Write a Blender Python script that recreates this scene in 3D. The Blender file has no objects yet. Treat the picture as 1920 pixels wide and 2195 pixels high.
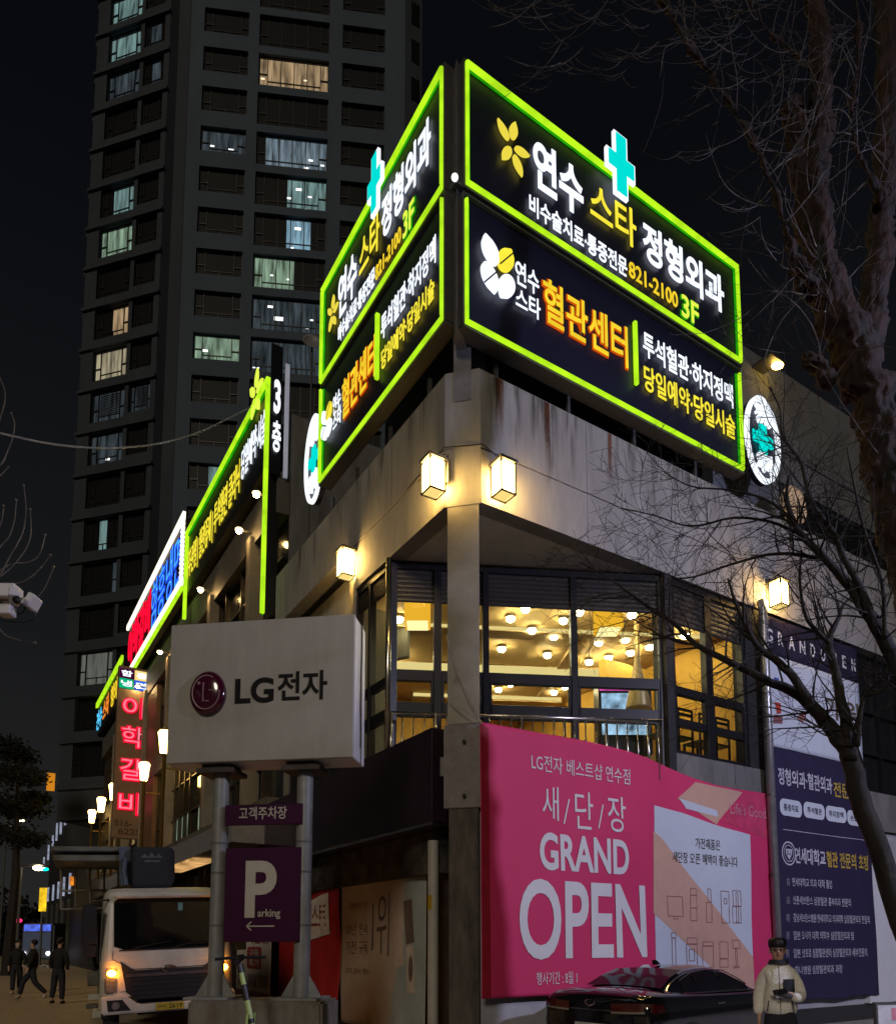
import bpy, bmesh, math, random
from mathutils import Vector, Matrix
from math import sin, cos, pi, radians

# ------------------------------------------------------------------ camera
sc = bpy.context.scene
COL = sc.collection
F, PX, PY, PIT, YAW = 1599.4, 960.0, 1860.2, 0.099426, 1.005153   # measured on the 1920 x 2195 photograph
CAMZ = 1.70
cd = bpy.data.cameras.new("camera")
cam = bpy.data.objects.new("camera", cd); COL.objects.link(cam)
cam.location = (0, 0, CAMZ); cam.rotation_euler = (pi/2 + PIT, 0, 0)
cd.sensor_fit = 'HORIZONTAL'; cd.sensor_width = 36.0
cd.lens = 36.0*F/1920.0
cd.shift_x = 0.0
cd.shift_y = (PY - 2195/2)/1920.0
cd.clip_start = 0.05; cd.clip_end = 3000
sc.camera = cam
sc.view_settings.view_transform = 'Standard'; sc.view_settings.look = 'None'
sc.view_settings.exposure = 0.0; sc.view_settings.gamma = 1.0
sc.cycles.use_denoising = True
sc.cycles.max_bounces = 6; sc.cycles.diffuse_bounces = 3; sc.cycles.glossy_bounces = 3
sc.cycles.transparent_max_bounces = 12; sc.cycles.caustics_reflective = False; sc.cycles.caustics_refractive = False
sc.cycles.sample_clamp_indirect = 4.0

# ------------------------------------------------------------------ night sky
w = bpy.data.worlds.new("World"); sc.world = w; w.use_nodes = True
nt = w.node_tree; nt.nodes.clear()
out = nt.nodes.new('ShaderNodeOutputWorld'); bg = nt.nodes.new('ShaderNodeBackground')
tc = nt.nodes.new('ShaderNodeTexCoord'); sx = nt.nodes.new('ShaderNodeSeparateXYZ')
cr = nt.nodes.new('ShaderNodeValToRGB')
nt.links.new(tc.outputs['Generated'], sx.inputs[0]); nt.links.new(sx.outputs[2], cr.inputs[0])
e = cr.color_ramp.elements
e[0].position = 0.0; e[0].color = (0.0200, 0.0195, 0.0190, 1)
e[1].position = 0.75; e[1].color = (0.0026, 0.0030, 0.0044, 1)
m_ = cr.color_ramp.elements.new(0.35); m_.color = (0.0085, 0.0090, 0.0100, 1)
nt.links.new(cr.outputs[0], bg.inputs[0]); bg.inputs[1].default_value = 1.0
nt.links.new(bg.outputs[0], out.inputs[0])

# one weak warm sun: the mixed glow of the street behind the camera
sl = bpy.data.lights.new("sun", 'SUN'); sl.energy = 0.72; sl.angle = radians(12); sl.color = (1.0, 0.86, 0.66)
so = bpy.data.objects.new("sun", sl); COL.objects.link(so)
so.rotation_euler = Vector((0.18, 0.86, -0.42)).to_track_quat('-Z', 'Y').to_euler()

# the street lamp that lights the right face: it stands just outside the picture on the right
pl = bpy.data.lights.new("street_light", 'SPOT'); pl.energy = 5000; pl.color = (0.70, 0.70, 1.0); pl.shadow_soft_size = 0.2
pl.spot_size = radians(100); pl.spot_blend = 0.8
po = bpy.data.objects.new("street_light", pl); COL.objects.link(po); po.location = (13.5, 1.6, 9.0)
po.rotation_euler = (Vector((3.4, 12.8, 2.2)) - po.location).to_track_quat('-Z', 'Y').to_euler()

# ------------------------------------------------------------------ pixel -> place helpers
cp, sp = cos(PIT), sin(PIT)
def ray(px, py):
    x = (px-PX)/F; up = (PY-py)/F
    return Vector((x, cp-up*sp, sp+up*cp))
CAM = Vector((0, 0, CAMZ))
def at_y(px, py, Y):
    d = ray(px, py); return CAM + d*(Y/d.y)
def at_z(px, py, z):
    d = ray(px, py); return CAM + d*((z-CAMZ)/d.z)
dR = Vector((sin(YAW), cos(YAW), 0)); nR = Vector((cos(YAW), -sin(YAW), 0))
dL = Vector((-cos(YAW), sin(YAW), 0)); nL = Vector((-sin(YAW), -cos(YAW), 0))
UP = Vector((0, 0, 1))
def frame(o, x, y, z):
    M = Matrix.Identity(4)
    for i, a in enumerate((x, y, z)):
        for k in range(3): M[k][i] = a[k]
    for k in range(3): M[k][3] = o[k]
    return M
DC = 10.8
C0 = at_y(985, 2019.76, DC); C0.z = 0
MR = frame(C0, dR, UP, nR)            # right face: x along the wall, y up, z out
ML = frame(C0, -dL, UP, nL)           # left face: x negative going away
def on(M, px, py, o=0.0):
    Mi = M.inverted(); a = Mi @ CAM; d = Mi.to_3x3() @ ray(px, py)
    t = (o-a.z)/d.z; p = a + d*t
    return p.x, p.y
def T(x, y, z): return Matrix.Translation((x, y, z))
def Rz(a): return Matrix.Rotation(a, 4, 'Z')

# ------------------------------------------------------------------ materials
MATS = {}
def mat(name, col, rough=0.6, metal=0.0, spec=0.4, var=0.15, scale=4.0, stretch=(1, 1, 1), bump=0.0, bscale=40.0,
        emit=None, estr=0.0, coat=0.0, dirt=None, alpha=None):
    if name in MATS: return MATS[name]
    m = bpy.data.materials.new(name); m.use_nodes = True
    t = m.node_tree; b = t.nodes['Principled BSDF']
    b.inputs['Roughness'].default_value = rough; b.inputs['Metallic'].default_value = metal
    b.inputs['Specular IOR Level'].default_value = spec
    if coat: b.inputs['Coat Weight'].default_value = coat; b.inputs['Coat Roughness'].default_value = 0.05
    tx = t.nodes.new('ShaderNodeTexCoord'); mp = t.nodes.new('ShaderNodeMapping')
    mp.inputs['Scale'].default_value = stretch
    t.links.new(tx.outputs['Object'], mp.inputs[0])
    nz = t.nodes.new('ShaderNodeTexNoise'); nz.inputs['Scale'].default_value = scale
    nz.inputs['Detail'].default_value = 6; nz.inputs['Roughness'].default_value = 0.65
    t.links.new(mp.outputs[0], nz.inputs['Vector'])
    rp = t.nodes.new('ShaderNodeValToRGB')
    d = dirt or tuple(c*(1-2*var) for c in col)
    rp.color_ramp.elements[0].position = 0.28; rp.color_ramp.elements[1].position = 0.72
    rp.color_ramp.elements[0].color = (*[max(0, c) for c in d], 1)
    rp.color_ramp.elements[1].color = (*[min(1, c*(1+var*.6)) for c in col], 1)
    t.links.new(nz.outputs['Fac'], rp.inputs[0]); t.links.new(rp.outputs[0], b.inputs['Base Color'])
    if bump:
        n2 = t.nodes.new('ShaderNodeTexNoise'); n2.inputs['Scale'].default_value = bscale; n2.inputs['Detail'].default_value = 4
        t.links.new(tx.outputs['Object'], n2.inputs['Vector'])
        bp = t.nodes.new('ShaderNodeBump'); bp.inputs['Strength'].default_value = bump; bp.inputs['Distance'].default_value = 0.02
        t.links.new(n2.outputs['Fac'], bp.inputs['Height']); t.links.new(bp.outputs[0], b.inputs['Normal'])
    if emit:
        b.inputs['Emission Color'].default_value = (*emit, 1); b.inputs['Emission Strength'].default_value = estr
    MATS[name] = m; return m
def glow(name, col, s=1.0, flicker=0.0, scale=5.0, stretch=None):
    """something that gives off light; flicker = procedural unevenness of the lamps inside"""
    if name in MATS: return MATS[name]
    m = bpy.data.materials.new(name); m.use_nodes = True; t = m.node_tree; t.nodes.clear()
    o = t.nodes.new('ShaderNodeOutputMaterial'); em = t.nodes.new('ShaderNodeEmission')
    em.inputs[0].default_value = (*col, 1); em.inputs[1].default_value = s
    if flicker:
        tx = t.nodes.new('ShaderNodeTexCoord'); nz = t.nodes.new('ShaderNodeTexNoise'); nz.inputs['Scale'].default_value = scale
        nz.inputs['Detail'].default_value = 3
        mr = t.nodes.new('ShaderNodeMapRange'); mr.inputs['From Min'].default_value = .3; mr.inputs['From Max'].default_value = .7
        mr.inputs['To Min'].default_value = s*(1-flicker); mr.inputs['To Max'].default_value = s*(1+flicker)
        mp = t.nodes.new('ShaderNodeMapping'); mp.inputs['Scale'].default_value = stretch or (1, 1, 1)
        t.links.new(tx.outputs['Object'], mp.inputs[0]); t.links.new(mp.outputs[0], nz.inputs['Vector']); t.links.new(nz.outputs['Fac'], mr.inputs[0])
        t.links.new(mr.outputs[0], em.inputs[1])
    t.links.new(em.outputs[0], o.inputs[0]); MATS[name] = m; return m
def glass(name, tint=(0.8, 0.85, 0.85), refl=0.12, rough=0.02):
    if name in MATS: return MATS[name]
    m = bpy.data.materials.new(name); m.use_nodes = True; t = m.node_tree; t.nodes.clear()
    o = t.nodes.new('ShaderNodeOutputMaterial'); tr = t.nodes.new('ShaderNodeBsdfTransparent'); gl = t.nodes.new('ShaderNodeBsdfGlossy')
    tr.inputs[0].default_value = (*tint, 1); gl.inputs['Roughness'].default_value = rough
    mx = t.nodes.new('ShaderNodeMixShader'); fr = t.nodes.new('ShaderNodeFresnel'); fr.inputs[0].default_value = 1.5
    ad = t.nodes.new('ShaderNodeMath'); ad.operation = 'ADD'; ad.inputs[1].default_value = refl*0.3
    t.links.new(fr.outputs[0], ad.inputs[0]); t.links.new(ad.outputs[0], mx.inputs[0])
    t.links.new(tr.outputs[0], mx.inputs[1]); t.links.new(gl.outputs[0], mx.inputs[2]); t.links.new(mx.outputs[0], o.inputs[0])
    MATS[name] = m; return m

# ------------------------------------------------------------------ mesh helpers
I4 = Matrix.Identity(4)
class MB:
    def __init__(s): s.bm = bmesh.new()
    def verts(s, M, pts): return [s.bm.verts.new(M @ Vector(p)) for p in pts]
    def face(s, vs):
        try: return s.bm.faces.new(vs)
        except ValueError: return None
    def poly(s, M, pts): s.face(s.verts(M, pts)); return s
    def box(s, M, x0, x1, y0, y1, z0, z1):
        if x0 > x1: x0, x1 = x1, x0
        if y0 > y1: y0, y1 = y1, y0
        if z0 > z1: z0, z1 = z1, z0
        v = s.verts(M, [(x, y, z) for z in (z0, z1) for y in (y0, y1) for x in (x0, x1)])
        for f in ((0,2,3,1),(4,5,7,6),(0,1,5,4),(2,6,7,3),(0,4,6,2),(1,3,7,5)): s.face([v[i] for i in f])
        return s
    def prism(s, M, pts, z0, z1):
        a = s.verts(M, [(x, y, z0) for x, y in pts]); b = s.verts(M, [(x, y, z1) for x, y in pts]); n = len(pts)
        s.face(a[::-1]); s.face(b)
        for i in range(n): s.face([a[i], a[(i+1) % n], b[(i+1) % n], b[i]])
        return s
    def ring(s, M, outer, inner, z0, z1):
        n = len(outer)
        A = [s.verts(M, [(x, y, z) for x, y in r]) for z in (z0, z1) for r in (outer, inner)]
        for i in range(n):
            j = (i+1) % n
            s.face([A[2][i], A[2][j], A[3][j], A[3][i]]); s.face([A[0][j], A[0][i], A[1][i], A[1][j]])
            s.face([A[0][i], A[0][j], A[2][j], A[2][i]]); s.face([A[1][j], A[1][i], A[3][i], A[3][j]])
        return s
    def tube(s, pts, rad, n=6, cap=True):
        pts = [Vector(p) for p in pts]
        if not isinstance(rad, (list, tuple)): rad = [rad]*len(pts)
        rings = []; prev = None
        for i, p in enumerate(pts):
            d = (pts[min(i+1, len(pts)-1)] - pts[max(i-1, 0)]).normalized()
            a = prev if prev is not None else (Vector((0, 0, 1)) if abs(d.z) < .9 else Vector((1, 0, 0)))
            x = (a - d*a.dot(d))
            x = x.normalized() if x.length > 1e-6 else d.orthogonal().normalized()
            prev = x; y = d.cross(x)
            rings.append([s.bm.verts.new(p + x*(rad[i]*cos(2*pi*k/n)) + y*(rad[i]*sin(2*pi*k/n))) for k in range(n)])
        for a, b in zip(rings, rings[1:]):
            for k in range(n): s.face([a[k], a[(k+1) % n], b[(k+1) % n], b[k]])
        if cap: s.face(rings[0][::-1]); s.face(rings[-1])
        return s
    def lathe(s, M, prof, n=16, cap=True):
        rings = [s.verts(M, [(r*cos(2*pi*k/n), r*sin(2*pi*k/n), z) for k in range(n)]) for r, z in prof]
        for a, b in zip(rings, rings[1:]):
            for k in range(n): s.face([a[k], a[(k+1) % n], b[(k+1) % n], b[k]])
        if cap: s.face(rings[0][::-1]); s.face(rings[-1])
        return s
    def loft(s, rings, close=True, cap=True):
        R = [[s.bm.verts.new(Vector(p)) for p in r] for r in rings]; n = len(R[0])
        for a, b in zip(R, R[1:]):
            for k in range(n if close else n-1): s.face([a[k], a[(k+1) % n], b[(k+1) % n], b[k]])
        if cap and close: s.face(R[0][::-1]); s.face(R[-1])
        return s
    def grid(s, fn, nu, nv):
        V = [[s.bm.verts.new(Vector(fn(i/nu, j/nv))) for j in range(nv+1)] for i in range(nu+1)]
        for i in range(nu):
            for j in range(nv): s.face([V[i][j], V[i+1][j], V[i+1][j+1], V[i][j+1]])
        return s
    def ball(s, c, r, n=10, sc3=(1, 1, 1)):
        c = Vector(c)
        bmesh.ops.create_uvsphere(s.bm, u_segments=n, v_segments=max(5, n//2+1), radius=1.0,
            matrix=Matrix.Translation(c) @ Matrix.Diagonal((r*sc3[0], r*sc3[1], r*sc3[2], 1)))
        return s
    def build(s, name, m, parent=None, smooth=False, bevel=0.0, seg=1, fix=True, sub=0):
        bm = s.bm
        if fix: bmesh.ops.recalc_face_normals(bm, faces=bm.faces)
        if bevel:
            ed = [e for e in bm.edges if len(e.link_faces) == 2 and e.calc_face_angle(0) > .5]
            bmesh.ops.bevel(bm, geom=ed, offset=bevel, segments=seg, affect='EDGES', clamp_overlap=True)
        if parent is not None:
            q = parent; off = Vector((0, 0, 0))
            while q is not None: off += q.location; q = q.parent
            bmesh.ops.translate(bm, verts=bm.verts, vec=-off)
        me = bpy.data.meshes.new(name); bm.to_mesh(me); bm.free()
        o = bpy.data.objects.new(name, me); COL.objects.link(o)
        if m is not None: me.materials.append(m)
        if smooth:
            for p in me.polygons: p.use_smooth = True
        if sub:
            md = o.modifiers.new('sub', 'SUBSURF'); md.levels = sub; md.render_levels = sub
        if parent is not None: o.parent = parent
        return o
def tag(o, label, cat, group=None, kind=None):
    if label: o['label'] = label
    if cat: o['category'] = cat
    if group: o['group'] = group
    if kind: o['kind'] = kind
    return o
def thing(name, loc, label, cat, group=None):
    o = bpy.data.objects.new(name, None); COL.objects.link(o); o.location = loc; o.empty_display_size = .2
    return tag(o, label, cat, group)
def struct(o): o['kind'] = 'structure'; return o
def copy_tree(o, parent=None):
    c = o.copy(); COL.objects.link(c)
    if parent is not None: c.parent = parent
    for ch in list(o.children):
        copy_tree(ch, c)
    return c

# lettering: built-in font (it falls back to its CJK glyphs), turned into mesh and fitted to a rectangle
def text_mesh(s, bold=0.0, res=5, spacing=1.0):
    cu = bpy.data.curves.new('t', 'FONT'); cu.body = s; cu.size = 1.0; cu.offset = bold; cu.resolution_u = res
    cu.space_character = spacing; cu.fill_mode = 'FRONT'
    o = bpy.data.objects.new('t', cu)
    me = bpy.data.meshes.new_from_object(o)
    bpy.data.objects.remove(o); bpy.data.curves.remove(cu)
    return me
def add_text(mb, s, M, x0, x1, y0, y1, o=0.0, depth=0.0, bold=0.02, warp=None, spacing=1.0):
    me = text_mesh(s, bold, spacing=spacing)
    xs = [v.co.x for v in me.vertices]; ys = [v.co.y for v in me.vertices]
    a, b, c, d = min(xs), max(xs), min(ys), max(ys)
    t = bmesh.new(); t.from_mesh(me); bpy.data.meshes.remove(me)
    bmesh.ops.remove_doubles(t, verts=t.verts, dist=1e-5)
    for v in t.verts:
        v.co = ((v.co.x-a)/(b-a)*(x1-x0)+x0, (v.co.y-c)/max(d-c, 1e-6)*(y1-y0)+y0, 0)
    if depth:
        r = bmesh.ops.extrude_face_region(t, geom=list(t.faces))
        for v in [g for g in r['geom'] if isinstance(g, bmesh.types.BMVert)]: v.co.z = depth
    m2 = {}
    for v in t.verts:
        p = Vector((v.co.x, v.co.y, v.co.z + o))
        if warp: p = Vector(warp(p.x, p.y, p.z))
        m2[v] = mb.bm.verts.new(M @ p)
    for f in t.faces: mb.face([m2[v] for v in f.verts])
    t.free(); return mb
def lettering(s, M, x0, x1, y0, y1, o, depth, m, parent, bold=0.02, name='lettering', spacing=1.0, warp=None):
    return add_text(MB(), s, M, x0, x1, y0, y1, o, depth, bold, warp, spacing).build(name, m, parent, fix=bool(depth))
# ================================================================== SETTING
M_asphalt = mat('asphalt', (.045, .045, .047), .75, var=.3, scale=30, bump=.5, bscale=200)
M_paver = bpy.data.materials.new('paver'); M_paver.use_nodes = True
_t = M_paver.node_tree; _b = _t.nodes['Principled BSDF']; _b.inputs['Roughness'].default_value = .7
_tx = _t.nodes.new('ShaderNodeTexCoord'); _mp = _t.nodes.new('ShaderNodeMapping'); _br = _t.nodes.new('ShaderNodeTexBrick')
_mp.inputs['Rotation'].default_value = (0, 0, -radians(32)); _br.inputs['Scale'].default_value = 2.2
_br.inputs['Color1'].default_value = (.46, .36, .24, 1); _br.inputs['Color2'].default_value = (.36, .285, .195, 1); _br.inputs['Mortar'].default_value = (.16, .13, .10, 1)
_br.inputs['Mortar Size'].default_value = .012
_t.links.new(_tx.outputs['Object'], _mp.inputs[0]); _t.links.new(_mp.outputs[0], _br.inputs[0])
_t.links.new(_br.outputs[0], _b.inputs['Base Color'])
struct(MB().poly(I4, [(-400, -60, 0), (400, -60, 0), (400, 700, 0), (-400, 700, 0)]).build('ground', M_asphalt))
# pavement along the left front, one step above the road
pv = MB()
pv.prism(ML, [(-80, 0), (6, 0), (6, .004), (-80, .004)], 0.0, 14.0) if False else None
def Lp(u, o, z=0.0): return C0 + dL*u + nL*o + UP*z
def Rp(u, o, z=0.0): return C0 + dR*u + nR*o + UP*z
pv.poly(I4, [Lp(-14, -.2, .008), Lp(95, -.2, .008), Lp(95, 13, .008), Lp(-14, 13, .008)])
struct(pv.build('pavement', M_paver))
M_gpave = mat('bounce_paving', (.34, .33, .31), .75, var=.18, scale=5, bump=.2, bscale=30)
struct(MB().poly(I4, [Rp(-1.5, -.1, .012), Rp(-1.5, 6.0, .012), Rp(24, 6.0, .012), Rp(24, -.1, .012)]).build('pavement', M_gpave))  # unseen paving, added pale so lamp light bounces up to the soffit
kb = MB().box(ML, -95, -14, 0, .14, 13.0, 13.18)
struct(kb.build('kerb', mat('kerb', (.3, .29, .27), .8, var=.2)))

# ================================================================== APARTMENT TOWER
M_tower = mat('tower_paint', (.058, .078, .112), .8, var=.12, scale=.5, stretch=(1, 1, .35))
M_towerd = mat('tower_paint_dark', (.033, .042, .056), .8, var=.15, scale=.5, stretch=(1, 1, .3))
M_frame = mat('window_frame_dark', (.006, .006, .007), .45, var=.1)
M_pane = mat('dark_pane', (.006, .007, .009), .5, spec=.15, var=.2)
YT = 42.5
J = at_y(388, 600, YT)
TB = 9.0; TTOP = 72.0
tower = thing('apartment_tower', (J.x, J.y, TB), 'tall dark grey apartment tower with a few lit windows rising behind the shops', 'apartment tower')
aC = radians(84.0); dC = Vector((sin(aC), cos(aC), 0)); nC = Vector((cos(aC), -sin(aC), 0))
aW = radians(-75.0); dW = Vector((sin(aW), cos(aW), 0)); nW = Vector((-cos(-aW), -sin(-aW), 0))
J0 = Vector((J.x, J.y, 0))
MC = frame(J0, dC, UP, nC)            # centre facade
MW = frame(J0, -dW, UP, nW)           # left wing facade (x negative going left)
xe, _ = on(MC, 865, 600)              # right end of the centre facade
storey = 2.85
_, z0 = on(MC, 422, 530)              # head of a window row
# openings: (frame, x0, x1)
def xs(M, y, *px): return [on(M, p, y)[0] for p in px]
def z1800(px, py): return px
cA = xs(MC, 600, 418, 518); cB = xs(MC, 600, 541, 697); cC_ = xs(MC, 430, 729, 822)
wA = xs(MW, 600, 207, 278); wB = xs(MW, 600, 286, 331); wL = xs(MW, 600, 182)[0]
rows = [z0 + storey*k for k in range(-16, 12)]
HA, HB = 1.75, 2.3                     # opening heights
dep = 0.35
def facade(name, M, x0, x1, cols, m):
    """wall skin made of piers and spandrels so that the openings are real recesses"""
    mb = MB(); xs_ = [x0]
    for a, b, h in cols: xs_ += [a, b]
    xs_.append(x1)
    for i in range(0, len(xs_), 2): mb.box(M, xs_[i], xs_[i+1], TB, TTOP, -dep, 0)
    for a, b, h in cols:
        prev = TB
        for z in rows:
            if z-h < TB+.2: continue
            mb.box(M, a, b, prev, z-h, -dep, 0); prev = z
        mb.box(M, a, b, prev, TTOP, -dep, 0)
    return mb.build(name, m, tower)
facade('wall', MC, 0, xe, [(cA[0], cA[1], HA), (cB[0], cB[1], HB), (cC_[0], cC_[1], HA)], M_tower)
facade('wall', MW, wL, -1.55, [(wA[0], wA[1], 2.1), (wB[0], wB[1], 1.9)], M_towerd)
# pier between the wings, the angled right return and the core behind
pr = MB()
pr.prism(I4, [tuple((J0 + dW*1.55 + nW*.0).xy), tuple((J0 + dW*1.3 - nW*.55).xy), tuple((J0 + dW*.5 - nW*.6).xy), tuple((J0 + dC*.02 + nC*.0).xy), tuple((J0 + dC*.02 - nC*2).xy), tuple((J0 + dW*1.55 - nW*2).xy)], TB, TTOP)
E1 = J0 + dC*xe
aE = radians(62); dE = Vector((sin(aE), cos(aE), 0)); nE = Vector((cos(aE), -sin(aE), 0))
E2 = E1 + dE*1.25
pr.prism(I4, [tuple((E1 + dC*.0).xy), tuple(E2.xy), tuple((E2 - nE*4).xy), tuple((E1 - nC*4).xy)], TB, TTOP)
W1 = J0 - (-dW)*0 + dW*(-wL)
W2 = W1 + dW*.35 - nW*.5
pr.prism(I4, [tuple(W1.xy), tuple((W1 - nW*3).xy), tuple((W2 - nW*3).xy), tuple(W2.xy)], TB, TTOP)
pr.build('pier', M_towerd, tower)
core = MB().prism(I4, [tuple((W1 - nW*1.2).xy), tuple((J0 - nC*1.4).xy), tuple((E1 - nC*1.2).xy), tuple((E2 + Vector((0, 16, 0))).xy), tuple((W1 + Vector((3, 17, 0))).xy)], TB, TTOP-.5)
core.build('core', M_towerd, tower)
# stepped slabs on the far left edge
for z in rows:
    if z > TB: MB().box(frame(W2, -dW, UP, nW), -.12, .02, z+.15, z+.45, -.3, .12).build('edge_slab', M_towerd, tower)
rib = MB()
for z in rows:
    if z > TB+1: rib.box(MW, wL-.06, -1.5, z+.02, z+.22, .0, .16)
rib.build('ledge', M_towerd, tower)

G_white = glow('room_white', (.50, .66, .66), .50, .75, 1.0, (4.5, 4.5, .5)); G_cool = glow('room_cool', (.30, .40, .48), .36, .8, 1.0, (4.5, 4.5, .5))
G_warm = glow('room_warm', (.62, .43, .24), .42, .75, 1.0, (4.5, 4.5, .5)); G_teal = glow('room_teal', (.30, .50, .48), .36, .75, 1.0, (4.5, 4.5, .5))
G_dim = glow('room_dim', (.10, .13, .15), .30, .8, 1.0, (4.5, 4.5, .5)); G_green = glow('room_green', (.42, .62, .44), .40, .75, 1.0, (4.5, 4.5, .5))
G_lamp = glow('ceiling_lamp_white', (1, 1, .97), 1.6); G_lampw = glow('ceiling_lamp_warm', (1, .78, .5), 1.5)
def unit(M, x0, x1, z1, h, nm, lit=None, part=(0, 1), lamps=(), warm=False, blind=False):
    """one window: frame with casements, pane, and a lit room or a dark one"""
    f = MB(); z0_ = z1-h; o = -dep+.12
    f.box(M, x0, x1, z0_, z0_+.06, o-.04, o+.04); f.box(M, x0, x1, z1-.06, z1, o-.04, o+.04)
    f.box(M, x0, x0+.06, z0_+.06, z1-.06, o-.04, o+.04); f.box(M, x1-.06, x1, z0_+.06, z1-.06, o-.04, o+.04)
    W = x1-x0
    n = 4 if W > 3.2 else 2
    side = W*(.11 if n == 4 else .17)
    for s in (0, 1):
        xa = x0+.06 if s == 0 else x1-.06-side
        f.box(M, xa+side-.04 if s == 0 else xa, xa+side if s == 0 else xa+.04, z0_+.06, z1-.06, o-.035, o+.05)
        f.box(M, xa, xa+side, z0_+h*.42, z0_+h*.42+.07, o-.03, o+.055)
    xa, xb = x0+.06+side, x1-.06-side
    f.box(M, xa, xb, z0_+h*.22, z0_+h*.22+.05, o-.03, o+.03)
    for k in range(1, n):
        if n == 2 and k == 1: f.box(M, (xa+xb)/2-.02, (xa+xb)/2+.02, z0_+.06, z0_+h*.22, o-.03, o+.03); continue
        xm = xa+(xb-xa)*k/n
        f.box(M, xm-.025, xm+.025, z0_+.06, z1-.06, o-.032, o+.035)
    if blind:
        for k in range(12): f.box(M, xa, xb, z0_+h*.25+k*h*.06, z0_+h*.25+k*h*.06+h*.03, o-.09, o-.07)
    w_ = f.build('window', M_frame, tower)
    if lit is None:
        MB().poly(M, [(x0, z0_, o-.012), (x1, z0_, o-.012), (x1, z1, o-.012), (x0, z1, o-.012)]).build('pane', M_pane, w_, fix=False)
        return
    p = MB(); pa = x0+W*part[0]; pb = x0+W*part[1]
    p.poly(M, [(pa, z0_, o-.1), (pb, z0_, o-.1), (pb, z1-.02, o-.1), (pa, z1-.02, o-.1)])
    p.build('lit_room', lit, w_, fix=False)
    if part != (0, 1):
        if part[0] > 0: MB().poly(M, [(x0, z0_, o-.012), (pa, z0_, o-.012), (pa, z1, o-.012), (x0, z1, o-.012)]).build('curtain', M_pane, w_, fix=False)
        if part[1] < 1: MB().poly(M, [(pb, z0_, o-.012), (x1, z0_, o-.012), (x1, z1, o-.012), (pb, z1, o-.012)]).build('curtain', M_pane, w_, fix=False)
    if lamps:
        l = MB()
        for lx, lz, r in lamps: l.box(M, x0+W*lx-r, x0+W*lx+r, z0_+h*lz-r*.45, z0_+h*lz+r*.45, o-.075, o-.065)
        l.build('room_lamp', G_lampw if warm else G_lamp, w_)
def row_at(M, px, py):   # index of the row whose opening holds this pixel
    z = on(M, px, py)[1]
    return min(range(len(rows)), key=lambda k: abs(rows[k]-.9-z))
LIT = {}
def lit(col, M, px, py, **k): LIT[(col, row_at(M, px, py))] = k
lit('B', MC, 630, 135, lit=G_warm, lamps=((.05, .35, .12), (.66, .45, .10), (.62, .12, .10), (.93, .1, .12)), warm=True)
lit('B', MC, 630, 315, lit=G_cool, part=(.12, 1), lamps=((.76, .42, .14), (.70, .16, .14), (.93, .3, .12)))
lit('B', MC, 640, 405, lit=G_teal, part=(.44, .99), lamps=((.46, .42, .14), (.60, .72, .18), (.76, .52, .12), (.7, .12, .08)))
lit('B', MC, 640, 495, lit=glow('room_blue', (.30, .52, .66), .55, .6, 1.0, (4.5, 4.5, .5)), part=(.44, .78), lamps=((.60, .75, .2), (.52, .14, .12)))
lit('B', MC, 590, 585, lit=G_green, part=(.0, .56), lamps=((.25, .5, .1), (.48, .42, .1)))
lit('B', MC, 620, 675, lit=G_dim, lamps=((.24, .8, .16), (.36, .46, .28), (.82, .5, .1), (.76, .25, .1)))
lit('B', MC, 620, 757, lit=G_dim, lamps=((.04, .2, .08), (.1, .2, .08)))
lit('A', MC, 470, 292, lit=G_dim, lamps=((.24, .4, .12), (.66, .32, .16)))
lit('A', MC, 470, 748, lit=G_green, part=(.02, .98), lamps=((.24, .45, .16),))
lit('A', MC, 445, 1012, lit=G_teal, part=(.4, 1), lamps=((.7, .6, .2),))
lit('WA', MW, 265, 45, lit=G_teal); lit('WA', MW, 260, 130, lit=G_teal)
lit('WA', MW, 235, 215, lit=G_dim, part=(0, 1)); lit('WA', MW, 240, 385, lit=glow('room_amber', (.2, .1, .04), .5, .9, 1.0, (4.5, 4.5, .5)), part=(.3, .9), lamps=((.4, .25, .18),), warm=True)
lit('WA', MW, 245, 460, lit=G_teal, part=(.3, 1)); lit('WA', MW, 240, 540, lit=G_green)
lit('WA', MW, 240, 700, lit=G_warm, part=(.45, 1)); lit('WA', MW, 235, 785, lit=glow('room_cream', (.60, .52, .34), .42, .7, 1.0, (4.5, 4.5, .5)))
lit('WA', MW, 230, 870, lit=G_dim, blind=True); lit('WA', MW, 225, 960, lit=G_dim, lamps=((.5, .2, .14),))
lit('WA', MW, 222, 1135, lit=G_teal, part=(.35, .6)); lit('WA', MW, 210, 1235, lit=G_dim, part=(.8, 1))
lit('WA', MW, 195, 1415, lit=glow('room_grey', (.22, .24, .2), .4, .4, 1.0, (4.5, 4.5, .5)))
lit('WB', MW, 322, 25, lit=None); lit('WB', MW, 320, 185, lit=G_dim, part=(.3, .8)); lit('WB', MW, 300, 860, lit=G_dim, blind=True)
lit('WB', MW, 310, 108, lit=G_dim, part=(.1, .7))
for k, z in enumerate(rows):
    if z-HB < TB+.3 or z > 66: continue
    for nm, M, c, h in (('A', MC, cA, HA), ('B', MC, cB, HB), ('C', MC, cC_, HA), ('WA', MW, wA, 2.1), ('WB', MW, wB, 1.9)):
        kw = LIT.get((nm, k), {})
        unit(M, c[0]+.02, c[1]-.02, z-.01, h-.02, nm, **kw)
# narrow windows on the right return
ME = frame(E1, dE, UP, nE)
for z in rows:
    if z < TB+3 or z > 66: continue
    MB().box(ME, .45, 1.05, z-1.9, z-.2, -.02, .03).build('window', M_pane, tower)

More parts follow.
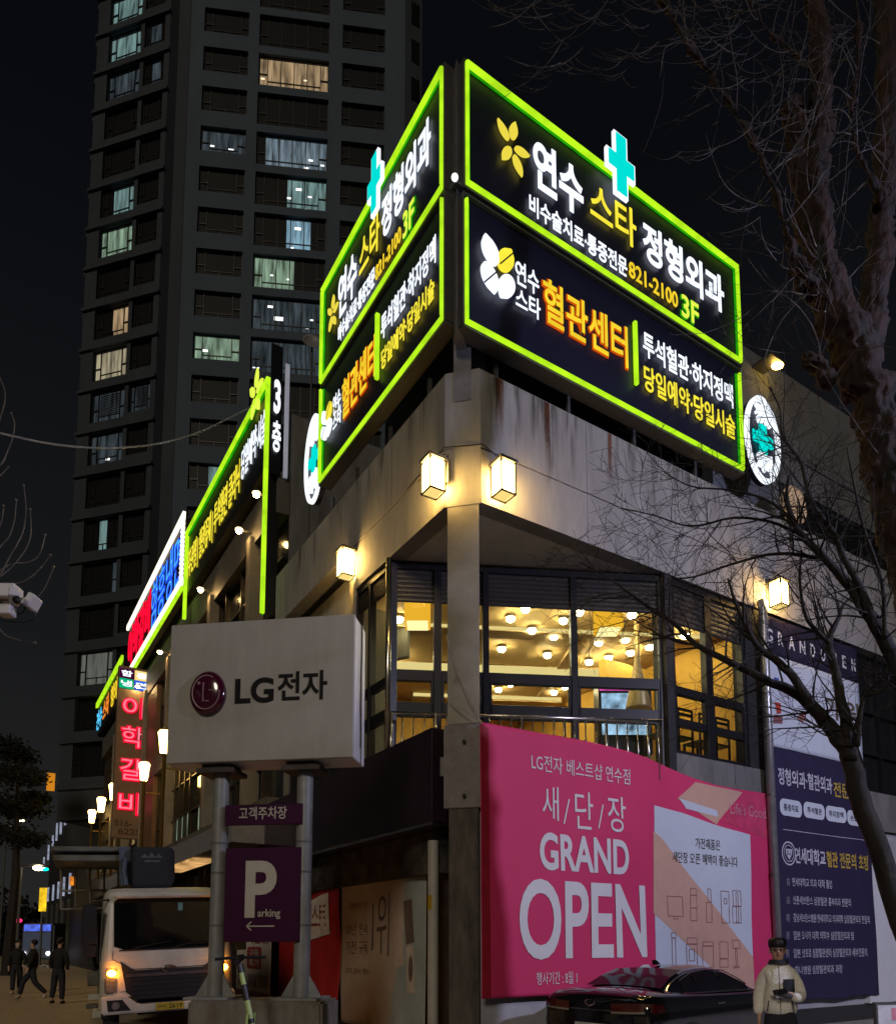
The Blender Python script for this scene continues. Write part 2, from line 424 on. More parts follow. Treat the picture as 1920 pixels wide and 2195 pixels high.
# ================================================================== CORNER BUILDING
M_conc = mat('painted_concrete', (.33, .32, .31), .75, var=.16, scale=1.2, stretch=(2.2, 2.2, .5), bump=.25, bscale=14)
M_concd = mat('grey_concrete', (.17, .165, .16), .8, var=.2, scale=1.5, stretch=(2, 2, .6), bump=.3, bscale=14)
M_block = mat('stone_block', (.21, .19, .185), .8, var=.15, scale=6, bump=.3, bscale=30)
M_dirty = mat('dirty_concrete', (.10, .085, .075), .85, var=.35, scale=3, stretch=(2, 2, .5), bump=.4, bscale=20)
M_dark = mat('dark_recess', (.02, .02, .022), .8, var=.3, scale=2)
M_black = mat('black_metal', (.012, .012, .015), .4, metal=.2, var=.1)
M_steel = mat('stainless_steel', (.55, .54, .52), .25, metal=1.0, var=.1)
M_soffit = mat('soffit_plaster', (.75, .75, .72), .8, var=.10, scale=2.0, bump=.2, bscale=10)
building = thing('commercial_building', (C0.x, C0.y, 0), 'three storey concrete corner building with a lit restaurant behind glass on its second floor', 'building')
ZT = on(MR, 1035, 793)[1]; ZB = on(MR, 1035, 1078)[1]; ZG = on(MR, 1068, 974)[1]
ZF = 4.55                       # second floor level
uGR = on(MR, 1425, 1228)[0]; uGL = -on(ML, 834, 1192)[0]
uPipe = on(MR, 1640, 1600)[0]
a = .42                         # chamfer
WT = .30                        # wall thickness
def Lbox(mb, u0, u1, z0, z1, o0, o1): return mb.box(ML, -u1, -u0, z0, z1, o0, o1)
UL2 = -on(ML, 762, 1190)[0]; UE = -on(ML, 600, 900)[0]           # end of the lower band, end of the corner building on the left
wl = MB()
wl.box(MR, a, 16, ZG, ZT, -WT, 0); wl.box(MR, a, 16, ZB, ZG-.03, -WT, 0); wl.box(MR, a, 16, ZG-.03, ZG, -WT, -.025)
Lbox(wl, a, UE, ZG, ZT, -WT, 0); Lbox(wl, a, UL2, ZB, ZG-.03, -WT, 0); Lbox(wl, a, UL2, ZG-.03, ZG, -WT, -.025)
wl.build('parapet', M_conc, building)
ch = MB()
chp = [tuple((C0+dL*a).xy), tuple((C0+dR*a).xy), tuple((C0+dR*a-nR*WT).xy), tuple((C0-nR*WT*1.0-nL*WT*1.0).xy), tuple((C0+dL*a-nL*WT).xy)]
ch.prism(I4, chp, ZB-.02, ZT+.03)
ch.build('corner_panel', M_conc, building, bevel=.012)
# soffit over the open corner + inner ceiling slab
GL = C0 + dL*uGL; GR = C0 + dR*uGR
MB().prism(I4, [tuple((C0+dL*(a+.05)-nL*.02).xy), tuple((C0+dR*(a+.05)-nR*.02).xy), tuple((GR-nR*.02).xy), tuple((GR-nR*.3).xy), tuple((GL-nL*.3).xy), tuple((GL-nL*.02).xy)], ZB+.02, ZB+.2).build('soffit', M_soffit, building)
# corner column, lower block, foot
def colpoly(s, ins): 
    p = [C0+dL*s-nL*ins, C0+dR*s-nR*ins, C0+dR*(s+.02)-nR*.55, C0-nR*.62-nL*.62, C0+dL*(s+.02)-nL*.55]
    return [tuple(q.xy) for q in p]
ZK1 = on(MR, 1029, 1549)[1]; ZK0 = on(MR, 1029, 1730)[1]
M_colpaint = mat('cream_column_paint', (.30, .275, .23), .7, var=.1, scale=3, bump=.15, bscale=30)
MB().prism(I4, colpoly(.40, .03), ZK1, ZB).build('column', M_colpaint, building, bevel=.015)
MB().prism(I4, colpoly(.43, -.015), ZK0, ZK1).build('column_block', M_block, building, bevel=.012)
MB().prism(I4, colpoly(.39, .05), 0, ZK0).build('column_base', M_dirty, building, bevel=.015)
# bolts on the block
bo = MB(); cdir = (dL+dR).normalized(); cn = Vector((-.25, -.97, 0)).normalized()
MCH = frame(C0, Vector(((dR-dL).normalized())), UP, (nR+nL).normalized())
for z in (ZK1-.28, ZK0+.18): bo.lathe(MCH @ T(.02, z, -.26) , [(.03, 0), (.03, .015), (.012, .02)], 10)
bo.build('bolt', M_dark, building)
# second floor slab and the ground-floor walls
MB().prism(I4, [tuple((C0+dL*.6-nL*.05).xy), tuple((C0+dR*.6-nR*.05).xy), tuple((C0+dR*16-nR*.05).xy), tuple((C0+dR*16-nR*9).xy), tuple((C0+dL*UE-nL*9).xy), tuple((C0+dL*UE-nL*.05).xy)], ZF-.3, ZF).build('floor_slab', M_concd, building)
gw = MB(); gw.box(MR, .45, 16, .0, ZF-.3, -.35, -.12)
gw.build('ground_floor_wall', mat('boarded_wall', (.36, .36, .4), .7, var=.1), building)
MB().box(MR, .45, 16, 0, .34, -.12, -.06).build('plinth', mat('dark_plinth', (.03, .03, .032), .6), building)
# wall below the right-hand windows
ZS = on(MR, 1560, 1635)[1]
sl_ = MB(); sl_.box(MR, uGR, 16, ZF-.3, ZS, -.35, -.02); sl_.build('sill_wall', M_concd, building)
# ---- glazing: frames with panes --------------------------------------------------
dG = (GR-GL); LG_ = dG.length; dG.normalize(); nG = Vector((dG.y, -dG.x, 0))
MG = frame(GL - nG*.12, dG, UP, nG)
G_pane = glass('restaurant_glass')
def gx(px, py=1400): return on(MG, px, py)[0]
def gz(px, py): return on(MG, px, py)[1]
ZH = ZB-.03
zBl = gz(1130, 1303)            # lower edge of the louvre band
zT0, zT1 = gz(1130, 1447), gz(1130, 1470)   # transom
zM0, zM1 = gz(1130, 1515), gz(1130, 1545)   # lower rail
xsG = [0.02, gx(842), gx(929), gx(943), gx(1034), gx(1047), gx(1222), gx(1236), gx(1410), LG_]
def glazing(M, bays, zbot, zl, zt0, zt1, zm0, zm1, ztop, fr=.05):
    """bays = list of (x0, x1); mullion frames round every bay"""
    f = MB(); x0 = bays[0][0]-.09; x1 = bays[-1][1]+.09
    f.box(M, x0, x1, ztop-.12, ztop, -.06, .06)
    edges = [x0]
    for b0, b1 in bays: edges += [b0, b1]
    edges.append(x1)
    for i in range(0, len(edges), 2): f.box(M, edges[i], edges[i+1], zbot, ztop-.12, -.07, .07)
    for b0, b1 in bays:
        f.box(M, b0, b1, zt0, zt1, -.055, .055); f.box(M, b0, b1, zm0, zm1, -.05, .05)
        f.box(M, b0, b0+fr, zm1, zt0, -.04, .05); f.box(M, b1-fr, b1, zm1, zt0, -.04, .05)
        f.box(M, b0, b1, zbot, zbot+.1, -.05, .05)
    w_ = f.build('window_frame', M_black, building, bevel=.006)
    p = MB()
    for b0, b1 in bays:
        p.poly(M, [(b0, zbot+.1, .0), (b1, zbot+.1, 0), (b1, zm0, 0), (b0, zm0, 0)])
        p.poly(M, [(b0, zm1, .0), (b1, zm1, 0), (b1, zt0, 0), (b0, zt0, 0)])
        p.poly(M, [(b0, zt1, .0), (b1, zt1, 0), (b1, zl, 0), (b0, zl, 0)])
    p.build('pane', G_pane, w_, fix=False)
    b = MB()
    for b0, b1 in bays:
        n = 7; h = (ztop-.12-zl)/n
        for k in range(n):
            b.prism(M @ Matrix(((0, 0, 1, 0), (0, 1, 0, 0), (1, 0, 0, 0), (0, 0, 0, 1))), [(.012, zl+k*h), (.03, zl+k*h+.02), (.03, zl+(k+.55)*h), (.012, zl+(k+1)*h), (-.01, zl+(k+1)*h), (-.01, zl+k*h)], b0, b1)
    b.build('louvre', mat('louvre', (.045, .04, .036), .45, var=.1), w_)
glazing(MG, [(xsG[1], xsG[2]), (xsG[3]+.02, xsG[4]), (xsG[5], xsG[6]), (xsG[7], xsG[8])], ZF, zBl, zT0, zT1, zM0, zM1, ZH)
# right-hand windows on the wall plane
def rz(px, py): return on(MR, px, py, -.12)[1]
def rx(px): return on(MR, px, 1450, -.12)[0]
MRi = MR @ T(0, 0, -.12)
glazing(MRi, [(rx(1442), rx(1508)), (rx(1522), rx(1585))], ZS-.02, rz(1470, 1345), rz(1470, 1478), rz(1470, 1495), rz(1470, 1545), rz(1470, 1562), ZB-.02)
MB().box(MR, rx(1592), uPipe+.1, ZS, ZB-.02, -.35, -.04).build('window_pier', M_dark, building)
MB().box(MR, uGR-.05, uGR+.14, ZF-.2, ZB-.01, -.3, .02).build('mullion_post', mat('post_dark', (.025, .025, .03), .5), building)
# dark windows right of the banners
g2 = MB(); g2.box(MR, uPipe+.1, 16, ZS, ZB-.02, -.3, -.2); g2.build('dark_window', mat('dark_window', (.01, .011, .012), .1, spec=.6), building)
m2 = MB()
for u in (10.2, 11.1, 12.0, 12.9): m2.box(MR, u, u+.07, ZS, ZB-.02, -.2, -.1)
for z in (ZS+.9, ZS+1.9): m2.box(MR, uPipe+.1, 16, z, z+.06, -.2, -.11)
m2.build('mullion', M_black, building)
# left windows on the left wall plane
MLi = ML @ T(0, 0, -.10)
lb = [(-UL2+.06, -UL2+.52), (-UL2+.60, -uGL-.08)]
glazing(MLi, lb, ZF, ZB-.5, zT0-.1, zT1-.05, zM0-.1, zM1-.05, ZB-.02)
MB().tube([GL+nL*.02-dL*.03+UP*ZF, GL+nL*.02-dL*.03+UP*(ZB-.03)], .05, 12).build('steel_post', M_steel, building, smooth=True)
# recessed wall left of the lower band, lit by its lantern
rw = MB(); Lbox(rw, UL2, UE, ZF, ZG-.02, -.75, -.45); Lbox(rw, UL2, UL2+.12, ZF, ZG-.05, -.45, -.02)
rw.build('recessed_wall', M_conc, building)
pz = MB(); Lbox(pz, UL2+.12, UL2+.5, ZF, ZG-.02, -.45, -.12); pz.build('pier', M_colpaint, building)
MB().box(ML, -UE+.1, -UL2-.6, ZF+.5, ZG-1.2, -.45, -.42).build('recess_window', mat('dark_window', (.01, .011, .012)), building)
# railing before the diagonal glazing
rl = MB(); zr1 = on(MG @ T(0, 0, .35), 1130, 1537)[1]; MGr = MG @ T(0, 0, .35)
def gxr(px): return on(MGr, px, 1560)[0]
r0, r1 = gxr(838), gxr(1418)
rl.tube([MGr @ Vector((r0, zr1, 0)), MGr @ Vector((r1, zr1, 0))], .028, 8)
k = 0; x = r0
while x < r1:
    rl.tube([MGr @ Vector((x, ZF, 0)), MGr @ Vector((x, zr1, 0))], .026 if k % 4 == 0 else .013, 8 if k % 4 == 0 else 6); x += .19; k += 1
rl.build('railing', M_steel, building, smooth=True)
# roof slab, set-back rooftop wall behind the signs
MB().prism(I4, [tuple((C0+dL*.5-nL*.3).xy), tuple((C0+dR*.5-nR*.3).xy), tuple((C0+dR*16-nR*.3).xy), tuple((C0+dR*16-nR*9).xy), tuple((C0+dL*UE-nL*9).xy), tuple((C0+dL*UE-nL*.3).xy)], ZT-.75, ZT-.5).build('roof', M_concd, building)
ZTop = on(MR, 990, 150)[1]
MB().prism(I4, [tuple((C0-nR*1.3-nL*1.3).xy), tuple((C0+dR*6.4-nR*1.3).xy), tuple((C0+dR*6.4-nR*4).xy), tuple((C0+dL*5-nL*4).xy), tuple((C0+dL*5-nL*1.3).xy)], ZT-.5, ZTop-1.2).build('rooftop_room', mat('rooftop_wall', (.10, .10, .105), .8), building)
MB().prism(I4, [tuple((C0-nR*.9-nL*.9).xy), tuple((C0+dR*.75-nR*.35).xy), tuple((C0+dR*.1-nR*.30).xy), tuple((C0+dL*.1-nL*.30).xy), tuple((C0+dL*.75-nL*.35).xy)], ZT-.5, on(MR, 990, 690)[1]+.6).build('rooftop_column', mat('rooftop_column', (.20, .20, .21), .8), building)
# upper storeys further right, set back, with their own parapet
zu = on(MR, 1585, 735, -.6)[1]; u_ = on(MR, 1585, 735, -.6)[0]
ub = MB(); ub.box(MR, 6.55, 24, ZT-.5, zu-2.1, -6, -.6); ub.box(MR, 6.55, 24, zu-2.05, zu, -6, -.6)
ub.build('upper_wall', mat('upper_wall_paint', (.20, .21, .235), .8, var=.15, scale=1.0, stretch=(2, 2, .5)), building)
MB().box(MR, 9.2, 24, ZT+.1, ZT+1.5, -.6, -.585).build('upper_window', mat('dark_window', (.01, .011, .012)), building)
MB().box(MR, 8.9, 11.0, on(MR,1720,1160)[1]-.5, on(MR,1720,1160)[1]+.5, -.55, .0).build('balcony_box', M_dark, building) if False else None
# rust and soot stains running down the parapet
M_rust = bpy.data.materials.new('rust_stain'); M_rust.use_nodes = True
_t = M_rust.node_tree; _b = _t.nodes['Principled BSDF']; _b.inputs['Base Color'].default_value = (.17, .052, .020, 1); _b.inputs['Roughness'].default_value = .9
_tx = _t.nodes.new('ShaderNodeTexCoord'); _mp = _t.nodes.new('ShaderNodeMapping'); _mp.inputs['Scale'].default_value = (14, 14, 1.1)
_nz = _t.nodes.new('ShaderNodeTexNoise'); _nz.inputs['Scale'].default_value = 1.0; _nz.inputs['Detail'].default_value = 5
_mr = _t.nodes.new('ShaderNodeMapRange'); _mr.inputs['From Min'].default_value = .42; _mr.inputs['From Max'].default_value = .68
_at = _t.nodes.new('ShaderNodeAttribute'); _at.attribute_name = 'fade'; _mu = _t.nodes.new('ShaderNodeMath'); _mu.operation = 'MULTIPLY'
_t.links.new(_tx.outputs['Object'], _mp.inputs[0]); _t.links.new(_mp.outputs[0], _nz.inputs['Vector']); _t.links.new(_nz.outputs['Fac'], _mr.inputs[0])
_t.links.new(_mr.outputs[0], _mu.inputs[0]); _t.links.new(_at.outputs['Fac'], _mu.inputs[1]); _t.links.new(_mu.outputs[0], _b.inputs['Alpha'])
M_soot = M_rust.copy(); M_soot.name = 'soot_stain'; _mr.inputs['From Min'].default_value = .22; _mr.inputs['From Max'].default_value = .5; M_soot.node_tree.nodes['Principled BSDF'].inputs['Base Color'].default_value = (.05, .045, .042, 1)
def stain(M, x, w_, z1, z0_, m, s=1.0):
    mb = MB(); lay = mb.bm.verts.layers.float.new('fade'); nx, nz_ = 6, 14
    V = []
    for i in range(nx+1):
        row = []
        for j in range(nz_+1):
            v = mb.bm.verts.new(M @ Vector((x+(i/nx-.5)*w_, z1+(z0_-z1)*j/nz_, .004)))
            fx = 1-abs(i/nx-.5)*2; fz = 1-(j/nz_)**1.3
            v[lay] = s*min(1, fx*1.8)*fz; row.append(v)
        V.append(row)
    for i in range(nx):
        for j in range(nz_): mb.face([V[i][j], V[i+1][j], V[i+1][j+1], V[i][j+1]])
    return mb.build('stain', m, building, fix=False)
for px, w_, py1, sM in ((1070, .20, 940, 1.0), (1172, .16, 1010, 1.0), (1304, .12, 1040, .95)):
    x = on(MR, px, 860)[0]; stain(MR, x, w_, ZT-.01, on(MR, px, py1)[1], M_rust, sM)
random.seed(5)
for k in range(22):
    x = random.uniform(.6, 6.5); stain(MR, x, random.uniform(.1, .5), ZT-.01, ZT-random.uniform(.6, 2.0), M_soot, random.uniform(.25, .6))
for k in range(14):
    x = -random.uniform(.6, 6.8); stain(ML, x, random.uniform(.1, .5), ZT-.01, ZT-random.uniform(.5, 1.2), M_soot, random.uniform(.3, .6))

jn = MB()
for u in (2.65, 4.9, 7.2, 9.5, 11.8): MB().box(MR, u, u+.012, ZB+.01, ZT-.01, -.002, .0025).build('panel_joint', M_concd, building)
for u in (2.2, 4.4, 6.4): MB().box(ML, -u-.012, -u, ZG+.02, ZT-.01, -.002, .0025).build('panel_joint', M_concd, building)
jn.bm.free()
wc = MB(); wc.tube([C0+dL*1.6+nL*.012+UP*(ZG+.02), C0+dL*.46+nL*.014+UP*(ZG+.06), C0+(dL-dR)*.0+dL*.40-dR*.0+nL*.03+UP*(ZG+.06), C0+dR*.44+nR*.02+UP*(ZG+.05), C0+dR*.72+nR*.014+UP*(ZG-.05), C0+dR*.78+nR*.014+UP*(ZG-.25)], .008, 5); wc.build('wall_cable', M_black, building)

# ---- restaurant interior ----------------------------------------------------------
ZC = gz(1130, 1250)             # ceiling
M_ceil = mat('warm_ceiling', (.62, .42, .17), .8, var=.05); M_beam = mat('beam_paint', (.50, .34, .16), .7, var=.05)
M_inwall = mat('ochre_wall', (.62, .36, .06), .7, var=.1)
def Gp(x, z, d): return MG @ Vector((x, z, -d))
LD = UE-.2                       # depth of the dining room along the left face
plan = [C0+dL*(uGL+.15)-nL*.35, GR-nR*.4-dR*.1, C0+dR*uPipe-nR*.4, C0+dR*uPipe-nR*LD, C0+dL*LD-nL*.8, C0+dL*(UL2+.1)-nL*.8, C0+dL*(UL2)-nL*.35]
MB().prism(I4, [tuple(p.xy) for p in plan], ZC, ZC+.1).build('ceiling', M_ceil, building)
MB().box(MR, .8, uPipe, ZF, ZC, -LD-.1, -LD).build('back_wall', M_inwall, building)
MB().box(MR, uPipe+.02, uPipe+.15, ZF, ZC, -LD, -.4).build('side_wall', M_inwall, building)
MB().box(MR, uGR+1.0, uPipe, ZF, ZC-.3, -2.8, -2.6).build('side_wall', M_inwall, building)
def inside(x, d):
    p = Gp(x, 0, d) - C0; r, l = p.dot(dR), p.dot(dL)
    return .85 < r < uPipe-.05 and .5 < l < LD-.05
bm_ = MB(); G_cove = glow('cove_light', (1.0, .78, .30), 1.0); cv = MB()
for d, dz, f_ in ((1.9, .10, .8), (4.0, .30, .85), (6.2, .16, .7)):
    ok = [x*.05 for x in range(-120, 240) if inside(x*.05, d) and inside(x*.05, d+.5)]
    if not ok: continue
    bm_.box(MG, ok[0], ok[-1], ZC-dz, ZC, -d-.4, -d)
    cv.box(MG, ok[0]+.05, ok[-1]-.05, ZC-dz*f_, ZC-dz*.15, -d+.004, -d+.012)
bm_.box(MG, 1.9, 2.15, ZC-.08, ZC, -6, -2.4); bm_.box(MG, 4.1, 4.35, ZC-.08, ZC, -6, -2.4)
bm_.build('ceiling_beam', M_beam, building); cv.build('cove_light', G_cove, building)
# ================================================================== LIT SIGNS ON THE ROOF
G_w = glow('led_white', (.86, .92, 1.0), 1.25, .12, 3); G_y = glow('led_yellow', (1.0, .84, .05), 1.0, .12, 3); G_yo = glow('led_gold', (1.0, .70, .03), .95, .12, 3)
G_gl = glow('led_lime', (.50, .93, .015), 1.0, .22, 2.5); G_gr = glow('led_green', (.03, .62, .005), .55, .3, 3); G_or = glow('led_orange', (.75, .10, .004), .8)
G_teal_s = glow('led_teal', (.0, .80, .72), .95); G_red = glow('led_red', (1.0, .004, .035), 1.2, .12, 3); G_blue = glow('led_blue', (.02, .10, 1.0), 1.1, .3, 4)
G_cyan = glow('led_cyan', (.10, .60, 1.0), 1.1); G_pinkc = glow('led_pink', (1.0, .22, .30), 1.1); G_ylw = glow('led_yellowgreen', (.80, .95, .08), 1.0)
M_navy = mat('navy_panel', (.013, .014, .040), .45, var=.1, scale=2); M_blackp = mat('black_panel', (.010, .011, .016), .4, var=.1, scale=2)
M_cap = mat('sign_casing', (.10, .10, .10), .5, metal=.3, var=.1)
def led_frame(root, M, x0, x1, z0, z1, o, w_=.074, thick=.10, casing=.22, panel=M_navy, edge=True, top=True):
    MB().box(M, x0+w_*.5, x1-w_*.5, z0+w_*.5, z1-w_*.5, o-.04, o).build('panel', panel, root)
    c = MB(); c.box(M, x0-.03, x1+.03, z0-.05, z0-.005, o-casing, o+thick*.5); c.box(M, x0-.03, x1+.03, z1+.005, z1+.04, o-casing, o+thick*.5)
    c.box(M, x0-.04, x0-.005, z0-.004, z1+.004, o-casing, o+thick*.5); c.box(M, x1+.005, x1+.04, z0-.004, z1+.004, o-casing, o+thick*.5)
    c.box(M, x0, x1, z0, z1, o-casing, o-.045)
    c.build('casing', M_cap, root)
    l = MB()
    l.box(M, x0, x1, z0, z0+w_, o+.005, o+thick)
    if top: l.box(M, x0, x1, z1-w_, z1, o+.005, o+thick)
    l.box(M, x0, x0+w_*.7, z0+w_, z1-w_, o+.005, o+thick); l.box(M, x1-w_*.7, x1, z0+w_, z1-w_, o+.005, o+thick)
    l.build('led_border', G_gl, root, bevel=.02, seg=2)
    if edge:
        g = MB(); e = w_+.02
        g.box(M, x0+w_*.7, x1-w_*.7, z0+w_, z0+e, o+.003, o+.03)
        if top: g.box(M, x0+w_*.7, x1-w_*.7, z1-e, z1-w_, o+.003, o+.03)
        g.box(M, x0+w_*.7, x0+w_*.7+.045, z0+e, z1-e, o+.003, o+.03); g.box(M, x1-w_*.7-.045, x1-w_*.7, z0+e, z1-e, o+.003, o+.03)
        g.build('led_glow_strip', G_gr, root)  # strip inside the border imitates its green glow on the panel
def petal(mb, M, cx, cz, ax, az, L, W, o, d, point=1.0, flip=False):
    """teardrop with its tip at the (ax, az) end"""
    n = 26; pts = []
    for k in range(n):
        t = 2*pi*k/n; s_ = cos(t); wd = sin(t)*(1-.42*point*max(0, s_))*(1 if s_ < .55 else (1-s_)/.45*.45+.55 if s_ < 1 else 0)
        x = s_*L/2; y = wd*W/2
        pts.append((cx+ax*x-az*y, cz+az*x+ax*y))
    mb.prism(M @ T(0, 0, o), pts, 0, d)
def cross(mb, M, cx, cz, W, H, a_, o0, o1, b_=None):
    w2, h2, k = W/2, H/2, a_/2; j = (b_ or a_)/2
    mb.prism(M, [(cx+x, cz+z) for x, z in ((-k,-h2),(k,-h2),(k,-j),(w2,-j),(w2,j),(k,j),(k,h2),(-k,h2),(-k,j),(-w2,j),(-w2,-j),(-k,-j))], o0, o1)
def upper_sign(M, o, P, label):
    """P maps names to pixel rectangles (left-bottom, right-top)"""
    x0, z1 = P['tl']; x1, z0 = P['br']
    q = M @ Vector(((x0+x1)/2, z0, o))
    root = thing('roof_sign', q, label, 'sign', 'lit clinic signs on the roof corner')
    led_frame(root, M, x0, x1, z0, z1, o)
    return root, x0, x1, z0, z1
def rect(M, o, lpx, lpy, rpx, rpy, bpx=None, bpy_=None):
    """x range from left/right pixels; z range from a top point and a bottom point"""
    return lpx, lpy, rpx, rpy
oS = .14
def span(M, l, r, top, bot, o=oS):
    x0 = on(M, l, top[1], o)[0]; x1 = on(M, r, top[1], o)[0]
    return x0, x1, on(M, bot[0], bot[1], o)[1], on(M, top[0], top[1], o)[1]
def put(root, s, M, sp_, m, bold=.03, o=oS, d=.012, lift=.035, back=None):
    bold = bold*(.85 if sp_[3]-sp_[2] > .62 else .4)
    lettering(s, M, *sp_, o+lift, d, m, root, bold=bold)
    if back:
        lettering(s, M, sp_[0]-.02, sp_[1]+.02, sp_[2]-.02, sp_[3]+.02, o+.012, .016, back, root, bold=bold+.022, name='letter_edge')
# --- right face, upper
x0 = on(MR, 994, 268, oS)[0]; x1 = on(MR, 1580.5, 690, oS)[0]; z1 = on(MR, 994.9, 136, oS)[1]; z0 = on(MR, 993, 399, oS)[1]
def S(n, M, x0, x1, z0, z1, label, top=True):
    root = thing(n, M @ Vector(((x0+x1)/2, z0, 0)), label, 'sign', 'lit clinic signs on the roof corner')
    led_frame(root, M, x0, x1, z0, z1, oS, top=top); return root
G_petal = glow('led_petal', (.90, .74, .07), .95)
def five_petals(root, M, cx, cz, s):
    for dx, dz in ((-.30, .33), (.10, .52), (.42, .06), (-.18, -.30), (.26, -.42)):
        l = math.hypot(dx, dz); mb = MB()
        petal(mb, M, cx+dx*s*.86, cz+dz*s, dx/l*.9, dz/l, .56*s, .26*s, oS+.04, .03); mb.build('petal', G_petal, root)
def four_petals(root, M, cx, cz, s):
    for dx, dz, m in ((-1, 1, G_w), (1, 1, G_y), (-1, -1, G_w), (1, -1, G_w)):
        mb = MB(); l = .7071; L = .54*s
        petal(mb, M, cx+dx*.175*s, cz+dz*.27*s, -.42 if dx*dz < 0 else .42*1, .907*dz*(1 if True else 1), L, .34*s, oS+.04, .05, point=.6)
        mb.build('petal', m, root)
    mb = MB(); mb.prism(M @ T(cx+.175*s, cz+.27*s, oS+.091) @ Rz(.9), [(-.24*s, -.012*s), (.24*s, -.012*s), (.24*s, .012*s), (-.24*s, .012*s)], 0, .004); mb.build('emblem_line', M_navy, root)
    mb = MB(); mb.prism(M @ T(cx-.175*s, cz-.27*s, oS+.091) @ Rz(.9), [(-.24*s, -.012*s), (.24*s, -.012*s), (.24*s, .012*s), (-.24*s, .012*s)], 0, .004); mb.build('emblem_line', M_navy, root)
def sign_cross(root, M, l, r, c, top, bot):
    oC = oS+.16
    cx, cz = on(M, *c, oC); H = on(M, *top, oC)[1]-on(M, *bot, oC)[1]; W = abs(on(M, r, c[1], oC)[0]-on(M, l, c[1], oC)[0])
    e_ = .045
    mb = MB(); cross(mb, M, cx, cz, W, H, W*.46, oS+.10, oS+.16, H*.30); mb.build('cross_edge', G_w, root)
    mb = MB(); cross(mb, M, cx, cz, W-2*e_, H-2*e_, W*.46-2*e_, oS+.161, oS+.18, H*.30-2*e_); mb.build('cross', G_teal_s, root)
ru = S('roof_sign', MR, x0, x1, z0, z1, 'upper lime framed clinic sign on the right face with a large teal cross')
put(ru, '연수', MR, span(MR, 1139, 1244, (1157, 307), (1187, 434)), G_w, .035)
put(ru, '스타', MR, span(MR, 1261, 1357, (1286, 404), (1346, 529)), G_y, .012)
put(ru, '정형외과', MR, span(MR, 1373, 1541, (1378, 476), (1534, 667)), G_w, .03)
put(ru, '비수술치료·통증전문', MR, span(MR, 1131, 1336, (1134, 419), (1147, 471)), G_w, .03)
put(ru, '821-2100', MR, span(MR, 1344, 1446, (1351, 566), (1355, 602)), G_yo, .03)
put(ru, '3F', MR, span(MR, 1457, 1492, (1465, 637), (1482, 695)), G_ylw, .03, back=G_gr)
five_petals(ru, MR, *on(MR, 1091, 320, oS), .64)
sign_cross(ru, MR, 1301, 1361, (1331, 353), (1331, 288), (1331, 418))
# --- right face, lower
x1b = on(MR, 1584.5, 900, oS)[0]; z1b = on(MR, 989, 418, oS)[1]; z0b = on(MR, 988, 695, oS)[1]
rl_ = S('roof_sign', MR, x0-.02, x1b, z0b, z1b, 'lower lime framed clinic sign on the right face with gold vascular lettering', False)
four_petals(rl_, MR, *on(MR, 1062, 582, oS), .90)
put(rl_, '연수', MR, span(MR, 1101, 1151, (1113, 565), (1119, 620)), G_w, .02)
put(rl_, '스타', MR, span(MR, 1102, 1154, (1111, 622), (1121, 672)), G_w, .02)
put(rl_, '혈관센터', MR, span(MR, 1161, 1338, (1174, 603), (1201, 712)), G_yo, .012, back=G_or)
dx0, dz1 = on(MR, 1352, 692, oS); _, dz0 = on(MR, 1359, 829, oS)
MB().box(MR, dx0, dx0+.075, dz0, dz1, oS+.02, oS+.1).build('divider', G_gl, rl_, bevel=.015)
put(rl_, '투석혈관·하지정맥', MR, span(MR, 1374, 1561, (1381, 714), (1387, 771)), G_w, .025)
put(rl_, '당일예약·당일시술', MR, span(MR, 1376, 1566, (1383, 787), (1392, 845)), G_y, .025)
# --- left face, upper
xl1 = on(ML, 955, 280, oS)[0]; xl0 = on(ML, 693.2, 727, oS)[0]; zl1 = on(ML, 958, 138, oS)[1]; zl0 = on(ML, 952.3, 412.4, oS)[1]
lu = S('roof_sign', ML, xl0, xl1, zl0, zl1, 'upper lime framed clinic sign on the left face with a narrow looking teal cross')
def spanL(l, r, top, bot): 
    return on(ML, l, top[1], oS)[0], on(ML, r, top[1], oS)[0], on(ML, *bot, oS)[1], on(ML, *top, oS)[1]
put(lu, '연수', ML, spanL(730, 768, (740, 580), (740, 672)), G_w, .03)
put(lu, '스타', ML, spanL(775, 817, (785, 502), (783, 588)), G_y, .012)
put(lu, '정형외과', ML, spanL(824, 927, (920, 256), (920, 356)), G_w, .03)
put(lu, '비수술치료·통증전문', ML, spanL(729, 806, (732, 696), (734, 730)), G_w, .03)
put(lu, '821-2100', ML, spanL(809, 863, (814, 566), (814, 597)), G_yo, .03)
put(lu, '3F', ML, spanL(868, 891, (886, 432), (884, 490)), G_ylw, .03, back=G_gr)
five_petals(lu, ML, *on(ML, 717, 677, oS), .52)
sign_cross(lu, ML, 787, 817, (802, 391), (802, 328), (802, 452))
zl1b = on(ML, 951.7, 422, oS)[1]; zl0b = on(ML, 950, 696, oS)[1]; xl0b = on(ML, 690.5, 940, oS)[0]
ll = S('roof_sign', ML, xl0b, xl1+.01, zl0b, zl1b, 'lower lime framed clinic sign on the left face with gold vascular lettering', False)
four_petals(ll, ML, *on(ML, 706, 908, oS), .68)
put(ll, '연수', ML, spanL(718, 734, (728, 838), (728, 880)), G_w, .02)
put(ll, '스타', ML, spanL(718, 735, (726, 880), (726, 916)), G_w, .02)
put(ll, '혈관센터', ML, spanL(739, 808, (806, 718), (804, 810)), G_yo, .012, back=G_or)
dx0, dz1 = on(ML, 813, 678, oS); _, dz0 = on(ML, 815, 814, oS)
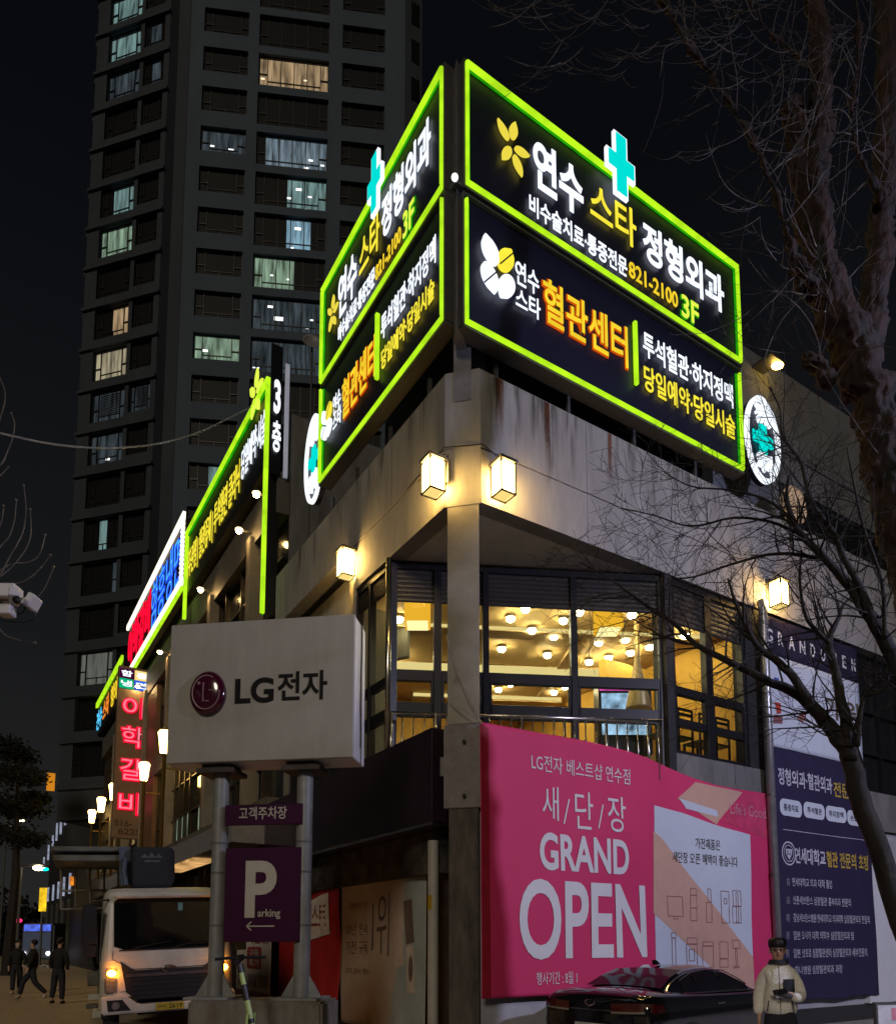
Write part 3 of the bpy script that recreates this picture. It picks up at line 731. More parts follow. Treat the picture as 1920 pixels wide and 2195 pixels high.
MB().box(ML, dx0, dx0+.075, dz0, dz1, oS+.02, oS+.1).build('divider', G_gl, ll, bevel=.015)
put(ll, '투석혈관·하지정맥', ML, spanL(823, 938, (936, 506), (936, 566)), G_w, .025)
put(ll, '당일예약·당일시술', ML, spanL(823, 935, (932, 596), (932, 644)), G_y, .025)
# --- what carries the signs: grey corner post and steel legs
zb_ = z0b-.06
leg = thing('sign_frame', C0 + UP*ZT, 'grey steel frame and corner post carrying the four roof signs', 'sign frame')
MB().prism(I4, [tuple((C0+dL*.12+nL*.02).xy), tuple((C0+dR*.0+nR*.10+nL*.10).xy), tuple((C0+dR*.06+nR*.02).xy), tuple((C0+dR*.3-nR*.2).xy), tuple((C0+dL*.3-nL*.2).xy)], zb_, z1+.05).build('corner_post', mat('grey_post', (.20, .20, .21), .6), leg)
lg = MB()
for u in (.75, 2.3, 3.9, 5.6): MB().box(MR, u, u+.06, ZT-.4, zb_, -.12, -.06).build('leg', M_cap, leg)
for u in (1.0, 2.4, 3.8, 5.0): MB().box(ML, -u-.06, -u, ZT-.4, zb_, -.12, -.06).build('leg', M_cap, leg)
lg.box(MR, .4, 6.2, z1b-.05, z1b+.02, -.2, -.12); lg.build('rail', M_cap, leg)
MB().box(ML, -5.0, -.4, z1b-.05, z1b+.02, -.2, -.12).build('rail', M_cap, leg)
fl = thing('flood_lamp', C0+UP*z0, 'tiny round lamp at the joint of the roof sign corner post', 'lamp')
MB().ball(C0+nR*.2+nL*.2+UP*(z0-.02), .055, 8).build('lens', glow('lens', (1, 1, 1), 2), fl); MB().box(frame(C0, nR, UP, nL), .02, .17, z0-.05, z0, .02, .17).build('arm', M_cap, fl)

# --- oval signs hanging beside the roof signs
def oval(M, cx, cz, hw, hh, o, label):
    root = thing('oval_sign', M @ Vector((cx, cz-hh, o)), label, 'sign')
    n = 44; E = lambda k, s: (cx+hw*s*cos(2*pi*k/n), cz+hh*(1-(1-s)*hw/hh)*sin(2*pi*k/n))
    MB().prism(M, [E(k, .97) for k in range(n)], o-.12, o).build('panel', M_navy, root)
    MB().ring(M, [E(k, 1.0) for k in range(n)], [E(k, .84) for k in range(n)], o+.003, o+.07).build('led_border', G_w, root)
    mb = MB(); cross(mb, M, cx, cz, hw*1.15, hw*1.15, hw*.42, o+.03, o+.06); mb.build('cross', G_teal_s, root)
    lettering('정형', M, cx-hw*.42, cx+hw*.5, cz+hh*.34, cz+hh*.80, o+.03, .05, G_w, root, bold=.04)
    lettering('외과', M, cx-hw*.42, cx+hw*.5, cz-hh*.78, cz-hh*.32, o+.03, .05, G_w, root, bold=.04)
    MB().box(M, cx-.06, cx+.06, cz-.1, cz+.1, o-.5, o-.121).build('bracket', M_cap, root)
ocx, ocz = on(MR, 1631, 945, .1); oval(MR, ocx, ocz, .58, .96, .1, 'white ringed oval sign with teal cross at the far end of the right roof sign')
ocx, ocz = on(ML, 676, 985, .1); oval(ML, ocx, ocz, .50, 1.02, .1, 'white ringed oval sign with teal cross at the far end of the left roof sign')

# ================================================================== WALL LANTERNS
G_lan = glow('lantern_paper', (1.0, .60, .16), 58); G_lanb = glow('lantern_base', (1.0, .72, .22), 1.0)
def lantern(M, x, z, o, label, w_=.265, h=.50, first=[None]):
    """square box lantern on a bracket; M wall frame, centre at (x, z), wall at o"""
    q = M @ Vector((x, z-h/2, o+.25))
    if first[0] is None:
        r = thing('wall_lantern', (0, 0, 0), label, 'lantern', 'box lanterns on the building walls')
        MB().box(I4, -w_/2+.012, w_/2-.012, -w_/2+.012, w_/2-.012, .03, h).build('shade', G_lan, r)
        MB().box(I4, -w_/2+.02, w_/2-.02, -w_/2+.02, w_/2-.02, .012, .028).build('shade_base', G_lanb, r)
        f = MB()
        for sx_ in (-1, 1):
            for sy_ in (-1, 1): f.box(I4, sx_*w_/2-.012, sx_*w_/2+.012, sy_*w_/2-.012, sy_*w_/2+.012, 0, h+.02)
        for s_ in (-1, 1):
            f.box(I4, -w_/2, w_/2, s_*w_/2-.01, s_*w_/2+.01, 0, .024); f.box(I4, s_*w_/2-.01, s_*w_/2+.01, -w_/2, w_/2, 0, .024)
        f.build('frame', M_black, r)
        MB().box(I4, -w_/2-.03, w_/2+.03, -w_/2-.03, w_/2+.03, h+.02, h+.07).build('cap', M_cap, r)
        b = MB(); b.box(I4, -.05, .05, w_/2-.05, w_/2+.12, h+.07, h+.13); b.box(I4, -.07, .07, w_/2+.10, w_/2+.116, h*.5, h+.2); b.build('bracket', M_cap, r)
        first[0] = r
    else:
        r = copy_tree(first[0]); r['label'] = label
    r.location = q
    n = M.to_3x3() @ Vector((0, 0, 1)); r.rotation_euler = (0, 0, math.atan2(n.x, -n.y))
    return r
x, z = on(MR, 1081, 1030, .28); lantern(MR, x, z, 0, 'glowing box lantern right of the concrete corner panel')
x, z = on(ML, 925, 1024, .28); lantern(ML, x, z, 0, 'glowing box lantern left of the concrete corner panel')
x, z = on(ML, 738, 1211, .20); lantern(ML, x, z, -.08, 'glowing box lantern on the pier above the white store sign')
x, z = on(MR, 1672, 1275, .28); lantern(MR, x, z, 0, 'glowing box lantern above the purple banner, behind the bare branches')
x, z = on(MR, 1652, 790, -.3)
ul = thing('wall_lamp', MR @ Vector((x, z, -.6)), 'small bright flood lamp high on the set-back wall right of the roof signs', 'lamp')
MB().box(MR, x-.25, x+.15, z+.12, z+.18, -.6, -.12).build('arm', M_cap, ul); MB().ball(MR @ Vector((x+.1, z+.05, -.2)), .1, 10, (1.4, 1, .7)).build('bulb', glow('sodium', (1, .62, .12), 22), ul)
# round disc sign on the terrace
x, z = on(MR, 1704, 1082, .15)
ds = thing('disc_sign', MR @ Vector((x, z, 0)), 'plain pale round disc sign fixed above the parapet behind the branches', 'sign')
MB().lathe(MR @ T(x, z, .05), [(.01, 0), (.40, 0), (.42, .03), (.42, .10), (.38, .13), (.01, .14)], 32).build('face', mat('disc_cream_glow', (.62, .46, .30), .5, emit=(.5, .33, .18), estr=.35), ds)  # weak emission stands for warm light falling on the unlit disc
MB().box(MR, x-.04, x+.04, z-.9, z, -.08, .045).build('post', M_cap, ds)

# ================================================================== LONG GLASS-FRONTED BUILDING ON THE LEFT
M_gl = mat('dark_facade_glass', (.012, .013, .013), .10, spec=.7, var=.3, scale=1.5)
M_gl2 = mat('lit_facade_glass', (.03, .032, .026), .10, spec=.8, var=.5, scale=1.0)
M_spand = mat('spandrel', (.12, .115, .105), .6, var=.2, scale=1.2)
M_pil = mat('pilaster_stone', (.22, .19, .15), .6, var=.12, scale=4)
UA, UB_ = UE, 38.5
lb_ = thing('glass_fronted_building', Lp(UA, 0), 'long dark glass-fronted shop building receding along the left street with lit pilasters', 'building')
ZLB = on(ML, 575, 808, .3)[1]
c_ = MB(); Lbox(c_, UA+.02, UB_, 0, ZLB-.8, -10, -.32); c_.build('core', M_concd, lb_)
gl_ = MB(); Lbox(gl_, UA+.05, UB_, 9.2, 12.5, -.315, -.30); gl_.build('window', M_gl, lb_)
g3 = MB(); Lbox(g3, UA+.05, UB_, 5.2, 8.5, -.315, -.30); g3.build('window', M_gl2, lb_)
g4 = MB(); Lbox(g4, UA+.05, UB_, .2, 4.2, -.315, -.30); g4.build('shopfront', M_gl, lb_)
sd = MB(); Lbox(sd, UA, UB_, 12.5, 13.6, -.31, .02); Lbox(sd, UA, UB_, 8.5, 9.2, -.31, .0); Lbox(sd, UA, UB_, 4.2, 5.2, -.31, .12)
sd.build('spandrel', M_spand, lb_)
mu = MB(); u = UA+.4; i = 0
while u < UB_:
    if i % 5:
        Lbox(mu, u, u+.06, 9.2, 12.5, -.30, -.16); Lbox(mu, u, u+.06, 5.2, 8.5, -.30, -.16); Lbox(mu, u, u+.06, .2, 4.2, -.30, -.18)
    u += .78; i += 1
for z in (6.2, 7.4, 10.2, 11.4): Lbox(mu, UA+.1, UB_, z, z+.05, -.30, -.2)
mu.build('mullion', mat('mullion_bronze', (.07, .06, .045), .35, metal=.5, var=.1), lb_)
G_shop = glow('lit_window', (.34, .42, .30), .55, .9, 1.2, (2.5, 2.5, .8)); G_shop2 = glow('lit_window_warm', (.55, .36, .14), .45, .9, 1.2, (2.5, 2.5, .8)); G_shop3 = glow('lit_window_cool', (.45, .6, .75), .6, .95, 2.2)
random.seed(9); u = UA+.5
while u < UB_-3:
    z = random.choice((5.25, 5.25, 6.3, 7.5)); h = random.choice((.9, 1.0, 1.05)); m_ = random.choice((G_shop, G_shop, G_shop2, G_shop3))
    if random.random() < .62: sm = MB(); Lbox(sm, u, u+.66, z, z+(h if z < 7 else .9), -.299, -.292); sm.build('lit_window', m_, lb_)
    if random.random() < .25: sm = MB(); Lbox(sm, u, u+.66, 9.3, 10.1, -.299, -.292); sm.build('lit_window', G_shop2, lb_)
    u += .78
pil_u = [-on(ML, 512, 1140, .4)[0], -on(ML, 430, 1252, .4)[0], -on(ML, 342, 1415, .4)[0]]; pil_u += [pil_u[2]+4.6, pil_u[2]+9, pil_u[2]+13]
ZPL = on(ML, 512, 1138, .4)[1]
for u in pil_u:
    p_ = MB(); Lbox(p_, u-.16, u+.16, 5.2, ZPL-.12, -.3, .14); p_.build('pilaster', M_pil, lb_, bevel=.02)
G_bulb = glow('flood_bulb', (1, .62, .22), 150); 
def pilaster_lamp(u, z, label, first=[None]):
    if first[0] is None:
        r = thing('pilaster_lamp', (0, 0, 0), label, 'lamp', 'flood lamps on the pilasters of the long building')
        MB().box(I4, -.02, .02, -.02, .34, .02, .06).build('arm', M_cap, r); MB().ball((0, 0, 0), .085, 10, (1, 1, .8)).build('bulb', G_bulb, r)
        MB().lathe(I4, [(.12, .04), (.10, .09), (.03, .11)], 12).build('hood', M_cap, r)
        first[0] = r
    else: r = copy_tree(first[0]); r['label'] = label
    r.location = Lp(u, .40, z); r.rotation_euler = (0, 0, math.atan2(nL.x, -nL.y)); return r
for u, w_ in zip(pil_u[:4], ('on the pilaster nearest the tall lime tube', 'on the second pilaster from the tall lime tube', 'beside the coloured tiles of the red vertical sign', 'high behind the red vertical sign')):
    pilaster_lamp(u, ZPL, 'bright flood lamp ' + w_)
x, z = on(ML, 605, 990, .3)
pilaster_lamp(UA+.5, z, 'bright flood lamp at the end wall beside the vertical floor sign')
uBl = -on(ML, 306, 1620)[0]
# brown service shaft behind the red blade sign
sh = MB(); Lbox(sh, uBl-2.5, uBl-.4, 4.8, 12.4, -.3, -.02); sh.build('shaft', mat('brown_panel', (.16, .085, .05), .5, var=.15, scale=2), lb_)
# --- clinic sign with side panel
def spanO(l, r, top, bot, o): return on(ML, l, top[1], o)[0], on(ML, r, top[1], o)[0], on(ML, *bot, o)[1], on(ML, *top, o)[1]
oA = .30
xa1 = on(ML, 573, 900, oA)[0]; xa0 = on(ML, 400, 1150, oA)[0]; za1 = on(ML, 575, 808, oA)[1]; za0 = on(ML, 573, 985, oA)[1]; zt_ = on(ML, 571, 1303, oA)[1]
sa = thing('clinic_sign', ML @ Vector(((xa0+xa1)/2, za0, 0)), 'long lime edged clinic sign with yellow and white lettering on the glass building', 'sign')
MB().box(ML, xa0, xa1, za0, za1, oA-.35, oA-.06).build('panel', M_blackp, sa)
l = MB(); l.box(ML, xa0, xa1, za1-.12, za1, oA-.055, oA+.05); l.box(ML, xa1-.07, xa1, zt_, za1-.12, oA-.055, oA+.05); l.box(ML, xa0, xa0+.14, za0-.9, za1-.12, oA-.055, oA+.05)
l.build('led_border', G_gl, sa); l = MB(); l.box(ML, xa0+.14, xa1-.07, za1-.2, za1-.12, oA-.056, oA-.02); l.box(ML, xa1-.16, xa1-.07, zt_, za1-.2, oA-.056, oA-.02); l.build('led_glow_strip', G_gr, sa)  # inner green strips imitate the glow of the lime border
MB().box(ML, xa1-.02, xa1+.0, zt_, za0, oA-.35, oA-.06).build('side_panel', M_blackp, sa)
lettering('척추관절 | 혈관중재 | 투석혈관 클리닉', ML, *spanO(406, 512, (512, 950), (409, 1170), oA)[:2], za0+.35, za1-.75, oA-.05, .015, G_y, sa, bold=.0)
lettering('당일예약·시술', ML, *spanO(518, 567, (566, 862), (566, 908), oA)[:2], za0+.75, za1-.62, oA-.05, .015, G_w, sa, bold=.0)
mb = MB(); five = on(ML, 549, 850, oA)
for dx, dz in ((-.30, .33), (.10, .52), (.42, .06), (-.18, -.30), (.26, -.42)):
    l_ = math.hypot(dx, dz); petal(mb, ML, five[0]+dx*.9, five[1]+dz*.9, dx/l_, dz/l_, .5, .25, oA, .05)
mb.build('emblem', G_ylw, sa)
# side board "3층" facing the street corner
MS3 = frame(Lp(UA-.03, 0), -nL*-1 if False else (nL*-1), UP, -dL)
s3 = thing('floor_sign', Lp(UA-.05, 0, 12), 'narrow dark vertical board with white floor number beside the lime tube', 'sign')
zA, zB3 = on(ML, 585, 830, .1)[1], on(ML, 585, 1010, .1)[1]
MB().box(MS3, -.28, .02, zB3-.2, zA+.9, 0, .03).build('panel', M_blackp, s3)
lettering('3', MS3, -.20, -.03, on(ML, 584, 905, .1)[1], on(ML, 584, 838, .1)[1], .05, .03, G_w, s3, bold=.03)
lettering('층', MS3, -.22, -.0, on(ML, 583, 984, .1)[1], on(ML, 583, 922, .1)[1], .05, .03, G_w, s3, bold=.02)
MB().box(MS3, .10, .20, on(ML, 600, 1018, 0)[1], on(ML, 600, 785, 0)[1], 0, .06).build('light_bar', mat('pale_bar', (.6, .62, .7), .4, emit=(.4, .42, .55), estr=.35), s3)
# --- restaurant sign
oB = .34
xb1 = on(ML, 393, 1160, oB)[0]; xb0 = on(ML, 271, 1400, oB)[0]; zb1 = on(ML, 395, 1108, oB)[1]; zb0 = on(ML, 395, 1243, oB)[1]
sb = thing('restaurant_sign', ML @ Vector(((xb0+xb1)/2, zb0, 0)), 'long brown restaurant sign with red and blue lettering inside a white tube frame', 'sign')
MB().box(ML, xb0, xb1, zb0, zb1, oB-.38, oB-.06).build('panel', mat('brown_sign_panel', (.035, .016, .012), .5), sb)
G_tube = glow('tube_warm_white', (1, .88, .72), 1.6)
l = MB(); l.box(ML, xb0, xb1, zb1, zb1+.22, oB-.05, oB+.05); l.box(ML, xb0, xb1, zb0, zb0+.22, oB-.05, oB+.05); l.build('led_border', G_tube, sb)
l = MB(); l.box(ML, xb0, xb1, zb0-.22, zb0-.06, oB-.05, oB+.03); l.build('lime_line', G_gl, sb)
bl = MB()
for k in range(14): bl.ball(ML @ Vector((xb1-.14, zb0+.3+(zb1-zb0-.3)*k/13, oB)), .085, 8)
bl.build('bulb_row', glow('bulb', (1, .9, .75), 1.6), sb)
xr0 = xb0+.25; xm_ = on(ML, 321, 1300, oB)[0]
lettering('이학갈비', ML, xr0, xm_-.1, zb0+.35, zb1-.12, oB-.05, .03, G_red, sb, bold=.02)
lettering('함흥냉면', ML, xm_+.15, xb1-.45, zb0+.35, zb1-.12, oB-.05, .02, G_blue, sb, bold=.022)
lettering('함흥냉면', ML, xm_+.18, xb1-.48, zb0+.38, zb1-.15, oB-.026, .004, G_cyan, sb, bold=-.02, name='neon_line')
# lower end: cyan block sign at the sign's far end
MB().box(ML, xb0-.5, xb0-.05, zb0-1.2, zb0+.3, oB-.3, oB).build('end_block', mat('endblock', (.2, .2, .2), .5), sb)
lettering('냉', ML, xb0-.48, xb0-.07, zb0-.45, zb0+.2, oB+.002, .03, G_cyan, sb, bold=.03); lettering('면', ML, xb0-.48, xb0-.07, zb0-1.15, zb0-.5, oB+.002, .03, G_blue, sb, bold=.03)
# --- third clinic sign far along the facade
oD = .3
xd1 = on(ML, 263, 1390, oD)[0]; xd0 = on(ML, 196, 1530, oD)[0]; zd1 = za1; zd0 = za0+.2
sd_ = thing('clinic_sign', ML @ Vector(((xd0+xd1)/2, zd0, 0)), 'far lime edged sign with small yellow, orange and blue lettering past the restaurant', 'sign')
MB().box(ML, xd0, xd1, zd0, zd1, oD-.35, oD-.06).build('panel', M_blackp, sd_)
l = MB(); l.box(ML, xd0, xd1, zd1-.28, zd1, oD-.055, oD+.05); l.build('led_border', G_gl, sd_)
W_ = xd1-xd0
for s_, f0, f1, m_ in (('정', .0, .13, G_yo), ('연수', .20, .40, G_cyan), ('스타', .43, .62, glow('led_deep_orange', (1, .28, .03), 1)), ('형외과', .68, .98, G_yo)):
    lettering(s_, ML, xd0+W_*f0, xd0+W_*f1, zd0+.3, zd1-.6, oD-.05, .02, m_, sd_, bold=.01)
# --- red blade sign
MBL = frame(Lp(uBl-.2, 0), -nL, UP, -dL)        # faces the camera side, x toward the wall
def onB(px, py): return on(MBL, px, py)
bx1 = onB(312, 1620)[0]; bx0 = onB(247, 1620)[0]; bzt = onB(290, 1432)[1]; bzb = onB(270, 1797)[1]
bs = thing('blade_sign', MBL @ Vector(((bx0+bx1)/2, bzb, 0)), 'tall tan vertical blade sign with four red glowing syllables and coloured tiles on top', 'sign')
MB().box(MBL, bx0, bx1, bzb, bzt, -.35, 0).build('panel', mat('tan_panel', (.20, .135, .09), .6, var=.08), bs)
zz = lambda py: onB(270, py)[1]
def bl_(s, a, b, m, mb_, f0=.16, f1=.9):
    lettering(s, MBL, bx0+(bx1-bx0)*f0, bx0+(bx1-bx0)*f1, zz(b), zz(a), .05, .05, m, bs, bold=mb_)
for s_, a_, b_ in (('이', 1492, 1538), ('학', 1555, 1603), ('갈', 1624, 1674), ('비', 1698, 1748)):
    lettering(s_, MBL, bx0+(bx1-bx0)*.14, bx0+(bx1-bx0)*.92, zz(b_), zz(a_), .01, .05, G_red, bs, bold=.055, name='letter_edge')
    lettering(s_, MBL, bx0+(bx1-bx0)*.18, bx0+(bx1-bx0)*.88, zz(b_)+.05, zz(a_)-.05, .065, .02, G_pinkc, bs, bold=-.005)
tl = (bx1-bx0)/2; zt0 = zz(1434); zt2 = zz(1476); hm = (zt0+zt2)/2
for s_, i_, j_, bgc, fg in (('함', 0, 0, (.05, .0, .03), G_w), ('흥', 1, 0, (1.0, .75, .25), G_w), ('냉', 0, 1, (.0, .45, .2), G_w), ('면', 1, 1, (.02, .12, .8), G_w)):
    xa, xb = bx0+.03+i_*tl, bx0+i_*tl+tl-.01; zc1 = zt0 if j_ == 0 else hm-.01; zc0 = hm+.01 if j_ == 0 else zt2
    MB().box(MBL, xa, xb, zc0, zc1, .003, .04).build('tile', glow('tile_%s' % s_, bgc, 1.0), bs)
    lettering(s_, MBL, xa+.06, xb-.06, zc0+.08, zc1-.08, .045, .02, fg, bs, bold=.03)
M_brown = mat('brown_paint', (.09, .05, .03), .6)
lettering('816-', MBL, bx0+(bx1-bx0)*.05, bx0+(bx1-bx0)*.65, zz(1773), zz(1758), .004, .004, M_brown, bs, bold=.03)
lettering('6225', MBL, bx0+(bx1-bx0)*.2, bx0+(bx1-bx0)*.92, zz(1790), zz(1776), .004, .004, M_brown, bs, bold=.03)
MB().box(MBL, bx1, 0.0 if bx1 < 0 else bx1+.2, bzt-1.0, bzt-.85, -.22, -.1).build('bracket', M_cap, bs)
# --- torch lanterns along the facade
G_torch = glow('torch_glass', (1.0, .60, .16), 22)
M_gold = mat('gold_pole', (.30, .19, .05), .35, metal=.6, var=.1)
def torch(u, z, label, o=.75, s=1.0, first=[None]):
    if first[0] is None:
        r = thing('torch_lamp', (0, 0, 0), label, 'street lamp', 'torch lanterns on gold poles along the long building')
        MB().lathe(I4, [(.08, -.42), (.15, -.38), (.20, .1), (.24, .34), (.18, .42)], 12).build('lamp_glass', G_torch, r)
        MB().lathe(I4, [(.20, .425), (.15, .50), (.04, .58), (.01, .62)], 12).build('finial', M_gold, r)
        MB().lathe(I4, [(.07, -4.2), (.07, -.52), (.14, -.48), (.14, -.425)], 10).build('pole', M_gold, r, smooth=True)
        MB().box(I4, -.02, .02, 0, .80, -.95, -.90).build('arm', M_gold, r); MB().box(I4, -.02, .02, 0, .80, -3.9, -3.85).build('arm', M_gold, r)
        first[0] = r
    else: r = copy_tree(first[0]); r['label'] = label
    r.location = Lp(u, o, z); r.rotation_euler = (0, 0, math.atan2(nL.x, -nL.y)); r.scale = (s, s, s); return r
def uo(px, o): 
    return -on(ML, px, 1700, o)[0]
for px, py, lab, s_ in ((353, 1592, 'largest torch lantern on a gold pole at the edge of the white store sign', .95), (309, 1655, 'torch lantern tucked close to the lower right of the red vertical sign', .85), (244, 1699, 'torch lantern directly left of the last red syllable', .95), (217, 1726, 'torch lantern between its two neighbours, left of the red vertical sign', .9), (197, 1751, 'lowest torch lantern in the row left of the red vertical sign', .85)):
    u, z = on(ML, px, py, .75); torch(-u, z, lab, s=s_)
# --- ground floor canopy and fascia
cf = MB(); Lbox(cf, UA+.1, 30, 4.05, 4.6, .1, .9); cf.build('canopy', mat('canopy_paint', (.25, .25, .27), .5, var=.15), lb_)
cl = MB(); Lbox(cl, 12.2, 16.5, 3.98, 4.04, .2, .86); cl.build('underside_glow', glow('canopy_glow', (1, .55, .2), .55, .6, 1.6), lb_)  # glowing sheet stands in for orange light on the canopy underside
# podium beyond, with strip lights
pd = thing('podium_block', Lp(UB_, 0), 'low dark block at the far left with two rows of thin white strip lights', 'building')
pm = MB(); Lbox(pm, UB_+.05, 75, 0, 11.5, -9, -.2); pm.build('wall', mat('podium_dark', (.02, .021, .022), .6, var=.2), pd)
G_strip = glow('strip_light', (.75, .8, .95), .8)
G_strip2 = glow('strip_light_dim', (.6, .66, .85), .42, .4, 2)
for px, t_, b in ((94, 1838, 1866), (104, 1812, 1842), (113, 1791, 1822), (122, 1765, 1800), (131, 1748, 1786), (141, 1722, 1766)):
    x, z1 = on(ML, px, t_, -.1); z0 = on(ML, px, b, -.1)[1]
    MB().box(ML, x-.10, x+.10, z0, z1, -.2, -.05).build('strip_light', G_strip2, pd)
for px, t_, b in ((103, 1903, 1932), (114, 1897, 1930), (125, 1891, 1926), (137, 1881, 1920), (150, 1872, 1915)):
    x, z1 = on(ML, px, t_, -.1); z0 = on(ML, px, b, -.1)[1]
    MB().box(ML, x-.10, x+.10, z0, z1, -.2, -.05).build('strip_light', G_strip2, pd)
    MB().box(ML, x-.12, x+.12, 0, z0-.4, -.2, .0).build('fin', M_cap, pd)
# ================================================================== STORE SIGN ON TWO POSTS
th = radians(8.0); sX = Vector((cos(th), -sin(th), 0)); sN = Vector((-sin(th), -cos(th), 0))
SO = at_y(560, 1500, 9.6); SO.z = 0
MS = frame(SO, sX, UP, sN)
M_lightbox = mat('lightbox_white', (.31, .298, .272), .5, var=.09, scale=1.2, stretch=(3, 3, .6)); M_side = mat('sign_side_white', (.60, .60, .64), .45, var=.04)
M_maroon = mat('burgundy', (.055, .004, .018), .12, spec=.6, coat=.6, var=.1); M_char = mat('charcoal_letter', (.009, .009, .010), .6, spec=.1)
M_post = mat('galvanised_post', (.24, .25, .25), .55, metal=.2, var=.12, scale=6, bump=.1); M_plum = mat('plum_panel', (.036, .002, .030), .6, spec=.15, var=.06)
M_plate = mat('pale_letter', (.44, .41, .36), .5, var=.03); M_chrome = mat('chrome_trim', (.5, .48, .5), .15, metal=1)
pyl = thing('store_sign', SO + UP*.95, 'large white store sign board with dark red round logo standing on two grey posts', 'sign')
sx0, sz0 = on(MS, 360, 1645); sx1, sz1 = on(MS, 761, 1312)
sz0 = (on(MS, 359, 1643)[1] + on(MS, 755, 1618)[1])/2; sz1 = (on(MS, 365, 1345)[1]+on(MS, 761, 1311)[1])/2; sx0 = on(MS, 361, 1500)[0]; sx1 = on(MS, 758, 1470)[0]
TH = .58
MB().box(MS, sx0, sx1, sz0, sz1, -.05, 0).build('face', M_lightbox, pyl, bevel=.01)
MB().box(MS, sx0, sx1, sz0+.005, sz1-.005, -TH, -.052).build('side_box', M_side, pyl, bevel=.012)
tr_ = MB(); tr_.box(MS, sx1+.001, sx1+.012, sz0, sz1, -.40, -.36); tr_.build('side_seam', mat('seam', (.2, .2, .22), .5), pyl)
rs = MB()
for px in (476, 675):
    x = on(MS, px, 1320)[0]
    rs.ring(MS @ T(x, sz1+.045, -.2), [(.04*cos(2*pi*k/14), .04*sin(2*pi*k/14)) for k in range(14)], [(.025*cos(2*pi*k/14), .025*sin(2*pi*k/14)) for k in range(14)], -.01, .01)
rs.build('lifting_eye', M_post, pyl)
lx, lz = on(MS, 447, 1488); rx_ = on(MS, 485, 1488)[0]-lx; rz_ = on(MS, 447, 1441)[1]-lz
n = 40
lgd = MB()
def el(s, k): return (lx+rx_*s*cos(2*pi*k/n), lz+rz_*s*sin(2*pi*k/n))
rg = []
for s, z in ((1.0, .003), (1.0, .035), (.93, .06), (.8, .078), (.55, .092), (.25, .099), (.02, .10)):
    rg.append([MS @ Vector((*el(s, k), z)) for k in range(n)])
lgd.loft(rg); lgd.build('logo_disc', M_maroon, pyl, smooth=True)
M_line = mat('logo_line', (.30, .20, .22), .4)
li = MB()
def lift(x, z): 
    r = math.hypot((x-lx)/rx_, (z-lz)/rz_); return .104 - .05*max(0, r)**2*1.15 + .004
arc = []
for k in range(30):
    a_ = radians(5 - 305*k/29); x = lx+rx_*.76*cos(a_); z = lz+rz_*.76*sin(a_); arc.append(MS @ Vector((x, z, lift(x, z))))
li.tube(arc, .010, 5)
seg = [(lx+.76*rx_, lz+.06*rz_), (lx+.2*rx_, lz+.06*rz_)]
li.tube([MS @ Vector((x, z, lift(x, z))) for x, z in seg], .010, 5)
seg = [(lx-.12*rx_, lz+.42*rz_), (lx-.12*rx_, lz-.42*rz_), (lx+.2*rx_, lz-.42*rz_)]
li.tube([MS @ Vector((x, z, lift(x, z))) for x, z in seg], .010, 5)
li.ball(MS @ Vector((lx-.38*rx_, lz+.40*rz_, lift(lx-.38*rx_, lz+.4*rz_)-.006)), .024, 10)
li.build('logo_line', M_line, pyl)
tx0, tz0 = on(MS, 503, 1513); tx1, tz1 = on(MS, 702, 1436)
xm = on(MS, 590, 1480)[0]
lettering('LG', MS, tx0, xm-.02, tz0+.02, tz1-.06, .002, .006, M_char, pyl, bold=.03)
lettering('전자', MS, xm+.03, tx1, tz0+.03, tz1+.0, .002, .006, M_char, pyl, bold=.022)
postx = [on(MS, 470, 1900, -.3)[0], on(MS, 651, 1900, -.3)[0]]
ZBK = .96
for x in postx:
    p_ = MB(); p_.lathe(MS @ Matrix(((1,0,0,x),(0,0,1,0),(0,-1,0,-.28),(0,0,0,1))) , [(.105, ZBK+.03), (.105, sz0-.12)], 20)
    q_ = p_.build('post', M_post, pyl, smooth=False)
    c = MB(); c.box(MS, x-.2, x+.2, sz0-.06, sz0-.002, -.46, -.10); c.box(MS, x-.26, x+.26, sz0-.12, sz0-.061, -.52, -.06); c.build('cap_plate', mat('rusty_plate', (.06, .05, .045), .7, metal=.2, var=.3), q_)
    b = MB(); b.box(MS, x-.3, x+.3, ZBK, ZBK+.03, -.58, .02); b.build('base_plate', M_post, q_)
    for s_ in (-1, 1):
        MB().prism(MS @ T(x, 0, -.28), [(s_*.10, ZBK+.03), (s_*.27, ZBK+.03), (s_*.10, ZBK+.32)], -.012, .012).build('gusset', M_post, q_)
    for z in (1.9, 2.6, 3.0): MB().lathe(MS @ Matrix(((1,0,0,x),(0,0,1,0),(0,-1,0,-.28),(0,0,0,1))), [(.109, z), (.109, z+.03)], 20).build('band', mat('post_band', (.12, .125, .125), .6), q_)
def pan(l, t_, r, b): 
    a1 = on(MS, l, b, -.15); a2 = on(MS, r, t_, -.15); return a1[0], a2[0], a1[1], a2[1]
px0, px1, pz0, pz1 = pan(481, 1722, 648, 1770)
MB().box(MS, px0, px1, pz0, pz1, -.20, -.15).build('parking_panel', M_plum, pyl, bevel=.004)
lettering('고객주차장', MS, *[on(MS, 512, 1754, -.15)[0], on(MS, 615, 1740, -.15)[0], on(MS, 512, 1758, -.15)[1], on(MS, 512, 1731, -.15)[1]], -.149, .004, M_plate, pyl, bold=.012)
px0, px1, pz0, pz1 = pan(478, 1816, 645, 2020)
MB().box(MS, px0, px1, pz0, pz1, -.20, -.15).build('parking_panel', M_plum, pyl, bevel=.004)
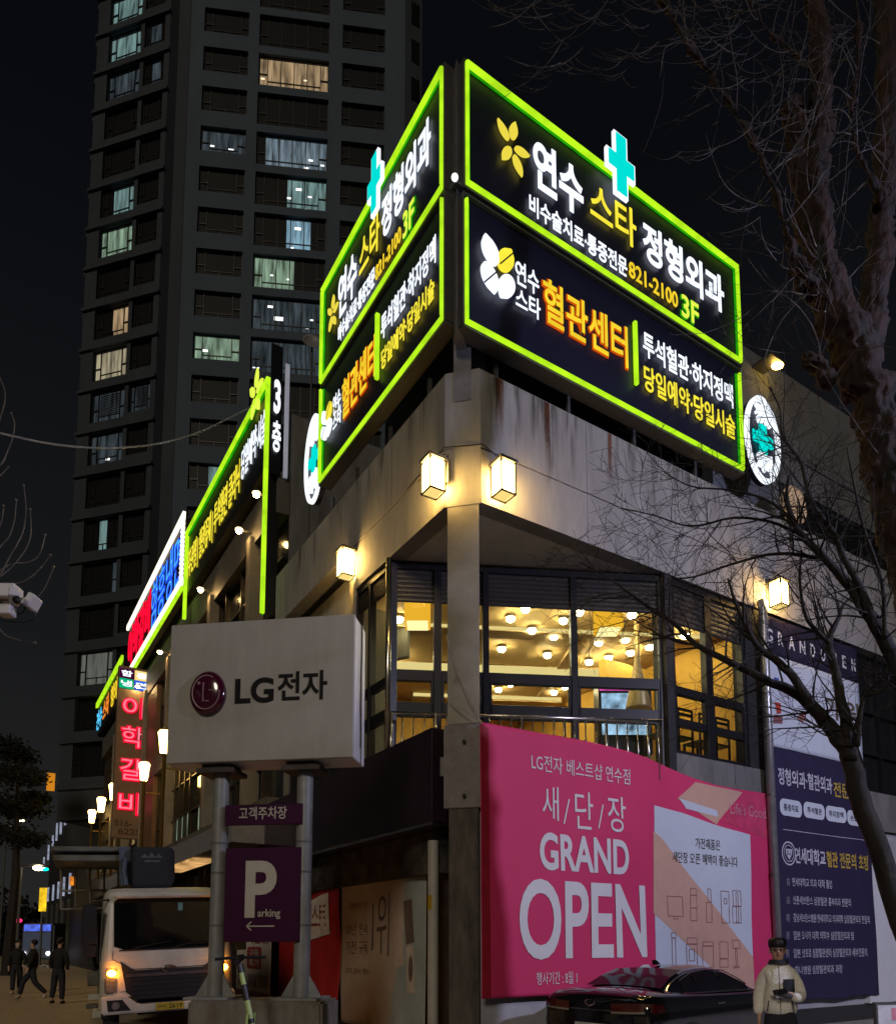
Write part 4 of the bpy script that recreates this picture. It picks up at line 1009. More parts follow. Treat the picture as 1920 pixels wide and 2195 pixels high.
def tx(s, l, t_, r, b, bold, m=M_plate):
    a1 = on(MS, l, b, -.15); a2 = on(MS, r, t_, -.15); lettering(s, MS, a1[0], a2[0], a1[1], a2[1], -.149, .004, m, pyl, bold=bold)
tx('P', 524, 1845, 594, 1968, .03); tx('arking', 552, 1949, 601, 1971, .015)
am = MB(); ax0, az = on(MS, 529, 1986, -.15); ax1 = on(MS, 588, 1986, -.15)[0]
am.box(MS, ax0, ax1, az-.008, az+.008, -.149, -.145)
for s_ in (-1, 1): am.prism(MS @ T(ax0, az, -.149) @ Rz(s_*radians(42)), [(-.004, -.008), (.085, -.008), (.085, .008), (-.004, .008)], .0045, .008)
am.build('arrow', M_plate, pyl)
# cable hanging down the side of the sign
cb = MB(); pts = [(783, 1320), (780, 1370), (778, 1430), (777, 1500), (779, 1555), (786, 1590)]
cb.tube([MS @ Vector((sx1+.018, on(MS, 760, py)[1], -.30-.02*math.sin(i*1.7))) for i, (px, py) in enumerate(pts)], .009, 6); cb.build('cable', M_black, pyl)
# concrete block under the posts
bx0 = on(MS, 402, 2136, .12)[0]; bx1 = on(MS, 690, 2136, .12)[0]
blk = MB().box(MS, bx0, bx1, 0, ZBK-.002, -.62, .12).build('concrete_block', mat('stained_concrete', (.17, .165, .14), .85, var=.3, scale=3, stretch=(2, 2, .6), bump=.4, bscale=20, dirt=(.10, .075, .05)), bevel=.03, seg=2)
tag(blk, 'rust streaked concrete block under the two posts of the white store sign', 'concrete block')

# ================================================================== LEFT GROUND FLOOR: fascia, wall, hung banners
zf1 = on(ML, 940, 1552, .1)[1]; zf0 = on(ML, 943, 1756, .1)[1]
M_fascia = mat('plum_fascia', (.022, .012, .020), .16, spec=.7, var=.2, scale=1)
f = MB(); Lbox(f, .62, 10.2, zf0, zf1, -.35, .10); f.build('fascia', M_fascia, building, bevel=.01)
f = MB(); Lbox(f, .62, 10.2, zf0-.05, zf0-.005, -.3, .11); f.build('fascia_trim', M_steel, building)
f = MB(); Lbox(f, .55, UE, zf1+.005, ZF-.0, -.3, .16); f.build('fascia_cap', mat('purple_cap', (.045, .025, .05), .5), building) if ZF > zf1 else f.bm.free()
f = MB(); Lbox(f, .62, UE, 0, zf0-.05, -.62, -.45); f.build('shop_wall', mat('dark_shop_wall', (.035, .03, .028), .7, var=.4, scale=2), building)
f = MB(); Lbox(f, .9, UE, zf0-.75, zf0-.06, -.46, -.2); f.build('torn_ceiling', mat('torn_board', (.05, .045, .04), .9, var=.6, scale=3), building)
oB2 = -.30
def cloth(M, x0, x1, z0, z1, o, amp, seed, m, name, root, nu=36, nv=30, top=None, bot=None, freq=1.0):
    rnd = random.Random(seed); ph = [rnd.uniform(0, 6.3) for _ in range(8)]
    def dsp(x, z):
        X = x*freq; Z = z*freq
        return amp*(.55*sin(2.1*X+ph[0]+.4*sin(1.3*Z+ph[1]))+.35*sin(4.7*X+1.1*Z+ph[2])+.25*sin(3.1*Z-1.7*X+ph[3])+.2*sin(9*X+3*Z+ph[4]))
    def fn(s, t):
        x = x0+(x1-x0)*s; zb = bot(x) if bot else z0; zt = top(x) if top else z1
        z = zb+(zt-zb)*t; return M @ Vector((x, z, o+dsp(x, z)))
    mb = MB().grid(fn, nu, nv); ob = mb.build(name, m, root, smooth=True, fix=False)
    md = ob.modifiers.new('thick', 'SOLIDIFY'); md.thickness = .006; md.offset = -1
    return ob, dsp
def patch(M, pts, dsp, lift, o, m, name, root):
    """printed area: polygon cut fine enough to follow the cloth"""
    bm = bmesh.new(); vs = [bm.verts.new((x, z, 0)) for x, z in pts]; bm.faces.new(vs)
    bmesh.ops.triangulate(bm, faces=bm.faces[:])
    for _ in range(6):
        ed = [e for e in bm.edges if e.calc_length() > .14]
        if not ed: break
        bmesh.ops.subdivide_edges(bm, edges=ed, cuts=1); bmesh.ops.triangulate(bm, faces=bm.faces[:])
    mb = MB(); mp_ = {v: mb.bm.verts.new(M @ Vector((v.co.x, v.co.y, o+dsp(v.co.x, v.co.y)+lift))) for v in bm.verts}
    for f_ in bm.faces: mb.face([mp_[v] for v in f_.verts])
    bm.free(); ob = mb.build(name, m, root, fix=False)
    return ob
def print_text(s, M, box_, dsp, lift, o, m, root, bold=.0, spacing=1.0, name='lettering'):
    return lettering(s, M, *box_, 0, 0, m, root, bold=bold, spacing=spacing, name=name, warp=lambda x, z, q: (x, z, o+dsp(x, z)+lift))
def bxL(l, r, top, bot, o): return on(ML, l, bot[1], o)[0], on(ML, r, bot[1], o)[0], on(ML, *bot, o)[1], on(ML, *top, o)[1]
M_beige = mat('beige_banner', (.36, .335, .285), .75, var=.10, scale=.8); M_bteal = mat('grey_green_print', (.27, .33, .33), .75, var=.15, scale=1.5)
M_bprint = mat('faded_brown_print', (.11, .08, .065), .75); M_bpale = mat('pale_print', (.42, .37, .32), .7)
bb = thing('hanging_banner', Lp(2.5, -.3, .3), 'faded beige hanging banner with a large brown number beside the white pipe', 'banner')
x0, x1, z0, z1 = on(ML, 729, 2100, oB2)[0], on(ML, 910, 2100, oB2)[0], .12, on(ML, 910, 1792, oB2)[1]
_, dsB = cloth(ML, x0, x1, z0, z1, oB2, .03, 3, M_beige, 'cloth', bb)
patch(ML, [(x1-.02, z0+.02), (x1-.02, z1-.02), (x1-.62, z1-.02), (x1-.70, z0+1.9), (x1-1.1, z0+.6), (x1-1.1, z0+.02)], dsB, .004, oB2, M_bteal, 'tinted_area', bb)
print_text('1위', ML, bxL(799, 835, (834, 1913), (834, 2050), oB2), dsB, .008, oB2, M_bprint, bb, bold=-.005)
for s_, l, r, t_, b in (('대한민국 가전', 748, 790, 1932, 1948), ('10년 연속', 740, 790, 1978, 2005), ('가전 구독', 740, 790, 2017, 2047), ('고객 감사 행사', 740, 792, 2078, 2091)):
    print_text(s_, ML, bxL(l, r, (r, t_), (r, b), oB2), dsB, .008, oB2, M_bprint, bb, bold=.0)
def pxp(M, o, *pts): return [on(M, x, y, o) for x, y in pts]
patch(ML, pxp(ML, oB2, (866, 1932), (884, 1928), (888, 2020), (872, 2026)), dsB, .008, oB2, M_bprint, 'appliance_print', bb)
patch(ML, pxp(ML, oB2, (872, 2030), (886, 2028), (890, 2128), (873, 2132)), dsB, .008, oB2, M_bpale, 'appliance_print', bb)
cxx, czz = on(ML, 881, 2078, oB2); patch(ML, [(cxx+.07*cos(t/14*2*pi), czz+.22*sin(t/14*2*pi)) for t in range(14)], dsB, .011, oB2, M_bprint, 'appliance_door', bb)
patch(ML, pxp(ML, oB2, (845, 1958), (866, 1955), (866, 2070), (845, 2075)), dsB, .006, oB2, M_bpale, 'appliance_print', bb)
# red stretched banner with its card
M_redc = mat('red_cloth', (.40, .02, .02), .6, var=.2, scale=1.5); M_redp = mat('dark_red_print', (.22, .02, .02), .6)
rb = thing('hanging_banner', Lp(4.6, -.3, .3), 'dark red hanging banner with a tilted white card left of the beige banner', 'banner')
x0, x1 = on(ML, 640, 2100, oB2)[0], on(ML, 724, 2100, oB2)[0]; zt = on(ML, 722, 1872, oB2)[1]
_, dsR = cloth(ML, x0, x1, .22, zt, oB2, .045, 8, M_redc, 'cloth', rb)
patch(ML, pxp(ML, oB2, (655, 1938), (706, 1914), (710, 2003), (658, 2020)), dsR, .03, oB2, mat('card_white', (.65, .6, .54), .6), 'card', rb)
print_text('베스트', ML, bxL(658, 704, (690, 1936), (690, 1993), oB2), dsR, .036, oB2, M_redp, rb, bold=.01)
# red strip and white poster further left
r2 = thing('hanging_banner', Lp(6.6, -.3, .3), 'plain red narrow banner seen just below the plum parking board', 'banner')
_, dq = cloth(ML, on(ML, 588, 2100, oB2)[0], on(ML, 638, 2100, oB2)[0], on(ML, 600, 2140, oB2)[1], zt, oB2, .03, 9, M_redc, 'cloth', r2, 10, 14)
ps = thing('poster', Lp(9.2, 0, .4), 'white poster with a red rounded box partly hidden by the left sign post', 'poster')
x0, x1, z0, z1 = on(ML, 506, 2100, .0)[0], on(ML, 578, 2100, .0)[0], on(ML, 545, 2140, 0)[1], on(ML, 545, 2000, 0)[1]
MB().box(ML, x0, x1, z0, z1, -.02, .0).build('sheet', mat('poster_white', (.62, .56, .5), .6), ps)
MB().box(ML, x0, x1, z0, z0+.16, .001, .004).build('colour_band', mat('mauve_print', (.24, .08, .14), .6), ps)
W_ = x1-x0; H_ = z1-z0
def rrect(x0, x1, z0, z1, r, n=5):
    return [(cx+r*cos(a0+pi/2*k/n), cz+r*sin(a0+pi/2*k/n)) for cx, cz, a0 in ((x1-r, z1-r, 0), (x0+r, z1-r, pi/2), (x0+r, z0+r, pi), (x1-r, z0+r, 1.5*pi)) for k in range(n+1)]
MB().prism(ML, rrect(x0+W_*.34, x0+W_*.76, z0+H_*.44, z0+H_*.78, .1), .001, .005).build('red_box', mat('red_box_print', (.30, .03, .03), .6), ps)
lettering('구독', ML, x0+W_*.40, x0+W_*.7, z0+H_*.62, z0+H_*.74, .006, .002, M_bpale, ps); lettering('특가', ML, x0+W_*.40, x0+W_*.7, z0+H_*.47, z0+H_*.59, .006, .002, M_bpale, ps)
lettering('파격할인', ML, x0+W_*.1, x0+W_*.95, z0+H_*.83, z0+H_*.95, .001, .003, M_redp, ps, bold=.03)
for f0 in (.05, .38, .70): MB().box(ML, x0+W_*f0, x0+W_*(f0+.25), z0+H_*.17, z0+H_*.36, .001, .003).build('price_box', mat('pink_grey_print', (.30, .24, .26), .6), ps)
# white drain pipe with a yellow sticker at the corner
dpx = on(ML, 928, 2000, -.1)[0]
wp = thing('drain_pipe', ML @ Vector((dpx, 0, -.1)), 'thick white pipe with a yellow sticker beside the corner column', 'pipe')
MB().tube([ML @ Vector((dpx, 0, -.1)), ML @ Vector((dpx, on(ML, 928, 1803, -.1)[1], -.1))], .085, 18).build('pipe', mat('white_pvc', (.36, .345, .31), .45, var=.1, scale=3), wp, smooth=False)
MB().tube([ML @ Vector((dpx-.004, on(ML, 925, 1951, -.1)[1], -.096)), ML @ Vector((dpx-.004, on(ML, 925, 1920, -.1)[1], -.096))], .086, 18).build('sticker', mat('yellow_sticker', (.36, .22, .01), .5), wp)

# ================================================================== BANNERS ON THE RIGHT FACE
oP = .07
M_pink = mat('pink_banner', (.60, .032, .135), .65, var=.04, scale=.6); M_prt = mat('white_print', (.66, .66, .70), .6, var=.02); M_peach = mat('peach_print', (.56, .34, .27), .6, var=.05)
M_blueg = mat('pale_print_blue', (.52, .57, .68), .6, var=.03); M_ink = mat('ink_print', (.05, .05, .06), .6); M_inkred = mat('brown_red_print', (.26, .10, .11), .6)
M_pinkd = mat('deep_pink_hem', (.34, .01, .03), .6); M_rose = mat('rose_print', (.66, .24, .32), .6)
pb = thing('grand_open_banner', Rp(3.5, .07, .7), 'huge pink banner with white opening words stretched across the ground floor corner', 'banner')
tops = [on(MR, x, y, oP) for x, y in ((1030, 1548), (1085, 1558), (1140, 1568), (1200, 1578), (1256, 1589), (1305, 1600), (1349, 1612), (1392, 1627), (1430, 1644), (1460, 1658), (1488, 1669), (1530, 1682), (1575, 1692), (1648, 1702))]
def ptop(x):
    if x <= tops[0][0]: return tops[0][1]
    for (a0, b0), (a1, b1) in zip(tops, tops[1:]):
        if x <= a1:
            t = (x-a0)/(a1-a0); return b0+(b1-b0)*t
    return tops[-1][1]
pzb = on(MR, 1030, 2142, oP)[1]
px0_, px1_ = on(MR, 1030, 1800, oP)[0], on(MR, 1654, 1850, oP)[0]
_, dsP = cloth(MR, px0_, px1_, pzb, 4.5, oP, .015, 21, M_pink, 'cloth', pb, 170, 90, top=ptop)
def bxR(l, r, top, bot, o=oP): return on(MR, l, top[1], o)[0], on(MR, r, top[1], o)[0], on(MR, *bot, o)[1], on(MR, *top, o)[1]
patch(MR, [(px0_+.004, pzb+.01), (px0_+.16, pzb+.01), (px0_+.15, ptop(px0_)-.08), (px0_+.004, ptop(px0_)-.02)], dsP, .004, oP, M_pinkd, 'hem', pb)
L1, L2 = .005, .012
patch(MR, pxp(MR, oP, (1401, 1727), (1460, 1742), (1530, 1768), (1606, 1790), (1610, 1950), (1614, 2126), (1407, 2134), (1403, 1950)), dsP, L1, oP, M_blueg, 'print_area', pb)
patch(MR, pxp(MR, oP, (1399, 1782), (1420, 1800), (1500, 1905), (1612, 2052), (1616, 2122), (1582, 2128), (1400, 1958)), dsP, L1+.003, oP, M_peach, 'print_area', pb)
patch(MR, pxp(MR, oP, (1452, 1712), (1490, 1677), (1590, 1699), (1540, 1760), (1535, 1768)), dsP, L1, oP, M_peach, 'print_area', pb)
patch(MR, pxp(MR, oP, (1456, 1712), (1536, 1738), (1538, 1752), (1470, 1734)), dsP, L1+.003, oP, M_blueg, 'print_area', pb)
patch(MR, pxp(MR, oP, (1592, 1701), (1646, 1706), (1648, 1800), (1548, 1760)), dsP, L1, oP, mat('warm_pink_print', (.60, .05, .14), .6), 'print_area', pb)
print_text('LG전자 베스트샵 연수점', MR, bxR(1137, 1347, (1137, 1614), (1137, 1650)), dsP, L2, oP, M_prt, pb, bold=.0)
for s_, l, r, t_, b in (('새', 1161, 1197, 1683, 1756), ('단', 1231, 1269, 1695, 1776), ('장', 1300, 1339, 1705, 1782)):
    print_text(s_, MR, bxR(l, r, (l, t_), (l, b)), dsP, L2, oP, M_prt, pb, bold=.0)
for l, r, t_, b in ((1207, 1221, 1712, 1766), (1279, 1292, 1724, 1776)):
    print_text('/', MR, bxR(l, r, (l, t_), (l, b)), dsP, L2, oP, M_prt, pb, bold=-.01)
print_text('GRAND', MR, bxR(1156, 1345, (1158, 1783), (1160, 1865)), dsP, L2, oP, M_prt, pb, bold=.028)
print_text('OPEN', MR, bxR(1112, 1381, (1153, 1884), (1153, 2058)), dsP, L2, oP, M_prt, pb, bold=.02)
print_text('행사기간 : 8월 1', MR, bxR(1150, 1236, (1153, 2085), (1153, 2112)), dsP, L2, oP, M_prt, pb, bold=.0)
print_text('가전제품은', MR, bxR(1489, 1541, (1491, 1796), (1491, 1819)), dsP, L2+.004, oP, M_ink, pb, bold=.0)
print_text('새단장 오픈 혜택이 좋습니다', MR, bxR(1441, 1578, (1444, 1825), (1444, 1849)), dsP, L2+.004, oP, M_ink, pb, bold=.0)
print_text("Life's Good.", MR, bxR(1562, 1643, (1565, 1721), (1565, 1745)), dsP, L2+.002, oP, M_rose, pb, bold=.0)
M_rope = mat('rope', (.42, .41, .38), .8)
rA = MR @ Vector((px0_+.02, ptop(px0_)-.03, oP+.02))
for pts in (((957, 1362), (975, 1430), (1000, 1490)), ((957, 1485), (985, 1515))):
    MB().tube([at_y(x, y, 10.93) for x, y in pts]+[rA], .008, 5).build('rope', M_rope, pb)
MB().tube([at_y(972+6*cos(t/10*2*pi), 1436+5*sin(t/10*2*pi), 10.92) for t in range(11)], .007, 5).build('rope_knot', M_rope, pb)
# row of appliance drawings in thin lines
def icon(parts):
    mb = MB(); w_ = .012
    def strip(x0, z0, x1, z1):
        n = max(1, int(max(abs(x1-x0), abs(z1-z0))/.05)); hor = abs(x1-x0) > abs(z1-z0); prev = None
        for i in range(n+1):
            x = x0+(x1-x0)*i/n; z = z0+(z1-z0)*i/n; o = oP+dsP(x, z)+.0125
            q = [mb.bm.verts.new(MR @ Vector((x, z, o))), mb.bm.verts.new(MR @ Vector((x, z+w_, o) if hor else (x+w_, z, o)))]
            if prev: mb.face([prev[0], q[0], q[1], prev[1]])
            prev = q
    for (l, t_, r, b) in parts:
        xa, za = on(MR, l, b, oP); xb, zb2 = on(MR, r, t_, oP)
        strip(xa, za, xb, za); strip(xa, zb2, xb, zb2); strip(xa, za, xa, zb2); strip(xb, za, xb, zb2)
    mb.build('appliance_drawing', M_inkred, pb, fix=False)
def zo(x, y): return 980+x/1.9064, 1500+y/1.9064
for parts in ([(858, 808, 918, 886), (880, 888, 898, 898)], [(952, 775, 976, 800), (952, 802, 976, 852), (952, 854, 976, 905)], [(1020, 776, 1030, 830), (1016, 832, 1034, 912)], [(1076, 786, 1104, 914), (1086, 815, 1096, 836)], [(1123, 784, 1154, 845), (1123, 848, 1154, 914), (1138, 790, 1142, 912)],
              [(872, 955, 890, 975), (876, 977, 888, 1086)], [(938, 976, 978, 1000), (938, 1002, 978, 1092), (948, 1022, 968, 1070)], [(1003, 992, 1043, 1008), (1003, 1010, 1043, 1096)], [(1070, 992, 1100, 1060), (1070, 1062, 1100, 1096)], [(1122, 985, 1150, 1018), (1134, 1020, 1138, 1092), (1124, 1092, 1148, 1098)]):
    icon([(*zo(l, t_), *zo(r, b)) for l, t_, r, b in parts])
# metal pipe between the banners
dx = on(MR, 1656, 1750, .16)[0]
dp = thing('drain_pipe', Rp(dx, .16), 'tall grey metal pipe between the pink banner and the purple banner', 'pipe')
MB().tube([Rp(dx, .14, 0), Rp(dx, .14, ZB-.1), Rp(dx, .10, ZB+.1)], .085, 16).build('pipe', mat('grey_pipe', (.34, .34, .36), .3, metal=.6, var=.15), dp, smooth=True)
bk_ = MB()
for z in (1.4, 3.0, 4.6, 6.2): bk_.tube([Rp(dx, .14, z-.03), Rp(dx, .14, z+.03)], .095, 16)
bk_.build('clamp', M_cap, dp)
# purple recruitment banner
oQ = .05
M_purple = mat('purple_banner', (.024, .018, .058), .6, var=.08, scale=.8); M_gold_p = mat('gold_print', (.46, .32, .06), .6); M_lav = mat('pale_lavender_print', (.50, .50, .62), .6)
qb = thing('recruiting_banner', Rp(9, .05, .7), 'dark purple banner with white rows of text and white pills right of the grey pipe', 'banner')
qx0, qx1 = dx+.13, on(MR, 1876, 2000, oQ)[0]; qz1 = on(MR, 1653, 1600, oQ)[1]; qz0 = on(MR, 1878, 2138, oQ)[1]
_, dsQ = cloth(MR, qx0, qx1, qz0, qz1, oQ, .014, 33, M_purple, 'cloth', qb, 110, 110, bot=lambda x: qz0+.05*abs(sin((x-qx0)*1.5)))
def q_t(s, l, r, t_, b, m, bold=.0): return print_text(s, MR, bxR(l, r, (l, t_), (l, b), oQ), dsQ, .01, oQ, m, qb, bold=bold)
q_t('정형외과·혈관외과', 1665, 1781, 1644, 1681, M_lav, .02); q_t('전문의', 1785, 1831, 1675, 1708, M_gold_p, .02)
for s_, l, r, t_, b in (('통증치료', 1669, 1716, 1711, 1747), ('투석혈관', 1720, 1766, 1718, 1752), ('하지정맥', 1769, 1812, 1726, 1759), ('손발부종', 1814, 1856, 1736, 1768)):
    xa, xb, za, zb2 = bxR(l, r, (l, t_), (l, b), oQ)
    patch(MR, rrect(xa, xb, za, zb2, .13), dsQ, .006, oQ, M_blueg, 'pill', qb)
    print_text(s_, MR, (xa+.12, xb-.12, za+.10, zb2-.10), dsQ, .011, oQ, M_purple, qb, bold=.015)
xa, za = on(MR, 1676, 1779, oQ); xb = on(MR, 1857, 1800, oQ)[0]
patch(MR, [(xa, za), (xb, za), (xb, za+.012), (xa, za+.012)], dsQ, .006, oQ, M_lav, 'rule', qb)
ex, ez = on(MR, 1689, 1830, oQ)
em = MB(); CI = lambda r: [(ex+r*cos(2*pi*k/28), ez+r*1.05*sin(2*pi*k/28)) for k in range(28)]
oo = oQ+dsQ(ex, ez)
em.ring(MR, CI(.235), CI(.205), oo+.006, oo+.010); em.ring(MR, CI(.165), CI(.150), oo+.006, oo+.010)
em.prism(MR, [(ex-.10, ez+.09), (ex+.10, ez+.09), (ex+.10, ez-.02), (ex, ez-.13), (ex-.10, ez-.02)], oo+.006, oo+.010)
em.build('emblem', M_lav, qb)
lettering('ㅇㅅ', MR, ex-.07, ex+.07, ez-.04, ez+.06, oo+.011, .002, M_purple, qb, bold=.02)
q_t('연세대학교', 1701, 1767, 1816, 1851, M_lav, .025); q_t('혈관 전문의 초빙', 1770, 1857, 1824, 1859, M_gold_p, .025)
for s_, l, r, t_, b in (('연세대학교 의과 대학 졸업', 1695, 1781, 1881, 1900), ('신촌세브란스 심장혈관 흉부외과 전문의', 1696, 1822, 1920, 1939), ('강남세브란스병원 연세대학교 의과대학 심장혈관외과 전임의', 1697, 1860, 1958, 1977), ('일본 오사카 대학 의학부 심장혈관외과 팀', 1698, 1828, 1996, 2015), ('일본 삿포로 심장혈관센터 심장혈관외과 세부전문의', 1699, 1856, 2034, 2054), ('하나병원 심장혈관외과 과장', 1702, 1804, 2071, 2090)):
    q_t(s_, l, r, t_, b, M_lav, .004)
    q_t('前', 1683, 1690, t_+1, b-1, mat('faint_print', (.28, .28, .36), .6), .0)
# opening banner above it
ob_ = thing('window_banner', Rp(9, .03, 5.2), 'navy and white banner with spaced capital letters hung over the upper windows behind branches', 'banner')
oW = .03
wx0, wx1 = on(MR, 1641, 1450, oW)[0], on(MR, 1842, 1500, oW)[0]; wz1 = on(MR, 1640, 1318, oW)[1]; wzm = on(MR, 1642, 1399, oW)[1]; wz0 = qz1+.02
_, dsW = cloth(MR, wx0, wx1, wzm+.002, wz1, oW, .008, 40, mat('navy_print', (.020, .016, .042), .6, var=.1), 'header', ob_, 30, 8)
_, dsW2 = cloth(MR, wx0, wx1, wz0, wzm, oW, .008, 41, M_blueg, 'cloth', ob_, 30, 20)
for ch_, l, r in (('G', 1643, 1656), ('R', 1667, 1678), ('A', 1690, 1703), ('N', 1713, 1725), ('D', 1736, 1746), ('O', 1758, 1768), ('P', 1784, 1792), ('E', 1803, 1811), ('N', 1822, 1830)):
    xa, xb = on(MR, l, 1400, oW)[0], on(MR, r, 1400, oW)[0]; zt_, zb2 = on(MR, 1645, 1347, oW)[1], on(MR, 1645, 1376, oW)[1]
    print_text(ch_, MR, (xa, xb, zb2, zt_), dsW, .01, oW, M_prt, ob_, bold=.02)
print_text('개원', MR, bxR(1768, 1838, (1768, 1488), (1768, 1540), oW), dsW2, .01, oW, M_bprint, ob_, bold=.02)
for pts, m in ((((1660, 1505), (1672, 1508), (1673, 1530), (1664, 1530)), mat('red_figure', (.45, .05, .03), .6)), (((1658, 1532), (1676, 1534), (1676, 1552), (1656, 1550)), M_inkred), (((1658, 1452), (1668, 1455), (1667, 1466), (1657, 1464)), mat('blue_figure', (.06, .1, .35), .6)), (((1712, 1528), (1726, 1533), (1720, 1550), (1710, 1545)), mat('pink_figure', (.5, .2, .2), .6))):
    patch(MR, pxp(MR, oW, *pts), dsW2, .008, oW, m, 'figure_print', ob_)
# white hoarding at the right
hd = thing('hoarding', Rp(12.4, 0, .3), 'plain white hoarding panel to the right of the purple banner', 'hoarding')
hx0, hx1, hz1 = qx1-.3, 15.9, on(MR, 1873, 1852, .02)[1]
for k in range(4):
    a_ = hx0+(hx1-hx0)*k/4; MB().box(MR, a_+.004, a_+(hx1-hx0)/4-.004, .36, hz1, -.115, .01).build('panel', mat('hoarding_white', (.56, .58, .64), .5, var=.04), hd)
# small easel sign at the lower right
ea = at_y(1905, 2190, 12.6)
es = thing('easel_board', (ea.x, ea.y, 0), 'small white framed easel board cut off by the lower right corner', 'sign')
ME_ = frame(Vector((ea.x, ea.y, 0)), Vector((.97, .24, 0)), UP, Vector((.24, -.97, 0)))
MB().box(ME_, -.22, .25, .25, .66, -.03, 0).build('board', mat('easel_white', (.6, .6, .66), .5), es)
fr_ = MB(); fr_.box(ME_, -.26, -.222, .05, .70, -.05, .015); fr_.box(ME_, .252, .29, .05, .70, -.05, .015); fr_.box(ME_, -.222, .252, .662, .70, -.05, .015); fr_.build('frame', M_cap, es)
MB().box(ME_, .06, .2, .40, .6, .001, .004).build('picture', M_rose, es)

# ================================================================== INSIDE THE RESTAURANT
G_dome = glow('dome_lamp', (1.0, .86, .46), 120)
def ceil_lamp(px, py, k, label, z=None, first=[None]):
    p = at_z(px, py, ZC-.09)
    if first[0] is None:
        r = thing('ceiling_lamp', (0, 0, 0), label, 'ceiling lamp', 'dome lamps on the restaurant ceiling')
        MB().lathe(I4, [(.02, -.06), (.06, -.048), (.082, -.016), (.085, .02)], 16).build('dome', G_dome, r, smooth=True)
        MB().lathe(I4, [(.09, .021), (.09, .085)], 16).build('rim', M_steel, r)
        first[0] = r
    else: r = copy_tree(first[0]); r['label'] = label
    r.location = p; return r
lampspots = [(1126, 1306), (1094, 1327), (1241, 1313), (1207, 1331), (1354, 1319), (1187, 1365), (1283, 1378), (1173, 1405), (1304, 1411), (1351, 1400), (1094, 1467), (1068, 1479), (1187, 1485), (1211, 1473), (1304, 1489), (1333, 1478), (855, 1328), (851, 1409), (1467, 1363), (1442, 1425), (1340, 1372), (1140, 1352), (1262, 1420), (1075, 1392), (1392, 1388)]
LBL = ('in the top row of the left wide pane', 'lower of the two close together beside the column', 'beside the middle mullion at the top', 'just left of the middle mullion, second row', 'top right of the diagonal glazing', 'above the middle of the left wide pane', 'in the middle of the right wide pane', 'low in the left wide pane', 'low in the right wide pane', 'beside the right post, low', 'upper one in the lower left pane', 'leftmost in the lower left pane', 'right in the lower left pane', 'next to the middle mullion in the lower pane', 'left one in the lower right pane', 'right one in the lower right pane', 'upper one in the narrow pane left of the column', 'lower one in the narrow pane left of the column', 'upper one in the windows right of the post', 'lower one in the windows right of the post', 'small one above the pale cone hood', 'small one between the two rows of the left wide pane', 'small one low in the middle of the right wide pane', 'small one near the column in the left wide pane', 'small one at the far right of the right wide pane')
for k, ((px, py), lb__) in enumerate(zip(lampspots, LBL)):
    ceil_lamp(px, py, k, 'glowing dome lamp ' + lb__)
# square paper lamps
G_amber = glow('amber_paper', (1.0, .50, .03), 1.1); G_amber2 = glow('amber_base', (1.0, .80, .35), 1.6)
for (px, py, lab) in ((895, 1318, 'square amber paper lamp in the narrow pane left of the column'), (1303, 1332, 'square amber paper lamp near the top right of the glazing')):
    p = at_z(px, py, ZC-.35)
    r = thing('paper_lamp', p, lab, 'ceiling lamp', 'amber paper lamps')
    MB().box(T(*p), -.24, .24, -.24, .24, -.2, .28).build('shade', G_amber, r); MB().box(T(*p), -.2, .2, -.2, .2, -.225, -.203).build('diffuser', G_amber2, r)
    MB().box(T(*p), -.02, .02, -.02, .02, .281, .345).build('rod', M_cap, r)
# wall TV / speakers and dark partition, hood pipes, chairs against the glass
tvp = at_y(846, 1375, 15.0)
tv = thing('wall_screen', tvp, 'grey hanging screen seen through the narrow pane left of the column', 'screen')
MB().box(T(*tvp) @ Rz(-.5), -.35, .35, -.05, .05, -.42, .42).build('case', mat('screen_grey', (.12, .11, .09), .5), tv, bevel=.02); MB().box(T(*tvp) @ Rz(-.5), -.02, .02, .06, .1, .3, 1.0).build('mount', M_cap, tv)
for (px, py, lab) in ((1366, 1440, 'beige cone shaped smoke hood pipe hanging in the right wide pane'),):
    p = at_y(px, py, 14.6)
    r = thing('smoke_hood', p, lab, 'smoke hood')
    MB().lathe(T(p.x, p.y, 0), [(.05, ZC-.01), (.06, p.z+.2), (.26, p.z-.75), (.25, p.z-.78)], 16).build('cone', mat('hood_beige', (.5, .36, .16), .4, metal=.3), r, smooth=True)
def chair(loc, rz, label, first=[None]):
    if first[0] is None:
        r = thing('dining_chair', (0, 0, 0), label, 'chair', 'slatted dining chairs by the right windows')
        MB().box(I4, -.22, .22, -.22, .22, .42, .46).build('seat', M_black, r, bevel=.01)
        b = MB(); b.box(I4, -.22, -.18, -.22, -.19, .0, 1.0); b.box(I4, .18, .22, -.22, -.19, 0, 1.0)
        for z in (.62, .74, .86, .96): b.box(I4, -.18, .18, -.215, -.195, z, z+.055)
        b.build('backrest', M_black, r)
        for sx_ in (-1, 1): MB().box(I4, sx_*.20-.02, sx_*.20+.02, .17, .21, 0, .419).build('leg', M_black, r)
        first[0] = r
    else: r = copy_tree(first[0]); r['label'] = label
    r.location = loc; r.rotation_euler = (0, 0, rz); return r
pf = MB().box(MR, uGR+.3, uPipe-.05, ZF+.002, ZS+.12, -2.4, -.45); pf.build('raised_floor', M_beam, building)
